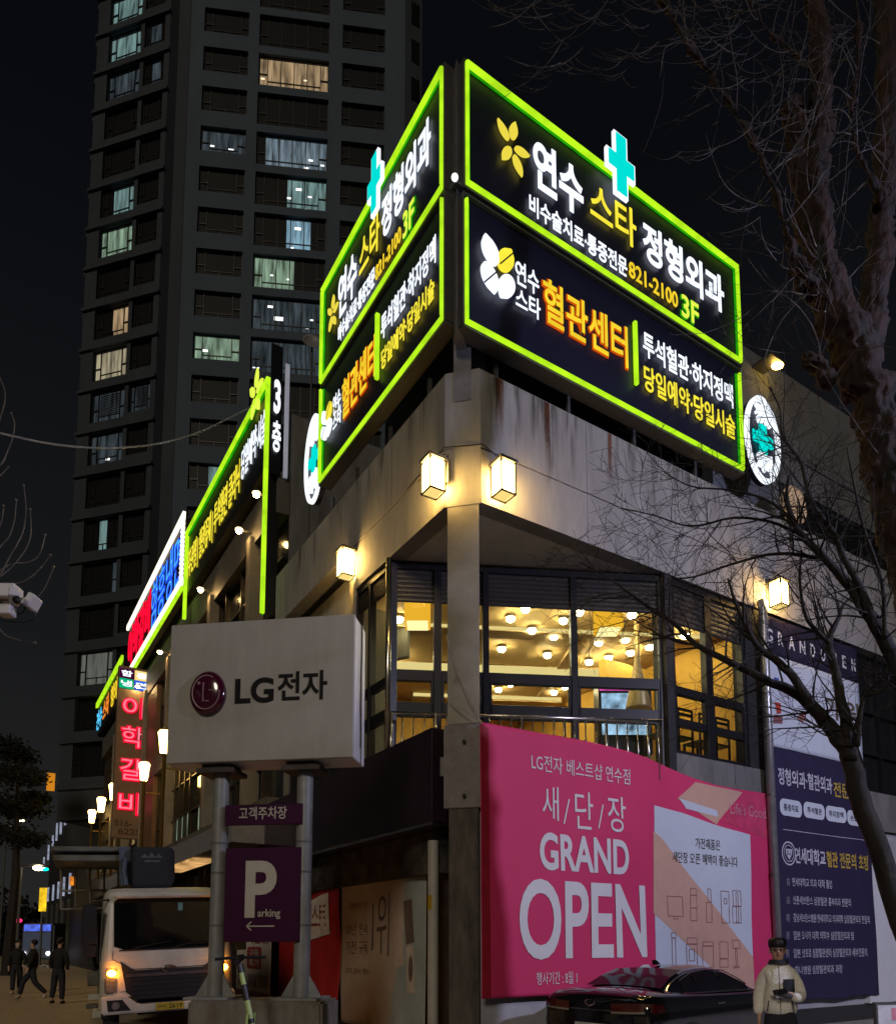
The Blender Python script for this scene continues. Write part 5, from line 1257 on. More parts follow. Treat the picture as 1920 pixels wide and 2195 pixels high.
for u, l_ in ((uGR+.62, 'left of the two dark slatted chair backs nearest the black post'), (uGR+1.12, 'right of the two dark slatted chair backs nearest the black post'), (uGR+1.75, 'left of the two dark slatted chair backs near the grey pipe'), (uGR+2.25, 'right of the two dark slatted chair backs near the grey pipe')):
    chair(Rp(u, -.78, ZS+.122), math.atan2(dL.y, dL.x)-pi/2, l_)
# lit fridges / menu lights deep inside
fg = at_y(1345, 1505, 15.4)
dfr = thing('drinks_fridge', (fg.x, fg.y, ZF), 'lit drinks fridge with pale blue glass doors deep inside the restaurant', 'fridge')
MB().box(T(fg.x, fg.y, ZF), -.62, .5, -.02, .5, 0, 2.7).build('body', M_black, dfr)
MB().box(T(fg.x, fg.y, ZF), -.56, .44, -.03, -.022, 1.5, 2.4).build('door', glow('fridge_glow', (.35, .55, .75), 1.0, .85, 4), dfr); MB().box(T(fg.x, fg.y, ZF), -.6, .48, -.035, -.022, 2.46, 2.62).build('header', glow('fridge_sign', (.8, .08, .45), .9, .9, 6), dfr)
cn_ = at_y(1220, 1560, 16.4)
ct = thing('bar_counter', (cn_.x, cn_.y, ZF), 'dark bar counter with small blue lights behind the railing', 'counter')
MB().box(T(cn_.x, cn_.y, ZF), -1.6, 1.1, 0, .6, 0, 1.05).build('body', M_dark, ct)
lt = MB(); random.seed(3)
for k in range(16): 
    x = -1.0+k*.12; lt.box(T(cn_.x, cn_.y, ZF), x, x+.05, -.03, -.01, .75+random.uniform(0, .12), 1.0+random.uniform(0, .1))
lt.build('bottle_lights', glow('bar_blue', (.25, .5, 1.0), 1.2, .8, 5), ct)
# ================================================================== STREET LAMP (its light is at the top of the file)
slp = thing('street_lamp', (14.9, 4.0, 0), 'grey street lamp post standing beyond the right edge of the picture', 'street lamp')
MB().tube([(14.9, 4, 0), (14.9, 4, 8.9), (14.7, 4, 9.25), (14.3, 4, 9.3)], [.09, .06, .05, .045], 10).build('pole', M_cap, slp)
MB().box(I4, 13.75, 14.3, 3.85, 4.15, 9.27, 9.35).build('head', M_cap, slp); MB().box(I4, 13.8, 14.25, 3.88, 4.12, 9.255, 9.268).build('led_panel', glow('street_led', (.66, .68, 1), 8), slp)

# ================================================================== LIFT TRUCK
M_cab = mat('cab_cream_paint', (.50, .485, .42), .32, coat=.3, var=.16, scale=2.2, stretch=(1, 1, .5)); M_cabdark = mat('cab_black_plastic', (.012, .012, .013), .4, var=.1)
M_wind = mat('windscreen', (.004, .004, .005), .06, spec=.8, var=.1); M_tyre = mat('tyre', (.012, .012, .012), .85, bump=.3, bscale=60)
M_amberl = mat('amber_lens', (.5, .12, .005), .2, spec=.6, emit=(1, .16, .005), estr=.9); M_clear = mat('headlight_lens', (.28, .28, .30), .08, spec=.9, metal=.6, var=.3, scale=25)
M_yplate = mat('yellow_plate', (.36, .27, .01), .5, var=.05); M_olive = mat('lift_body_grey', (.13, .13, .11), .5, var=.25, scale=3)
G_ambl = glow('indicator', (1.0, .34, .02), 60)
# truck frame: x to the truck's left as seen from the front = screen right, y up, z forward (towards the camera)
tyaw = radians(6)
tX = (-dL).cross(UP)*-1
fwd = (-dL); 
import mathutils
fwd = Matrix.Rotation(radians(-7), 3, 'Z') @ fwd; right = UP.cross(fwd)   # screen right when seen from the front
TP = at_y(372, 2019, 13.2); TP.z = 0
MT = frame(TP, right, UP, fwd) @ Rz(radians(2.6))
truck = thing('lift_truck', TP, 'cream lift truck with orange indicators lit parked behind the left sign post', 'truck')
W2_ = 1.10; ZB0 = .52; ZR = 2.62
# cab shell: stack of horizontal outlines
def outline(w2, f, b, r, nseg=6):
    pts = []
    for cx, cz, a0 in ((w2-r, f-r, 0), (-(w2-r), f-r, pi/2)):
        for k in range(nseg+1):
            a_ = a0+pi/2*k/nseg; pts.append((cx+r*cos(a_), cz+r*sin(a_)))
    pts += [(-w2, b), (w2, b)]
    return pts
sh = MB(); rings = []
for y, w2, f in ((.80, W2_, 0), (1.12, W2_, .0), (1.42, W2_*.995, -.01), (1.62, W2_*.985, -.05), (2.42, W2_*.94, -.28), (2.60, W2_*.92, -.36), (2.68, W2_*.87, -.50), (2.71, W2_*.7, -.8)):
    rings.append([MT @ Vector((x, y, z)) for x, z in outline(w2, f, -1.75, .22)])
sh.loft(rings); cab = sh.build('cab', M_cab, truck, bevel=.0)
for p in cab.data.polygons: p.use_smooth = False
# lower cab, bumper, grille
def fx(y):   # front z of the cab at a height
    t = [(.80, 0), (1.12, 0), (1.42, -.01), (1.62, -.05), (2.42, -.28), (2.60, -.36)]
    for (a0, b0), (a1, b1) in zip(t, t[1:]):
        if y <= a1: return b0+(b1-b0)*(y-a0)/(a1-a0)
    return t[-1][1]
def fpoly(pts, lift, name, m, parent=truck, th_=.02, bevel=.0):
    mb = MB(); a_ = [mb.bm.verts.new(MT @ Vector((x, y, fx(y)+lift))) for x, y in pts]; b_ = [mb.bm.verts.new(MT @ Vector((x, y, fx(y)+lift-th_))) for x, y in pts]
    mb.face(a_); mb.face(b_[::-1]); n = len(pts)
    for i in range(n): mb.face([a_[i], b_[i], b_[(i+1) % n], a_[(i+1) % n]])
    return mb.build(name, m, parent, bevel=bevel)
fpoly([(-.88, 1.66), (-.72, 1.60), (.72, 1.60), (.88, 1.66), (.87, 2.44), (.82, 2.48), (-.82, 2.48), (-.87, 2.44)], .012, 'windscreen', M_wind)
fpoly([(-.62, 1.24), (.62, 1.24), (.93, 1.44), (.90, 1.485), (.60, 1.30), (-.60, 1.30), (-.90, 1.485), (-.93, 1.44)], .014, 'grille_line', M_cabdark) if False else None
gr = fpoly([(-.78, 1.40), (-.56, 1.24), (.56, 1.24), (.78, 1.40), (.70, .88), (.52, .74), (-.52, .74), (-.70, .88)], .016, 'grille', M_cabdark)
gb = MB()
for y in (.82, .90, .98, 1.06): gb.box(MT, -.60, .60, y, y+.025, .017, .03)
gb.build('grille_bar', mat('grille_black', (.02, .02, .02), .35), gr)
MB().box(MT, -.70, .70, 1.13, 1.18, .017, .035).build('chrome_bar', mat('chrome_bar', (.25, .22, .22), .3, metal=.9), gr)
bd = MB(); bd.tube([MT @ Vector((.08*cos(t/16*2*pi)*1.4, 1.24+.06*sin(t/16*2*pi), .035)) for t in range(17)], .012, 6); bd.build('badge', M_chrome, gr)
for s in (-1, 1):
    ap = fpoly([(s*.70, .90), (s*.80, .90), (s*.80, 1.38), (s*.775, 1.36)] if s > 0 else [(-.80, .90), (-.70, .90), (-.775, 1.36), (-.80, 1.38)], .02, 'grille_trim', M_cab)
    hl = MB(); x0, x1 = (s*.815, s*1.035)
    hl.box(MT, x0, x1, .86, 1.16, -.12, .028); hl_ = hl.build('headlight', M_clear, truck, bevel=.03, seg=2)
    MB().box(MT, s*.84, s*1.0, 1.165, 1.28, -.1, .026).build('indicator_housing', M_amberl, hl_, bevel=.02)
    MB().ball(MT @ Vector((s*.92, 1.21, .03)), .075, 10, (1, 1, .8)).build('indicator_bulb', G_ambl, hl_)
    il = bpy.data.lights.new('indicator_light', 'POINT'); il.energy = 4.5; il.color = (1, .28, .02); il.shadow_soft_size = .05
    io = bpy.data.objects.new('indicator_light', il); COL.objects.link(io); io.parent = truck; io.location = (MT @ Vector((s*.93, 1.22, .20))) - TP
    sd2 = MB(); sd2.box(MT, s*1.055, s*1.075, .95, 1.05, -.36, -.22); sd2.build('side_indicator', glow('indicator_small', (1, .33, .02), 9), truck)
    # door with its window, mirrors and step
    d_ = MB(); d_.box(MT, s*1.062, s*1.072, .82, 1.55, -1.55, -.42); dd = d_.build('door', M_cab, truck)
    wv = MB(); wv.poly(MT, [(s*1.060, 1.62, -1.5), (s*1.060, 1.62, -.28), (s*.99, 2.34, -.50), (s*.99, 2.34, -1.5)]); wv.build('side_window', M_wind, dd, fix=False)
    m_ = MB(); m_.tube([MT @ Vector((s*.95, 2.48, -.35)), MT @ Vector((s*1.22, 2.44, -.15)), MT @ Vector((s*1.28, 2.36, -.1))], .022, 6)
    m_.box(MT, s*1.14, s*1.36, 1.72, 2.38, -.16, -.04); m_.box(MT, s*1.16, s*1.34, 1.50, 1.70, -.16, -.05); m_.build('mirror', M_cabdark, truck, bevel=.02)
    ar = MB()
    ar.loft([[MT @ Vector((s*1.03+s*.09*cos(a_), y, -.72+r*sin(a_))) for a_ in (0, pi/2, pi, 1.5*pi)] for y, r in ((.3, .1), (.31, .1))]) if False else None
    st_ = MB(); st_.box(MT, s*1.08, s*.86, .42, .47, -.95, -.30); st_.box(MT, s*1.08, s*.86, .68, .72, -.95, -.34); st_.build('step', M_cabdark, truck)
bp = MB()
bp.prism(MT, [(-1.08, .52), (1.08, .52), (1.10, .60), (1.10, .82), (.72, .84), (.50, .66), (-.50, .66), (-.72, .84), (-1.10, .82), (-1.10, .60)], -.28, .075)
bmp = bp.build('bumper', M_cab, truck, bevel=.025, seg=2)
for s in (-1, 1):
    MB().prism(MT, [(s*.62, .57), (s*.98, .57), (s*1.0, .76), (s*.76, .76)], .0755, .079).build('lamp_recess', M_cabdark, bmp)
    MB().lathe(MT @ T(s*.86, .665, .08), [(.065, 0), (.065, .015), (.04, .02)], 16).build('fog_lamp', M_clear, bmp)
MB().box(MT, -.23, .23, .54, .66, .078, .09).build('licence_plate', M_yplate, bmp, bevel=.004)
lettering('2619', MT, -.02, .20, .56, .64, .0905, .002, M_cabdark, bmp, bold=.02); lettering('99아', MT, -.20, -.05, .565, .63, .0905, .002, M_cabdark, bmp, bold=.0)
for x0, x1 in ((-.55, .05), (.12, .66)):
    wpr = MB(); wpr.tube([MT @ Vector((x0, 1.63, fx(1.63)+.03)), MT @ Vector((x1, 1.72, fx(1.72)+.035))], .010, 5); wpr.tube([MT @ Vector((x0-.05, 1.60, fx(1.6)+.02)), MT @ Vector(((x0+x1)/2, 1.675, fx(1.675)+.04))], .012, 5); wpr.build('wiper', M_cabdark, truck)
MB().box(MT, -.80, .80, 1.575, 1.60, fx(1.59)-.01, fx(1.59)+.02).build('cowl', M_cabdark, truck)
for s in (-1, 1):
    gp = MB(); gp.tube([MT @ Vector((s*.90, y, fx(y)+.004)) for y in (1.58, 1.52, 1.44)] , .006, 4); gp.tube([MT @ Vector((s*.90, 1.44, fx(1.44)+.004)), MT @ Vector((s*.62, 1.26, .004)), MT @ Vector((0, 1.255, .018))], .006, 4); gp.build('panel_gap', M_cabdark, truck)
sk = MB(); sk.box(MT, .18, .26, 2.22, 2.40, fx(2.3)+.012, fx(2.3)+.02); sk.build('screen_tag', mat('screen_tag', (.10, .22, .20), .4), truck)
vs = MB(); vs.box(MT, -.86, .86, 2.49, 2.57, -.38, -.14); vs.build('sun_visor', M_cab, truck, bevel=.03)
ml = MB()
for x in (-.72, .72): ml.lathe(MT @ T(x, 2.50, -.30), [(.03, 0), (.03, .03), (.015, .04)], 10)
ml.build('marker_lamp', M_cabdark, truck)
# chassis, wheels, boxes and the lift bed
MB().box(MT, -.5, .5, .45, .78, -7.0, -.3).build('chassis', M_cabdark, truck)
for z in (-.78, -5.2):
    for s in (-1, 1):
        wh = MB(); Mw = MT @ T(s*.92, .46, z) @ Matrix.Rotation(pi/2, 4, 'Y')
        wh.lathe(Mw, [(.26, -.13), (.43, -.12), (.46, -.06), (.46, .06), (.43, .12), (.26, .13)], 28); w__ = wh.build('wheel', M_tyre, truck)
        MB().lathe(Mw, [(.05, -.135*s), (.2, -.136*s), (.25, -.10*s)] if False else [(.02, .08*s), (.10, .10*s), (.24, .131*s)], 20).build('rim', M_steel, w__)
bx = MB(); bx.box(MT, -1.12, -.72, .62, 1.02, -2.9, -2.1); bx.box(MT, -1.14, -.70, 1.02, 1.2, -2.85, -2.15); bx.build('tool_box', M_olive, truck, bevel=.03)
ot = MB(); ot.box(MT, -1.22, -.98, .30, .44, -2.6, -1.9); ot.box(MT, -1.28, -1.05, .66, .78, -1.75, -1.62); ot.build('outrigger', M_cab, truck, bevel=.015)
MB().box(MT, -1.0, 1.0, .80, .95, -7.2, -1.9).build('deck', M_olive, truck)
tw_ = MB(); tw_.box(MT, -1.18, -.55, 1.0, 2.3, -2.9, -2.3); tw_.box(MT, -1.3, -1.1, 1.3, 2.5, -2.5, -2.15); tw_.tube([MT @ Vector((-1.2, 1.3, -2.1)), MT @ Vector((-1.28, 1.9, -2.05)), MT @ Vector((-1.1, 2.4, -2.1))], .035, 8); tw_.tube([MT @ Vector((-1.05, 1.2, -2.1)), MT @ Vector((-1.0, 2.6, -2.1))], .05, 8); tw_.build('lift_tower', mat('lift_dark', (.03, .03, .028), .5, var=.3), truck, bevel=.02)
bc = MB(); bc.box(MT, -1.32, -1.12, .55, .62, -1.5, -1.2); bc.box(MT, -1.3, -1.1, .95, 1.2, -1.6, -1.25); bc.build('step_box', M_olive, truck, bevel=.015)
lb2 = MB(); lb2.box(MT, -1.9, -.6, 3.42, 3.52, -2.6, -1.2); lb2.box(MT, -1.85, -.6, 3.22, 3.34, -2.4, -1.0); lb2.build('boom', M_olive, truck, bevel=.02)
cg = MB()
for x in (-1.75, -1.5, -1.25, -1.0, -.75, -.5): cg.tube([MT @ Vector((x, 2.4, -2.0)), MT @ Vector((x, 3.18, -2.0))], .02, 6)
for y in (2.4, 2.75, 3.18): cg.tube([MT @ Vector((-1.75, y, -2.0)), MT @ Vector((-.5, y, -2.0))], .02, 6)
cg.build('cage', mat('cage_paint', (.16, .15, .11), .5), truck)
MT0 = MT; MT = MT @ T(-.54, .06, 0)
wk = MB(); wk.prism(MT, [(-.02, 2.66), (.66, 2.66), (.72, 2.8), (.72, 3.36), (.62, 3.40), (-.02, 3.40)], -1.25, -.70); wkb = wk.build('work_basket', mat('basket_black', (.006, .0065, .007), .45, var=.1), truck, bevel=.025, seg=2)
# emblem on the basket: three peaks over a bar
pk = MB()
for x, h in ((.20, .07), (.32, .10), (.44, .07)): pk.prism(MT @ T(x, 3.20, -.699), [(-.07, 0), (.07, 0), (0, h)], 0, .003)
pk.box(MT, .20, .46, 3.12, 3.155, -.699, -.696); pk.build('emblem', mat('emblem_grey', (.08, .085, .085), .5), wkb)
hs = MB(); hs.tube([MT @ Vector((-.12, 3.2, -.8)), MT @ Vector((-.16, 2.95, -.74)), MT @ Vector((-.12, 2.7, -.72))], .05, 8); hs.box(MT, -.22, -.03, 2.72, 3.42, -1.2, -.9); hs.build('control_arm', mat('control_blue_grey', (.10, .13, .17), .35, metal=.4), truck)
MT = MT0
MB().box(MT, -1.60, -1.53, 2.85, 3.02, -1.98, -1.9).build('work_lamp', glow('work_lamp_orange', (1, .3, .03), .8, .7, 9), truck)

# ================================================================== BLACK SEDAN
M_car = mat('black_car_paint', (.006, .006, .008), .08, spec=.6, coat=1.0, var=.02); M_cglass = mat('car_glass', (.008, .007, .008), .09, spec=.22, var=.05)
M_tail = mat('tail_lens', (.07, .002, .004), .08, spec=.8, coat=.5); M_tclear = mat('tail_clear', (.22, .19, .16), .12, spec=.8)
ch_ = radians(47)                       # heading from forward towards the right
cF = Vector((sin(ch_), cos(ch_), 0)); cRt = Vector((cos(ch_), -sin(ch_), 0))
CP = at_y(1268, 2100, 10.1); CP.z = 0
MCAR = frame(CP, cF, cRt*-1, UP)        # x forward, y left, z up; origin under the middle of the rear bumper
car = thing('black_sedan', CP, 'glossy black sedan seen from behind parked in front of the pink banner', 'car')
# lofted body: cross sections along x; each = list of (y, z) from floor centre up and over, half, mirrored
def section(x, hw, zb, zs, zt, tw, crown, sh=.0):
    """hw half width at the waist, zb sill, zs shoulder height, zt top, tw half width at the top"""
    pts = [(0, zb), (hw*.86, zb), (hw*.97, zb+.10), (hw, zb+(zs-zb)*.5), (hw*.985, zs-.06), (hw*.95, zs), (tw+ (hw*.95-tw)*.45, zs+(zt-zs)*.55), (tw, zt-.03), (tw*.8, zt), (tw*.4, zt+crown*.8), (0, zt+crown)]
    full = pts + [(-y, z) for y, z in pts[-2:0:-1]]
    return [MCAR @ Vector((x, y, z)) for y, z in full]
secs = [(-.02, .80, .42, .80, .86, .66, .02), (.06, .87, .30, .93, 1.02, .72, .02), (.22, .905, .24, .95, 1.065, .74, .02), (.50, .915, .22, .95, 1.06, .75, .02), (.80, .92, .22, .95, 1.045, .76, .015), (1.1, .925, .22, .94, 1.03, .77, .01), (1.6, .925, .22, .935, 1.01, .77, .01), (2.4, .925, .22, .93, .99, .78, .01), (3.1, .92, .22, .92, .97, .78, .012), (3.6, .915, .22, .90, .955, .76, .02), (4.1, .89, .24, .80, .86, .70, .03), (4.5, .80, .28, .66, .70, .60, .02), (4.62, .66, .34, .52, .56, .5, .0)]
b = MB(); b.loft([section(*s_) for s_ in secs]); body = b.build('body', M_car, car, smooth=True, sub=2)
# cabin glasshouse
gs = [(.62, .74, .98, 1.03, .66), (1.02, .755, .97, 1.20, .60), (1.5, .765, .96, 1.325, .565), (1.95, .77, .96, 1.355, .56), (2.4, .77, .955, 1.335, .56), (2.85, .765, .95, 1.20, .59), (3.35, .74, .93, .985, .66)]
g = MB(); rr = []
for x, hw, z0_, z1_, tw in gs:
    pts = [(hw, z0_), (hw*.97, z0_+(z1_-z0_)*.25), (tw+.02, z1_-.05), (tw*.86, z1_), (tw*.4, z1_+.02), (0, z1_+.025)]
    full = pts + [(-y, z) for y, z in pts[-2::-1]]
    rr.append([MCAR @ Vector((x, y, z)) for y, z in full])
g.loft(rr, close=False); cabn = g.build('cabin', M_car, car, smooth=True, sub=2)
def gh(x):
    for a_, b_ in zip(gs, gs[1:]):
        if x <= b_[0]:
            t = (x-a_[0])/(b_[0]-a_[0]); return [a_[i]+(b_[i]-a_[i])*t for i in range(1, 5)]
    return list(gs[-1][1:])
def side_pane(xa, xb, s, name, n=8, inset0=.05, inset1=.09):
    mb = MB()
    def fn(u, v):
        x = xa+(xb-xa)*u; hw, z0_, z1_, tw = gh(x); z = z0_+inset0+(max(z1_-inset1, z0_+inset0+.01)-z0_-inset0)*v
        t = (z-z0_)/(z1_-z0_); y = hw+(tw+.02-hw)*max(0, t)**.9+.012
        return MCAR @ Vector((x, s*y, z))
    mb.grid(fn, n, 5); return mb.build(name, M_cglass, car, smooth=True, fix=False)
for s in (-1, 1):
    side_pane(1.10, 1.42, s, 'quarter_window'); side_pane(1.47, 2.12, s, 'rear_window'); side_pane(2.20, 2.98, s, 'front_window')
    tm = MB(); tm.tube([MCAR @ Vector((x, s*(gh(x)[0]+.012), gh(x)[1]+.03)) for x in (1.0, 1.3, 1.7, 2.1, 2.6, 3.1)], .010, 6)
    tm.tube([MCAR @ Vector((x, s*(gh(x)[3]+.035 + (gh(x)[0]-gh(x)[3])*.1), gh(x)[2]-.055)) for x in (1.12, 1.45, 1.9, 2.4, 2.8, 3.05)], .009, 6); tm.build('window_trim', M_chrome, car)
    mr = MB(); mr.ball(MCAR @ Vector((2.92, s*1.0, 1.03)), .11, 12, (.8, .8, .7)); mr.build('wing_mirror', M_car, car, smooth=True)
    hd_ = MB(); hd_.box(MCAR, 1.62, 1.82, s*.925, s*.955, .84, .87); hd_.build('door_handle', M_chrome, car, bevel=.01)
    for x in (.95, 3.65):
        wh = MB(); Mw = MCAR @ T(x, s*.83, .33) @ Matrix.Rotation(pi/2, 4, 'X'); wh.lathe(Mw, [(.2, -.11), (.31, -.105), (.33, -.06), (.33, .06), (.31, .105), (.2, .11)], 28); w__ = wh.build('wheel', M_tyre, car)
        MB().lathe(Mw, [(.03, -.09*s), (.19, -.112*s), (.22, -.10*s)], 20).build('rim', M_chrome, w__)
    # tail lamps wrapping round the corner
    tl_ = MB()
    def wrap(t, za, zb_): 
        q = [(-.055, .34), (-.045, .55), (.0, .74), (.10, .865), (.26, .925)]
        i = min(int(t*4), 3); f_ = t*4-i; x = q[i][0]+(q[i+1][0]-q[i][0])*f_; y = q[i][1]+(q[i+1][1]-q[i][1])*f_; return x, y
    tl_.grid(lambda u, v: MCAR @ Vector((wrap(u, 0, 0)[0]-.006*(1-u), s*(wrap(u, 0, 0)[1]+.006*u), .765+.03*u+(.125-.03*u+.02*sin(pi*u))*v+.01)), 12, 4); tlo = tl_.build('tail_light', M_tail, car, smooth=True, fix=False)
    tc_ = MB(); tc_.grid(lambda u, v: MCAR @ Vector((wrap(u*.7, 0, 0)[0]-.012, s*(wrap(u*.7, 0, 0)[1]+.006*u), .775+.02*u+.028*v)), 10, 2); tc_.build('clear_strip', M_tclear, tlo, smooth=True, fix=False)
# rear screen
rw_ = MB()
def rs_(u, v):
    x = .70+(1.36-.70)*v; hw, z0_, z1_, tw = gh(x); y = (tw-.01)*(2*u-1)*(.97-.02*v); zc = z1_+.025*(1-abs(2*u-1)**2)
    return MCAR @ Vector((x, y, zc+.012))
rw_.grid(rs_, 12, 8); rw_.build('rear_screen', M_cglass, car, smooth=True, fix=False)
an = MB(); an.prism(MCAR @ T(1.62, 0, 1.365) @ Matrix.Rotation(pi/2, 4, 'X'), [(-.10, 0), (.08, 0), (-.05, .07), (-.09, .07)], -.02, .02); an.build('aerial_fin', M_car, car)
bdg = MB(); bdg.tube([MCAR @ Vector((-.052, .075*cos(t/16*2*pi), .90+.042*sin(t/16*2*pi))) for t in range(17)], .007, 5); bdg.build('badge', M_chrome, car)
cs_ = MB(); cs_.box(MCAR, -.05, -.035, -.5, .5, .80, .815); cs_.build('chrome_strip', M_chrome, car)
for s in (-1, 1): MB().box(MCAR, -.035, -.015, s*.62, s*.80, .50, .53).build('reflector', M_tail, car)
pl_ = MB(); pl_.box(MCAR, -.045, -.03, -.26, .26, .52, .63); pl_.build('licence_plate', mat('plate_white', (.5, .5, .5), .5), car)

# ================================================================== KICK SCOOTER
kp = at_y(528, 2120, 8.75); kp.z = .30
stp = MB().box(MS, on(MS, 420, 2150, .8)[0], on(MS, 690, 2150, .8)[0], 0, .30, .13, 1.5).build('concrete_step', mat('step_concrete', (.22, .21, .19), .85, var=.2), bevel=.02)
tag(stp, 'low concrete step in front of the rust streaked block, under the kick scooter', 'step')
MK = frame(kp, Vector((.94, -.34, 0)), Vector((.34, .94, 0)), UP)
M_lime = mat('lime_paint', (.36, .48, .16), .4, var=.05)
ks = thing('kick_scooter', kp, 'black and pale lime kick scooter standing between the sign posts', 'scooter')
hx, hz = -.10, at_y(512, 2053, 8.75).z-.30
MB().tube([MK @ Vector((.09, 0, .45)), MK @ Vector((hx, 0, hz-.08))], [.035, .028], 10).build('stem', M_lime, ks)
v0 = Vector((.09, 0, .45)); v1 = Vector((hx, 0, hz-.08))
for a_, b_ in ((.40, .66), (.86, 1.0), (.02, .1)): MB().tube([MK @ (v0+(v1-v0)*a_), MK @ (v0+(v1-v0)*b_)], .037, 10).build('stem_sleeve', M_black, ks)
MB().tube([MK @ Vector((hx-.04, -.02, hz-.08)), MK @ Vector((hx, 0, hz)), MK @ Vector((hx+.04, .0, hz))], .04, 8).build('head', M_black, ks)
MB().tube([MK @ Vector((hx-.20, -.2, hz-.02)), MK @ Vector((hx, 0, hz)), MK @ Vector((hx+.22, .2, hz+.0))], .018, 8).build('handlebar', M_black, ks)
dk = MB(); dk.box(MK, .15, .9, -.09, .09, .10, .16); dk.build('deck', M_black, ks, bevel=.02)
fo = MB(); fo.tube([MK @ Vector((.07, -.07, .58)), MK @ Vector((.04, -.075, .06))], .016, 6); fo.tube([MK @ Vector((.07, .07, .58)), MK @ Vector((.04, .075, .06))], .016, 6); fo.build('fork', M_lime, ks)
for x in (.04, 1.0):
    wh = MB(); wh.lathe(MK @ T(x, 0, .03) @ Matrix.Rotation(pi/2, 4, 'X'), [(.05, -.03), (.10, -.028), (.115, 0), (.10, .028), (.05, .03)], 18); wh.build('wheel', M_tyre, ks)

# ================================================================== PEOPLE
def skin(name, joints, edges, m, parent, root, sub=2):
    me = bpy.data.meshes.new(name); ks_ = list(joints); idx = {k: i for i, k in enumerate(ks_)}
    q = parent; off = Vector((0, 0, 0))
    while q is not None: off += q.location; q = q.parent
    bm = bmesh.new(); lay = bm.verts.layers.skin.verify(); V = []
    for k in ks_:
        v = bm.verts.new(Vector(joints[k][0])-off); r = joints[k][1]; v[lay].radius = r if isinstance(r, tuple) else (r, r); v[lay].use_root = (k == root); V.append(v)
    for a_, b_ in edges: bm.edges.new((V[idx[a_]], V[idx[b_]]))
    bm.to_mesh(me); bm.free()
    ob = bpy.data.objects.new(name, me); COL.objects.link(ob)
    md = ob.modifiers.new('skin', 'SKIN'); md.use_smooth_shade = True; md.branch_smoothing = .5
    ss = ob.modifiers.new('sub', 'SUBSURF'); ss.levels = sub; ss.render_levels = sub
    me.materials.append(m); ob.parent = parent; return ob
M_skin = mat('skin', (.50, .30, .23), .5, var=.06); M_fleece = mat('cream_fleece', (.84, .82, .76), .95, var=.10, scale=30, bump=.6, bscale=90); M_dknavy = mat('dark_navy_cloth', (.018, .02, .03), .8, var=.15)
M_blk = mat('black_cloth', (.012, .012, .014), .85, var=.2); M_glove = mat('grey_knit', (.07, .07, .08), .9, bump=.4, bscale=120); M_hair = mat('black_hair', (.008, .007, .007), .55)
M_shoe = mat('white_shoe', (.5, .5, .48), .6); M_trous = mat('dark_trousers', (.020, .021, .03), .85, var=.2)
def hand(J, E, base, palm, fdir, side, pre, out):
    """five unequal, curled fingers rooted in the palm; thumb from the side"""
    J[pre+'palm'] = (palm, (.030, .017)); E.append((base, pre+'palm'))
    for i, (off, ln) in enumerate(((-.026, .070), (-.009, .080), (.009, .074), (.025, .058))):
        a_ = palm + side*off + fdir*.028; b_ = a_ + fdir*ln*.45 + out*.006; c_ = b_ + fdir*ln*.30 + out*.028
        for n_, p_, r in (('a', a_, .0105), ('b', b_, .0092), ('c', c_, .008)): J[pre+str(i)+n_] = (p_, r)
        E += [(pre+'palm', pre+str(i)+'a'), (pre+str(i)+'a', pre+str(i)+'b'), (pre+str(i)+'b', pre+str(i)+'c')]
    t0 = palm - side*.032 - fdir*.012; t1 = t0 - side*.016 + fdir*.03 + out*.012; t2 = t1 + fdir*.026 + out*.012
    for n_, p_, r in (('a', t0, .0125), ('b', t1, .0105), ('c', t2, .009)): J[pre+'t'+n_] = (p_, r)
    E += [(pre+'palm', pre+'ta'), (pre+'ta', pre+'tb'), (pre+'tb', pre+'tc')]
# ---- person in the pale fleece
pp = at_y(1669, 2100, 8.35); pp.z = .012
MP_ = frame(pp, Vector((.93, -.36, 0)).normalized(), Vector((.36, .93, 0)).normalized(), UP)   # x screen right, y away from the viewer
V = lambda x, y, z: MP_ @ Vector((x, y, z))
D = lambda x, y, z: (MP_.to_3x3() @ Vector((x, y, z))).normalized()
per = thing('person', pp, 'person in a cream fleece and black cap looking at a phone by the purple banner', 'person')
J = {'pelvis': (V(0, 0, .93), .085), 'belly': (V(0, 0, 1.08), .085), 'chest': (V(0, 0, 1.28), .095), 'ncb': (V(0, .01, 1.43), .06), 'neck': (V(0, 0, 1.475), .056), 'jaw': (V(0, -.028, 1.525), (.062, .066)), 'face': (V(0, -.012, 1.59), (.080, .092)), 'skull': (V(0, .008, 1.65), (.080, .092)), 'top': (V(0, .008, 1.695), .052),
     'shl': (V(-.13, .01, 1.37), .035), 'ell': (V(-.19, .03, 1.11), .032), 'wrl': (V(-.215, -.03, .875), .028), 'shr': (V(.13, .01, 1.37), .035), 'elr': (V(.21, .0, 1.10), .032), 'wrr': (V(.07, -.20, 1.13), .028),
     'hpl': (V(-.08, 0, .88), .05), 'knl': (V(-.10, -.03, .49), .034), 'anl': (V(-.10, .02, .09), .03), 'tol': (V(-.11, -.13, .04), .03), 'hpr': (V(.08, 0, .88), .05), 'knr': (V(.10, -.02, .49), .034), 'anr': (V(.11, .04, .09), .03), 'tor': (V(.12, -.11, .04), .03)}
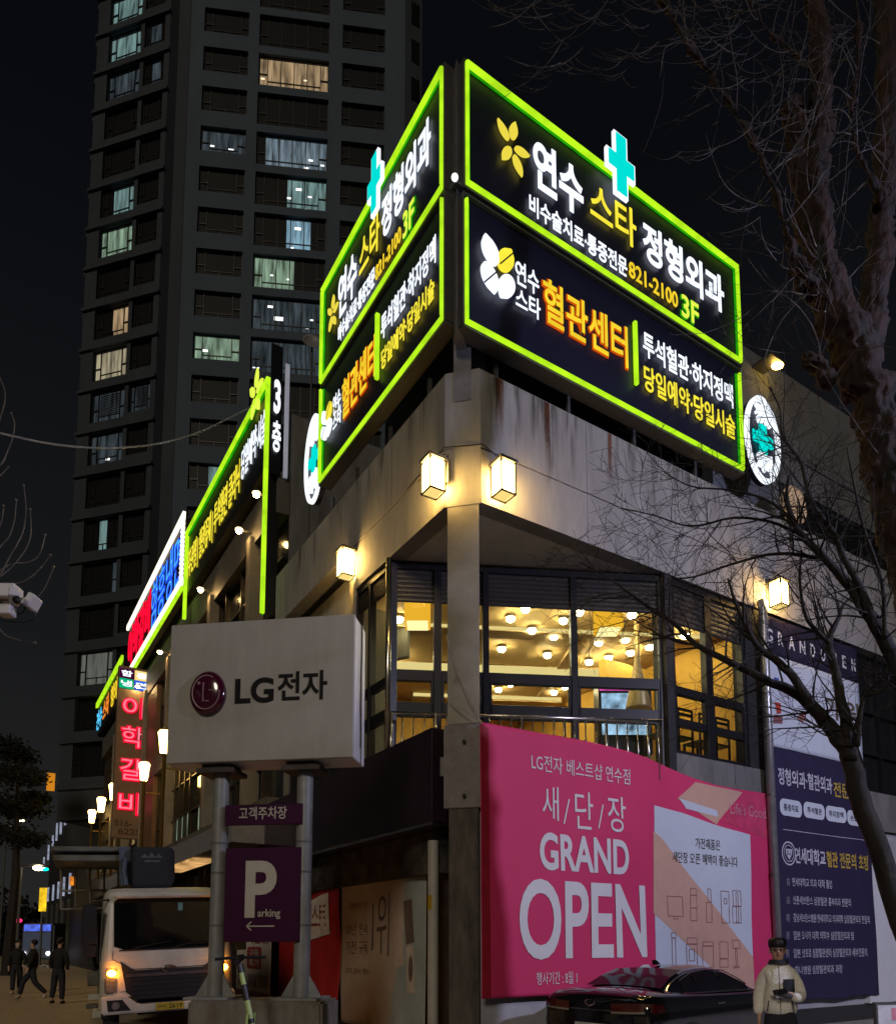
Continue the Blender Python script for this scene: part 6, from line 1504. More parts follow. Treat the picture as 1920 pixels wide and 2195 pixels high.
E = [('pelvis', 'belly'), ('belly', 'chest'), ('chest', 'ncb'), ('ncb', 'neck'), ('neck', 'jaw'), ('jaw', 'face'), ('face', 'skull'), ('skull', 'top'), ('chest', 'shl'), ('shl', 'ell'), ('ell', 'wrl'), ('chest', 'shr'), ('shr', 'elr'), ('elr', 'wrr'),
     ('pelvis', 'hpl'), ('hpl', 'knl'), ('knl', 'anl'), ('anl', 'tol'), ('pelvis', 'hpr'), ('hpr', 'knr'), ('knr', 'anr'), ('anr', 'tor')]
hand(J, E, 'wrl', V(-.218, -.045, .80), D(0, -.1, -1), D(.2, 1, 0), 'l', D(.6, -.6, 0))
body_ = skin('body', J, E, M_skin, per, 'pelvis')
# face features, ears
fe = MB(); fe.ball(V(0, -.108, 1.58), .016, 8, (.8, 1.2, 1.3)); fe.build('nose', M_skin, body_, smooth=True)
for s in (-1, 1): 
    MB().ball(V(s*.078, .0, 1.585), .024, 8, (.4, .8, 1.2)).build('ear', M_skin, body_, smooth=True)
    MB().ball(V(s*.030, -.092, 1.605), .011, 8).build('eye', M_hair, body_, smooth=True)
mo = MB(); mo.tube([V(-.022, -.092, 1.540), V(0, -.098, 1.538), V(.022, -.092, 1.540)], .005, 6); mo.build('mouth', mat('lip', (.25, .08, .07), .5), body_)
gl_s = MB()
for s in (-1, 1): gl_s.tube([V(s*.032+.024*cos(t/14*2*pi), -.104, 1.605+.019*sin(t/14*2*pi)) for t in range(15)], .003, 5); gl_s.tube([V(s*.056, -.10, 1.607), V(s*.078, .0, 1.603)], .003, 5)
gl_s.tube([V(-.008, -.105, 1.607), V(.008, -.105, 1.607)], .003, 5); gl_s.build('glasses', M_black, per)
cpm = MB(); cpm.lathe(MP_ @ T(0, .006, 0) @ Matrix.Diagonal((1, 1.12, 1, 1)), [(.086, 1.625), (.096, 1.645), (.098, 1.685), (.086, 1.72), (.047, 1.738), (.005, 1.74)], 20); cpm.build('cap', M_hair, per, smooth=True)
hr = MB(); hr.lathe(MP_ @ T(0, .022, 0) @ Matrix.Diagonal((1, 1.1, 1, 1)), [(.068, 1.555), (.084, 1.59), (.086, 1.635)], 18, cap=False); hr.build('hair', M_hair, per, smooth=True)
JJ = {'hem': (V(0, 0, .86), (.205, .155)), 'waist': (V(0, 0, 1.0), (.200, .155)), 'mid': (V(0, 0, 1.15), (.195, .155)), 'ch': (V(0, .0, 1.30), (.200, .155)), 'yoke': (V(0, .01, 1.41), (.150, .115)), 'col': (V(0, .0, 1.50), (.088, .088)),
      'sl': (V(-.138, .01, 1.37), .080), 'ul': (V(-.180, .02, 1.24), .072), 'el': (V(-.208, .03, 1.11), .066), 'fl': (V(-.222, .0, .98), .060), 'wl': (V(-.228, -.03, .875), .054),
      'sr': (V(.138, .01, 1.37), .080), 'ur': (V(.185, .02, 1.24), .072), 'er': (V(.215, -.0, 1.105), .068), 'fr': (V(.175, -.13, 1.085), .060), 'wr': (V(.12, -.195, 1.10), .054)}
EE = [('hem', 'waist'), ('waist', 'mid'), ('mid', 'ch'), ('ch', 'yoke'), ('yoke', 'col'), ('ch', 'sl'), ('sl', 'ul'), ('ul', 'el'), ('el', 'fl'), ('fl', 'wl'), ('ch', 'sr'), ('sr', 'ur'), ('ur', 'er'), ('er', 'fr'), ('fr', 'wr')]
jk = skin('jacket', JJ, EE, M_fleece, per, 'hem')
tx_ = bpy.data.textures.new('fleece_folds', 'CLOUDS'); tx_.noise_scale = .09; dm = jk.modifiers.new('folds', 'DISPLACE'); dm.texture = tx_; dm.strength = .012; dm.mid_level = .5
cl_ = MB(); cl_.lathe(MP_ @ T(0, -.004, 0) @ Matrix.Diagonal((1, 1.05, 1, 1)), [(.112, 1.445), (.100, 1.47), (.092, 1.492)], 20, cap=False); cl_.build('collar_trim', M_dknavy, jk, smooth=True)
zp = MB(); zp.tube([V(0, -.105, 1.43), V(.0, -.150, 1.30), V(0, -.152, 1.1), V(0, -.150, .9)], .0045, 5); zp.build('zip', mat('zip_grey', (.2, .2, .22), .4), jk)
pk_ = MB(); pk_.grid(lambda u, v: V(.035+.115*u, -.150+.05*u*u, 1.13+.155*v), 6, 6); pk_.build('chest_pocket', M_dknavy, jk, smooth=True, fix=False)
for s in (-1, 1):
    pz_ = MB(); pz_.tube([V(s*.115, -.138, 1.05), V(s*.135, -.128, .93)], .006, 5); pz_.build('pocket_zip', M_dknavy, jk)
def pants(root, V, kl, al, kr, ar, m, sub=2):
    TJ = {'w': (V(0, 0, 1.02), (.15, .12)), 'p': (V(0, 0, .92), (.175, .14)), 'hl': (V(-.09, 0, .84), .115), 'ml': ((V(-.09, 0, .80)+kl)/2+Vector((0, 0, .02)), .102), 'kl': (kl, .085), 'al': (al, .072), 'hr': (V(.09, 0, .84), .115), 'mr': ((V(.09, 0, .80)+kr)/2+Vector((0, 0, .02)), .102), 'kr': (kr, .085), 'ar': (ar, .072)}
    return skin('trousers', TJ, [('w', 'p'), ('p', 'hl'), ('hl', 'ml'), ('ml', 'kl'), ('kl', 'al'), ('p', 'hr'), ('hr', 'mr'), ('mr', 'kr'), ('kr', 'ar')], m, root, 'p', sub)
pants(per, V, V(-.10, -.03, .49), V(-.10, .02, .10), V(.10, -.02, .49), V(.11, .04, .10), M_trous)
for s, y in ((-1, -.05), (1, -.03)):
    sb_ = MB(); sb_.ball(V(s*.105, y, .045), .05, 12, (1.0, 2.6, .85)); sb_.build('shoe', M_blk, per, smooth=True)
HJ = {'w': (V(.115, -.20, 1.10), .038), 'w2': (V(.085, -.222, 1.112), .034)}; HE = [('w', 'w2')]
hand(HJ, HE, 'w2', V(.035, -.238, 1.125), D(-1, -.15, .25), D(.25, 0, 1), 'g', D(0, -1, .2)); 
skin('glove', HJ, HE, M_glove, per, 'w')
ph = thing('phone', V(.0, -.275, 1.13), 'dark phone held in the gloved hand of the person in the cream fleece', 'phone')
MPH = MP_ @ T(-.005, -.272, 1.155) @ Matrix.Rotation(radians(35), 4, 'X') @ Matrix.Rotation(radians(-15), 4, 'Y')
MB().box(MPH, -.07, .07, -.006, .006, -.036, .036).build('case', M_black, ph, bevel=.004); MB().box(MPH, -.062, .062, .0062, .0068, -.032, .032).build('screen', mat('phone_screen', (.02, .02, .025), .1), ph)

# ---- walkers on the pavement
def walker(px, py_foot, Y, label, face=0.0, stride=.28, coat=M_blk, shoe=M_shoe, trous=M_trous, bag=False, mask=False, back=False, h=1.0, arm=.16):
    p0 = at_y(px, py_foot, Y); p0.z = .012
    M = frame(p0, Vector((cos(face), sin(face), 0)), Vector((-sin(face), cos(face), 0)), UP) @ Matrix.Scale(h, 4)
    V = lambda x, y, z: M @ Vector((x, y, z))
    r_ = thing('person', p0, label, 'person', None)
    s = stride/2
    J = {'pelvis': (V(0, 0, .93), .085), 'chest': (V(0, 0, 1.28), .09), 'ncb': (V(0, 0, 1.45), .06), 'neck': (V(0, -.01, 1.50), .05), 'jaw': (V(0, -.03, 1.56), .062), 'face': (V(0, -.01, 1.62), .082), 'skull': (V(0, .01, 1.68), .083), 'top': (V(0, .01, 1.715), .055),
         'shl': (V(-.13, 0, 1.37), .033), 'ell': (V(-.21, arm*.3, 1.12), .03), 'wrl': (V(-.23, -arm*.2, .88), .03), 'hal': (V(-.23, -arm*.35, .80), (.035, .02)), 'shr': (V(.13, 0, 1.37), .033), 'elr': (V(.21, -arm*.3, 1.12), .03), 'wrr': (V(.22, -arm, .90), .03), 'har': (V(.22, -arm*1.3, .82), (.035, .02)),
         'hpl': (V(-.08, 0, .88), .045), 'knl': (V(-.09, -s*.9, .49), .032), 'anl': (V(-.09, -s*1.1, .09), .04), 'tol': (V(-.10, -s*1.1-.12, .04), .033), 'hpr': (V(.08, 0, .88), .045), 'knr': (V(.10, s*.3, .48), .032), 'anr': (V(.10, s*1.5, .14), .04), 'tor': (V(.11, s*1.5-.10, .05), .033)}
    E = [('pelvis', 'chest'), ('chest', 'ncb'), ('ncb', 'neck'), ('neck', 'jaw'), ('jaw', 'face'), ('face', 'skull'), ('skull', 'top'), ('chest', 'shl'), ('shl', 'ell'), ('ell', 'wrl'), ('wrl', 'hal'), ('chest', 'shr'), ('shr', 'elr'), ('elr', 'wrr'), ('wrr', 'har'), ('pelvis', 'hpl'), ('hpl', 'knl'), ('knl', 'anl'), ('anl', 'tol'), ('pelvis', 'hpr'), ('hpr', 'knr'), ('knr', 'anr'), ('anr', 'tor')]
    for pre, w_, d_ in (('l', 'hal', -1), ('r', 'har', 1)):
        b0 = J[w_][0]
        for i in range(4): J[pre+str(i)] = (b0 + (M.to_3x3() @ Vector((0, -.03+.02*i, -.07+.006*abs(i-1)))), .0095); E.append((w_, pre+str(i)))
        J[pre+'t'] = (b0 + (M.to_3x3() @ Vector((-.02*d_, -.045, -.03))), .011); E.append((w_, pre+'t'))
    b_ = skin('body', J, E, M_skin, r_, 'pelvis')
    for q in (-1, 1): MB().ball(V(q*.085, .0, 1.62), .022, 6, (.4, .8, 1.2)).build('ear', M_skin, b_, smooth=True)
    MB().ball(V(0, -.10, 1.61), .016, 6).build('nose', M_skin, b_, smooth=True)
    hr = MB(); hr.ball(V(0, .022, 1.675), .098*h, 12, (.95, 1.05, .95)); hr.build('hair', M_hair, r_, smooth=True)
    JJ = {'hem': (V(0, 0, .82), (.205, .155)), 'mid': (V(0, 0, 1.08), (.195, .15)), 'ch': (V(0, 0, 1.29), (.205, .155)), 'yoke': (V(0, 0, 1.41), (.15, .115)), 'col': (V(0, 0, 1.50), .085), 'sl': (V(-.15, 0, 1.37), .092), 'el': (V(-.235, arm*.3, 1.12), .066), 'wl': (V(-.235, -arm*.2, .89), .048), 'sr': (V(.15, 0, 1.37), .092), 'er': (V(.235, -arm*.3, 1.12), .066), 'wr': (V(.225, -arm, .91), .048)}
    skin('jacket', JJ, [('hem', 'mid'), ('mid', 'ch'), ('ch', 'yoke'), ('yoke', 'col'), ('ch', 'sl'), ('sl', 'el'), ('el', 'wl'), ('ch', 'sr'), ('sr', 'er'), ('er', 'wr')], coat, r_, 'hem', 1)
    pants(r_, V, V(-.09, -s*.9, .49), V(-.09, -s*1.1, .10), V(.10, s*.3, .48), V(.10, s*1.5, .15), trous, 1)
    for x, y, z in ((-.09, -s*1.1-.04, .045), (.10, s*1.5-.03, .06)): MB().ball(V(x, y, z), .05, 10, (1.0, 2.5, .85)).build('shoe', shoe, r_, smooth=True)
    if mask: MB().ball(V(0, -.055, 1.575), .062, 8, (1, .8, .8)).build('face_mask', mat('mask_white', (.5, .53, .6), .8), r_, smooth=True)
    return r_
walker(33, 2130, 24.6, 'walker in black with a white face mask and white shoes on the pavement', face=.5, stride=.25, mask=True)
walker(66, 2142, 22.6, 'walker in black taking a long sideways stride on the pavement', face=-1.15, stride=.55, shoe=M_shoe, arm=.10)
walker(122, 2152, 20.6, 'broad figure in all black standing next to the truck, seen from behind', face=3.1, stride=.12, shoe=M_blk, coat=M_blk, h=1.03, arm=.06)

# ================================================================== TREES
def bark(name, c1, c2, pale, amt=.62):
    m = bpy.data.materials.new(name); m.use_nodes = True; t = m.node_tree; b = t.nodes['Principled BSDF']; b.inputs['Roughness'].default_value = .85
    tx = t.nodes.new('ShaderNodeTexCoord'); mp = t.nodes.new('ShaderNodeMapping'); mp.inputs['Scale'].default_value = (1, 1, .3)
    n1 = t.nodes.new('ShaderNodeTexNoise'); n1.inputs['Scale'].default_value = 9; n1.inputs['Detail'].default_value = 6
    n2 = t.nodes.new('ShaderNodeTexNoise'); n2.inputs['Scale'].default_value = 4.2; n2.inputs['Detail'].default_value = 3
    r1 = t.nodes.new('ShaderNodeValToRGB'); r1.color_ramp.elements[0].color = (*c1, 1); r1.color_ramp.elements[1].color = (*c2, 1); r1.color_ramp.elements[0].position = .35; r1.color_ramp.elements[1].position = .7
    r2 = t.nodes.new('ShaderNodeValToRGB'); r2.color_ramp.elements[0].position = amt; r2.color_ramp.elements[1].position = amt+.05
    mx = t.nodes.new('ShaderNodeMix'); mx.data_type = 'RGBA'; mx.inputs['B'].default_value = (*pale, 1)
    t.links.new(tx.outputs['Object'], mp.inputs[0]); t.links.new(mp.outputs[0], n1.inputs['Vector']); t.links.new(tx.outputs['Object'], n2.inputs['Vector'])
    t.links.new(n1.outputs['Fac'], r1.inputs[0]); t.links.new(n2.outputs['Fac'], r2.inputs[0]); t.links.new(r1.outputs[0], mx.inputs['A']); t.links.new(r2.outputs[0], mx.inputs['Factor']); t.links.new(mx.outputs['Result'], b.inputs['Base Color'])
    bp = t.nodes.new('ShaderNodeBump'); bp.inputs['Strength'].default_value = .9; bp.inputs['Distance'].default_value = .03; t.links.new(n1.outputs['Fac'], bp.inputs['Height']); t.links.new(bp.outputs[0], b.inputs['Normal'])
    return m
M_barkr = bark('plane_bark_redlit', (.003, .0025, .0025), (.026, .0065, .004), (.05, .033, .018), .69); M_barkd = bark('dark_bark', (.008, .007, .007), (.024, .019, .017), (.03, .026, .022), .66); M_twigg = bark('grey_twig', (.06, .055, .05), (.16, .15, .14), (.2, .19, .17), .6)  # red of the plane bark stands for red lamplight falling on it
def limb(pts, Y, jig=0.0, rnd=None, yv=None):
    """pixel path with radii in pixels -> world polyline, smoothed"""
    out = []; n = len(pts)
    for i, (x, y, r) in enumerate(pts):
        Yi = Y if yv is None else yv[0]+(yv[1]-yv[0])*i/max(1, n-1)
        out.append((at_y(x, y, Yi), r*Yi/1599))
    res = []
    for i in range(n-1):
        p0, p1, p2, p3 = out[max(i-1, 0)], out[i], out[i+1], out[min(i+2, n-1)]
        k = 4
        for j in range(k):
            t = j/k; c = .5*((2*p1[0])+(p2[0]-p0[0])*t+(2*p0[0]-5*p1[0]+4*p2[0]-p3[0])*t*t+(-p0[0]+3*p1[0]-3*p2[0]+p3[0])*t**3)
            r = p1[1]+(p2[1]-p1[1])*t
            if rnd and jig: c = c+Vector((rnd.uniform(-1, 1), rnd.uniform(-1, 1), rnd.uniform(-1, 1)))*r*jig
            res.append((c, r))
    res.append(out[-1]); return res
def grow(mb, p, d, L, r, lev, rnd, droop=0.0, curl=.35, kids=(3, 6), up=.0):
    n = max(4, int(L/.09)); pts = [p]; rad = [r]; step = L/n
    ax = Vector((rnd.uniform(-1, 1), rnd.uniform(-1, 1), rnd.uniform(-1, 1))).normalized()
    for i in range(n):
        d = (d + ax*curl*step*rnd.uniform(.2, 1.2) + Vector((rnd.gauss(0, .09), rnd.gauss(0, .09), rnd.gauss(0, .09)+(up-droop)*step))).normalized()
        p = p + d*step; pts.append(p); rad.append(max(r*(1-.75*(i+1)/n), .0018))
    mb.tube(pts, rad, 5 if r > .01 else 4, cap=False)
    if lev > 0:
        for k in range(rnd.randint(*kids)):
            i = rnd.randint(1, n); ax2 = Vector((rnd.uniform(-1, 1), rnd.uniform(-1, 1), rnd.uniform(-.8, 1))); dd = (pts[i]-pts[i-1]).normalized()
            q = (dd*rnd.uniform(.5, 1.0) + (ax2-dd*ax2.dot(dd)).normalized()*rnd.uniform(.5, 1.0)).normalized()
            grow(mb, pts[i], q, L*rnd.uniform(.35, .65), max(rad[i]*.62, .002), lev-1, rnd, droop, curl, kids, up)
# ---- dark tree on the right
rnd = random.Random(11); YB = 6.6
tb = thing('bare_tree', at_y(2080, 2300, YB).xy.to_3d(), 'dark bare tree leaning in from the lower right with crooked limbs over the banners', 'tree')
tk = MB(); limbs = []
def add(pts, Y=YB, yv=None, n=9):
    L = limb(pts, Y, .12, rnd, yv); tk.tube([p for p, r in L], [r for p, r in L], n, cap=True); limbs.append(L)
add([(2090, 2330, 34), (2010, 2120, 28), (1932, 1975, 23), (1886, 1830, 21), (1843, 1712, 21), (1822, 1620, 21), (1795, 1580, 17), (1765, 1545, 15), (1731, 1505, 13), (1690, 1478, 11), (1650, 1462, 9), (1600, 1437, 8), (1545, 1410, 7), (1490, 1381, 6), (1445, 1337, 4.6), (1400, 1310, 3.4), (1343, 1267, 2.6), (1290, 1230, 1.8), (1240, 1205, 1.0)], yv=(6.6, 7.2), n=12)
add([(1765, 1545, 11), (1731, 1497, 10), (1690, 1440, 9), (1655, 1410, 8), (1625, 1388, 6.5), (1600, 1345, 5), (1575, 1290, 3.5), (1560, 1240, 2)], yv=(6.8, 6.4))
add([(1823, 1630, 15), (1818, 1568, 13), (1803, 1509, 11), (1790, 1440, 9.5), (1776, 1375, 8), (1798, 1322, 4.5), (1812, 1290, 3), (1850, 1268, 2)], yv=(6.7, 6.9))
add([(1776, 1378, 6), (1750, 1352, 5), (1726, 1320, 4), (1714, 1250, 3), (1718, 1180, 2.2)], yv=(6.8, 6.5))
add([(1836, 1600, 7), (1850, 1500, 5), (1890, 1480, 3.5), (1915, 1420, 2.5)])
add([(2060, 2250, 24), (2020, 1800, 21), (1975, 1560, 19), (1930, 1450, 17), (1895, 1370, 15), (1869, 1329, 14), (1825, 1264, 11), (1770, 1200, 8.5), (1720, 1148, 7), (1699, 1114, 6), (1686, 1065, 4), (1690, 1020, 2.5)], yv=(6.6, 6.2), n=11)
add([(1869, 1329, 9), (1845, 1262, 8), (1810, 1200, 7), (1790, 1150, 6.2), (1772, 1124, 6), (1739, 1075, 5.2), (1719, 998, 4.5), (1703, 972, 4), (1676, 932, 3), (1672, 880, 2), (1650, 830, 1.4)], yv=(6.3, 6.6))
add([(1770, 1200, 4.5), (1700, 1188, 4), (1640, 1190, 3.2), (1560, 1212, 2.6), (1490, 1236, 2.0), (1440, 1240, 1.3)], yv=(6.4, 6.9))
add([(1720, 1148, 4), (1650, 1118, 3.2), (1570, 1110, 2.6), (1480, 1128, 2.0), (1400, 1104, 1.4), (1330, 1090, 1.0)], yv=(6.3, 6.9))
add([(1699, 1114, 3.5), (1640, 1070, 2.8), (1560, 1050, 2.2), (1480, 1042, 1.6), (1420, 1010, 1.0)], yv=(6.3, 6.6))
add([(1895, 1370, 5), (1890, 1250, 4), (1850, 1130, 3.2), (1830, 1040, 2.4), (1815, 960, 1.6)], yv=(6.3, 6.0))
trunk_o = tk.build('trunk', M_barkd, tb, smooth=True)
tw = MB()
for L in limbs:
    for (p, r), (p2, r2) in zip(L, L[1:]):
        if r > .075: continue
        dd = (p2-p); 
        if dd.length < 1e-4: continue
        dd.normalize(); k = 2 if r < .035 else 1
        for _ in range(k):
            if rnd.random() < .38:
                ax2 = Vector((rnd.uniform(-1, .55), rnd.uniform(-.8, .8), rnd.uniform(-.75, 1.0))); ax2 = (ax2-dd*ax2.dot(dd)).normalized()
                q = (dd*rnd.uniform(.3, .9)+ax2*rnd.uniform(.6, 1)).normalized()
                grow(tw, p, q, rnd.uniform(.30, .95), min(r*.5, .011), 2, rnd, droop=.10, curl=.9, kids=(2, 5))
tw.build('twigs', M_barkd, tb)
# ---- plane tree with peeling bark, coloured as under red light
rnd = random.Random(23); YA = 7.6
ta = thing('plane_tree', at_y(2070, 2300, YA).xy.to_3d(), 'big plane tree with peeling red-lit bark and cut stubs at the upper right', 'tree')
tk = MB(); limbs = []
def adda(pts, yv=None, n=12, jig=.16):
    L = [(p_, r_*.72) for p_, r_ in limb(pts, YA, jig, rnd, yv)]; tk.tube([p for p, r in L], [r for p, r in L], n, cap=True); limbs.append(L)
adda([(2090, 2340, 110), (2060, 2000, 88), (2010, 1500, 78), (1950, 1180, 70), (1908, 1020, 66), (1876, 880, 64), (1826, 760, 64), (1788, 650, 60), (1750, 540, 44), (1728, 440, 38), (1712, 330, 34), (1700, 250, 34), (1698, 222, 30)], n=18)
adda([(1800, 680, 46), (1765, 540, 42), (1752, 420, 40), (1756, 280, 37), (1758, 150, 34), (1748, 0, 30), (1744, -130, 26)], yv=(7.6, 7.4), n=14)
adda([(1850, 800, 48), (1872, 660, 42), (1886, 520, 38), (1896, 380, 36), (1902, 200, 33), (1893, 20, 29), (1888, -120, 26)], yv=(7.7, 8.2), n=14)
adda([(1812, 720, 30), (1765, 640, 18), (1735, 590, 14), (1700, 545, 11), (1655, 400, 9.5), (1617, 311, 9), (1530, 170, 8), (1460, 70, 7), (1415, -10, 6), (1390, -80, 5)], yv=(7.6, 6.8), n=9)
adda([(1745, 640, 26), (1712, 600, 22), (1690, 572, 18)], n=9); adda([(1790, 820, 26), (1742, 780, 20), (1722, 770, 14)], n=9)
adda([(1756, 170, 12), (1700, 110, 7), (1640, 60, 5), (1590, -20, 4)], yv=(7.5, 7.0), n=7)
adda([(1892, 420, 12), (1840, 330, 7), (1825, 240, 5), (1840, 120, 4), (1835, 0, 3)], yv=(7.7, 7.2), n=7)
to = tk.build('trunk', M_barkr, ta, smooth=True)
md = to.modifiers.new('fine', 'SUBSURF'); md.subdivision_type = 'SIMPLE'; md.levels = 2; md.render_levels = 2
for nm_, sc_, st_2 in (('bark_lumps', .30, .12), ('bark_flakes', .075, .085), ('bark_cracks', .03, .03)):
    tx_ = bpy.data.textures.new(nm_, 'CLOUDS'); tx_.noise_scale = sc_; tx_.noise_depth = 3
    dm = to.modifiers.new(nm_, 'DISPLACE'); dm.texture = tx_; dm.strength = st_2; dm.mid_level = .5; dm.texture_coords = 'LOCAL'
tw = MB()
for li_, L in enumerate(limbs):
    for (p, r), (p2, r2) in zip(L, L[1:]):
        dd = p2-p
        if dd.length < 1e-4: continue
        dd.normalize()
        for _ in range(2 if r < .06 else 1):
            if rnd.random() < (.62 if r < .06 else .5):
                ax2 = Vector((rnd.uniform(-1, .8), rnd.uniform(-1, .5), rnd.uniform(-.7, .8))); ax2 = (ax2-dd*ax2.dot(dd)).normalized()
                grow(tw, p+ax2*r*.7, (ax2+dd*.3).normalized(), rnd.uniform(.35, 1.5), .0075, 1, rnd, droop=-.25, curl=1.5, kids=(1, 4))
def arc(p, side, L, r, lev):
    n = 12; d = Vector((side*rnd.uniform(.3, .9), rnd.uniform(-.3, .3), -rnd.uniform(.6, 1.1))).normalized(); pull = Vector((side*rnd.uniform(.2, 1.0), rnd.uniform(-.3, .3), rnd.uniform(1.2, 2.6)))
    pts = [p]; rad = [r]
    for i in range(n):
        d = (d+pull*(1.0/n)*rnd.uniform(.6, 1.1)).normalized(); p = p+d*L/n; pts.append(p); rad.append(max(r*(1-.7*i/n), .002))
        if lev and rnd.random() < .35: arc(p, rnd.choice((-1, 1)), L*rnd.uniform(.25, .6), r*.6, lev-1)
    tw.tube(pts, rad, 4, cap=False)
for k in range(52):      # long hooked shoots hanging in the sky
    x, y = rnd.uniform(1130, 1700), rnd.uniform(-80, 150) if k < 42 else rnd.uniform(150, 520)
    if k >= 42: x = rnd.uniform(1540, 1700)
    arc(at_y(x, y, rnd.uniform(6.4, 7.4)), rnd.choice((-1, -1, 1)), rnd.uniform(.3, .8), .0055, 1)
tw.build('twigs', bark('brown_twig', (.035, .03, .03), (.10, .09, .09), (.16, .15, .15), .6), ta)
# ---- pruned street tree at the left edge
rnd = random.Random(31); YL = 9.0
tl_ = thing('street_tree', at_y(-120, 2200, YL).xy.to_3d(), 'pruned bare tree whose thin pale shoots curve in at the left edge', 'tree')
tk = MB()
L = limb([(-120, 2260, 40), (-115, 1900, 32), (-100, 1600, 28), (-85, 1380, 24), (-60, 1280, 16), (-30, 1250, 9)], YL); tk.tube([p for p, r in L], [r for p, r in L], 10)
L = limb([(-85, 1390, 20), (-100, 1200, 16), (-90, 1060, 11), (-40, 1010, 6)], YL); tk.tube([p for p, r in L], [r for p, r in L], 9); tk.build('trunk', M_barkd, tl_, smooth=True)
tw = MB()
for path in (((-30, 1250), (0, 1232), (20, 1195), (48, 1144), (56, 1092), (51, 1041)), ((-30, 1250), (0, 1236), (38, 1202), (65, 1154), (65, 1092)), ((-30, 1250), (17, 1212), (61, 1205), (85, 1188), (97, 1147)), ((-35, 1245), (-5, 1180), (20, 1150), (32, 1110), (35, 1072)), ((-40, 1010), (0, 997), (14, 973), (27, 939), (31, 908), (24, 886)), ((-40, 1010), (-8, 930), (0, 898), (10, 864), (10, 836), (0, 812)), ((-30, 1250), (40, 1250), (80, 1225), (108, 1190)), ((-30, 1255), (50, 1290), (90, 1270), (115, 1215)), ((-40, 1260), (0, 1350), (40, 1372), (75, 1378)), ((-50, 1240), (-15, 1160), (3, 1120), (8, 1085)), ((-40, 1010), (-5, 1020), (10, 1010), (18, 1002))):
    L = limb([(x, y, 1.9-1.1*i/len(path)) for i, (x, y) in enumerate(path)], YL); tw.tube([p for p, r in L], [max(r, .005) for p, r in L], 5)
    tw.ball(L[-1][0], .018, 6)
tw.build('twigs', M_twigg, tl_)
# ---- security cameras on their pole
cc = thing('camera_pole', at_y(-60, 2200, 8.2).xy.to_3d(), 'pole with a cluster of pale security cameras poking in at the left edge', 'security camera')
b0 = at_y(-60, 1290, 8.2)
MB().tube([Vector((b0.x, b0.y, 0)), b0+UP*.4], .07, 10).build('pole', M_post, cc)
def pbox(px, py, w_, h_, d_, Y, rz=0, ry=0, name='camera', m=M_side): 
    p = at_y(px, py, Y); return MB().box(T(*p) @ Rz(rz) @ Matrix.Rotation(ry, 4, 'Y'), -w_/2, w_/2, -d_/2, d_/2, -h_/2, h_/2).build(name, m, cc, bevel=.012)
MB().tube([b0, at_y(60, 1283, 8.2)], .018, 8).build('arm', M_post, cc)
pbox(20, 1272, .22, .16, .2, 8.2, name='junction_box'); c1 = pbox(30, 1280, .10, .10, .32, 8.0, rz=.5)
MB().ball(at_y(36, 1286, 7.82), .045, 10).build('lens', M_black, c1); c2 = pbox(70, 1292, .08, .16, .2, 8.15, ry=.45); pbox(14, 1310, .16, .12, .14, 8.1)
MB().ball(at_y(54, 1287, 8.15), .03, 8).build('lens', M_side, c2)
cw = MB(); L = limb([(54, 1285, 1), (50, 1312, 1), (25, 1318, 1), (-10, 1312, 1)], 8.2); cw.tube([p for p, r in L], .007, 5); L = limb([(78, 1310, 1), (70, 1328, 1), (40, 1334, 1), (-20, 1326, 1)], 8.2); cw.tube([p for p, r in L], .006, 5); cw.build('cable', M_black, cc)
# ---- cable across the street
ov = MB(); L = limb([(-260, 860, 1), (-120, 895, 1), (0, 928, 1), (107, 951, 1), (200, 960, 1), (270, 959, 1), (350, 949, 1), (430, 925, 1), (500, 891, 1), (536, 873, 1)], 15, yv=(9.0, 17.2)); ov.tube([p for p, r in L], .017, 6)
tag(ov.build('overhead_cable', mat('cable_grey', (.26, .28, .32), .5)), 'pale overhead cable sagging from the left edge to the lime clinic sign', 'cable')
# ---- satellite dish on the roof
dp_ = at_y(668, 732, 17.5)
sdish = thing('satellite_dish', (dp_.x, dp_.y, ZT), 'round grey satellite dish on the roof behind the left roof signs', 'satellite dish')
MB().lathe(T(*dp_) @ Matrix.Rotation(radians(75), 4, 'X') @ Matrix.Rotation(radians(12), 4, 'Y'), [(.01, -.06), (.10, -.05), (.20, -.01), (.235, .03), (.20, .0), (.10, -.035), (.01, -.045)], 24).build('dish', mat('dish_grey', (.20, .20, .21), .5), sdish, smooth=True)
MB().tube([Vector((dp_.x, dp_.y+.05, ZT-.5)), Vector((dp_.x, dp_.y+.05, dp_.z-.2)), dp_+Vector((0, .05, -.05))], .025, 8).build('mast', M_cap, sdish)
# ---- far end of the street
def leafmass(mb, c, rx, rz, n, rnd, sz):
    for _ in range(n):
        u = Vector((rnd.gauss(0, .42), rnd.gauss(0, .42), rnd.gauss(0, .42)))
        if u.length > 1.1: continue
        p = Vector(c)+Vector((u.x*rx, u.y*rx, u.z*rz)); s = sz*rnd.uniform(.6, 1.4); a_ = rnd.uniform(0, 6.3); b_ = rnd.uniform(-1, 1)
        ex = Vector((cos(a_), sin(a_), b_*.5))*s; ey = Vector((-sin(a_)*b_, cos(a_)*b_, 1)).normalized()*s*.7
        mb.face([mb.bm.verts.new(p+q) for q in (ex, ey, -ex, -ey)])
M_leaf = mat('dark_needles', (.010, .014, .010), .9, var=.4, scale=3)
rnd = random.Random(77); Y_ = 38
base = at_y(18, 2000, Y_)
et = thing('pine_tree', (base.x, base.y, 0), 'dark evergreen tree standing at the far left end of the pavement', 'tree')
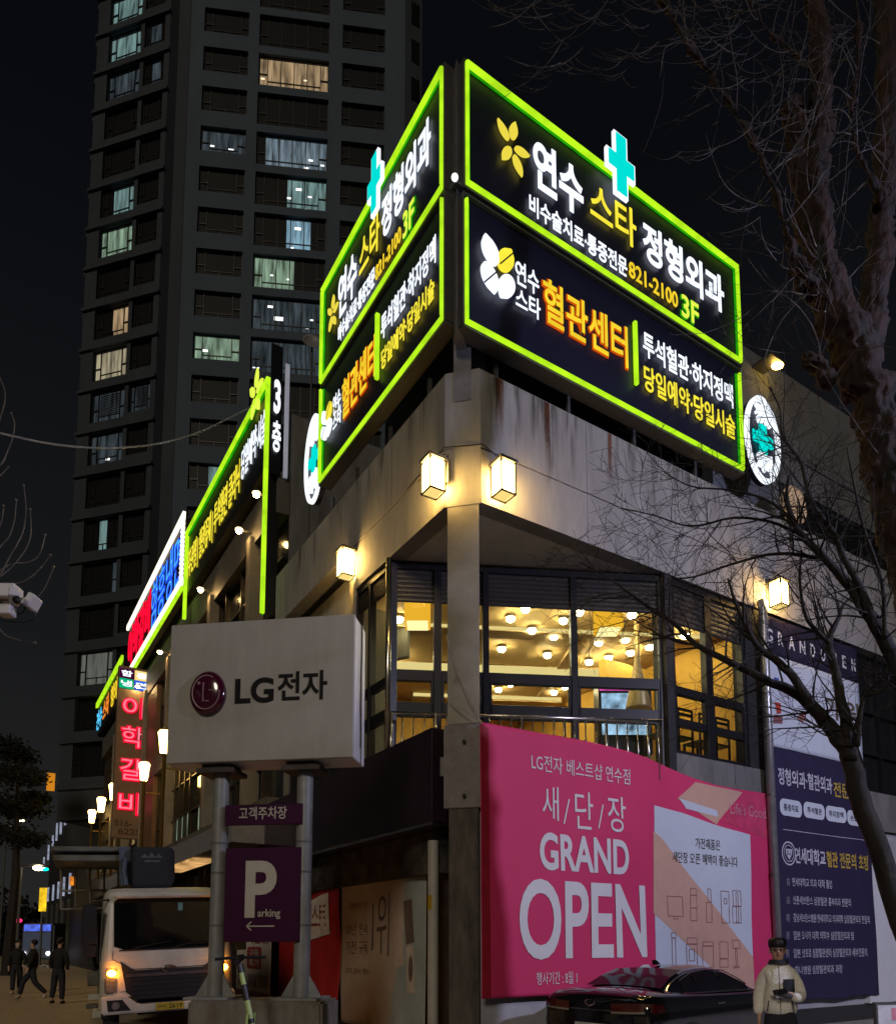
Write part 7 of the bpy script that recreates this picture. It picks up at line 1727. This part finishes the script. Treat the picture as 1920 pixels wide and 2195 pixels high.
MB().tube([(base.x, base.y, 0), (base.x+.2, base.y, 5), (base.x, base.y, 11)], [.28, .2, .06], 8).build('trunk', M_barkd, et)
cr_ = MB()
for px, py, rx, rz in ((10, 1600, 1.2, .7), (40, 1620, 1.1, .6), (20, 1660, 1.7, .7), (55, 1665, 1.2, .5), (0, 1720, 2.0, .8), (45, 1735, 1.6, .6), (75, 1712, .9, .4), (15, 1790, 2.0, .7), (60, 1800, 1.0, .5)):
    leafmass(cr_, at_y(px, py, Y_+rnd.uniform(-1.5, 1.5)), rx, rz, 850, rnd, .09)
cr_.build('crown', M_leaf, et, fix=False)
fw = MB(); rnd = random.Random(5)
for k in range(70):
    x = rnd.uniform(-95, -14)-0; y = rnd.uniform(88, 120); h = rnd.uniform(3, 9); leafmass(fw, (x, y, h*.55), rnd.uniform(2.5, 4.5), h*.6, 110, rnd, .6)
for k in range(60):
    x = rnd.uniform(10, 130); y = rnd.uniform(95, 140); h = rnd.uniform(3, 9); leafmass(fw, (x, y, h*.55), rnd.uniform(2.5, 4.5), h*.6, 60, rnd, .8)
tag(fw.build('distant_trees', M_leaf, fix=False), 'dark mass of distant trees closing the street', 'trees', kind='stuff')
G_far = glow('far_lamp', (1, .80, .50), 9); G_farg = glow('signal_green', (.0, .8, .6), 3); G_farr = glow('signal_red', (1, .02, .12), 3)
def far_lamp(px, py, Y, label, gcol=G_far, r=.16, name='street_lamp', cat='street lamp', arm=1.2):
    p = at_y(px, py, Y); r_ = thing(name, (p.x-arm, p.y, 0), label, cat)
    MB().tube([(p.x-arm, p.y, 0), (p.x-arm, p.y, p.z+.15), (p.x-.1, p.y, p.z+.3)], [.09, .07, .05], 8).build('pole', M_cap, r_)
    MB().ball(p, r, 10, (1.5, 1, .7)).build('lens', gcol, r_); MB().box(T(*p), -.25, .25, -.2, .2, r*.75, r*.75+.1).build('hood', M_cap, r_); return r_
far_lamp(46, 1760, 60, 'distant street lamp glowing beside the dark evergreen, upper of the pair', r=.16); far_lamp(27, 1775, 62, 'distant street lamp glowing beside the dark evergreen, lower of the pair', r=.18)
far_lamp(83, 1861, 50, 'bright warm street lamp above the far end of the street, beside a green signal', r=.26, gcol=glow('far_lamp_bright', (1, .78, .45), 22))
far_lamp(97, 1864, 50, 'green traffic signal hanging at the far end of the street', gcol=G_farg, r=.15, name='traffic_light', cat='traffic light', arm=1.6)
far_lamp(37, 1974, 55, 'red traffic signal low at the far end of the street', gcol=G_farr, r=.24, name='traffic_light', cat='traffic light', arm=.5)
p = at_y(92, 1926, 54)
ys = thing('shop_sign', (p.x, p.y, 0), 'yellow lit vertical sign at the far end of the street', 'sign'); MB().box(T(*p), -.22, .22, -.1, .1, -.95, .75).build('panel', glow('yellow_sign', (1, .62, .02), .9, .5, 2), ys); MB().box(T(p.x, p.y, 0), -.06, .06, -.06, .06, 0, p.z-.96).build('post', M_cap, ys)
p = at_y(109, 1675, 46)
os_ = thing('shop_sign', (p.x, p.y, p.z), 'small orange lit sign jutting from the dark block below the tower', 'sign'); MB().box(T(*p) @ Rz(.4), -.22, .22, -.1, .1, -.6, .5).build('panel', glow('orange_sign', (1, .36, .02), .6), os_); MB().box(T(*p) @ Rz(.4), .221, 1.2, -.04, .04, -.1, .0).build('bracket', M_cap, os_)
p = at_y(80, 2000, 56)
bus = thing('bus', (p.x, p.y, 0), 'bus with a blue lit front and headlamps at the far end of the street', 'bus')
MB().box(T(p.x, p.y, 0), -1.2, 1.2, 0, 9, .35, 3.1).build('body', mat('bus_grey', (.08, .09, .12), .4), bus, bevel=.15, seg=2); MB().box(T(p.x, p.y, 0), -1.0, 1.0, -.03, .0, 2.5, 3.0).build('route_display', glow('bus_blue', (.12, .2, 1), .7, .5, 3), bus)
MB().box(T(p.x, p.y, 0), -1.02, 1.02, -.02, .0, 1.2, 2.4).build('windscreen', mat('bus_glass', (.05, .06, .09), .2, emit=(.1, .13, .2), estr=.2), bus)
for s in (-1, 1):
    MB().ball((p.x+s*.9, p.y-.05, .85), .14, 8).build('headlight', glow('bus_headlight', (.9, .92, 1), 8), bus); MB().lathe(T(p.x+s*1.0, p.y+1.6, .46) @ Matrix.Rotation(pi/2, 4, 'Y'), [(.2, -.12), (.46, -.1), (.46, .1), (.2, .12)], 16).build('wheel', M_tyre, bus)
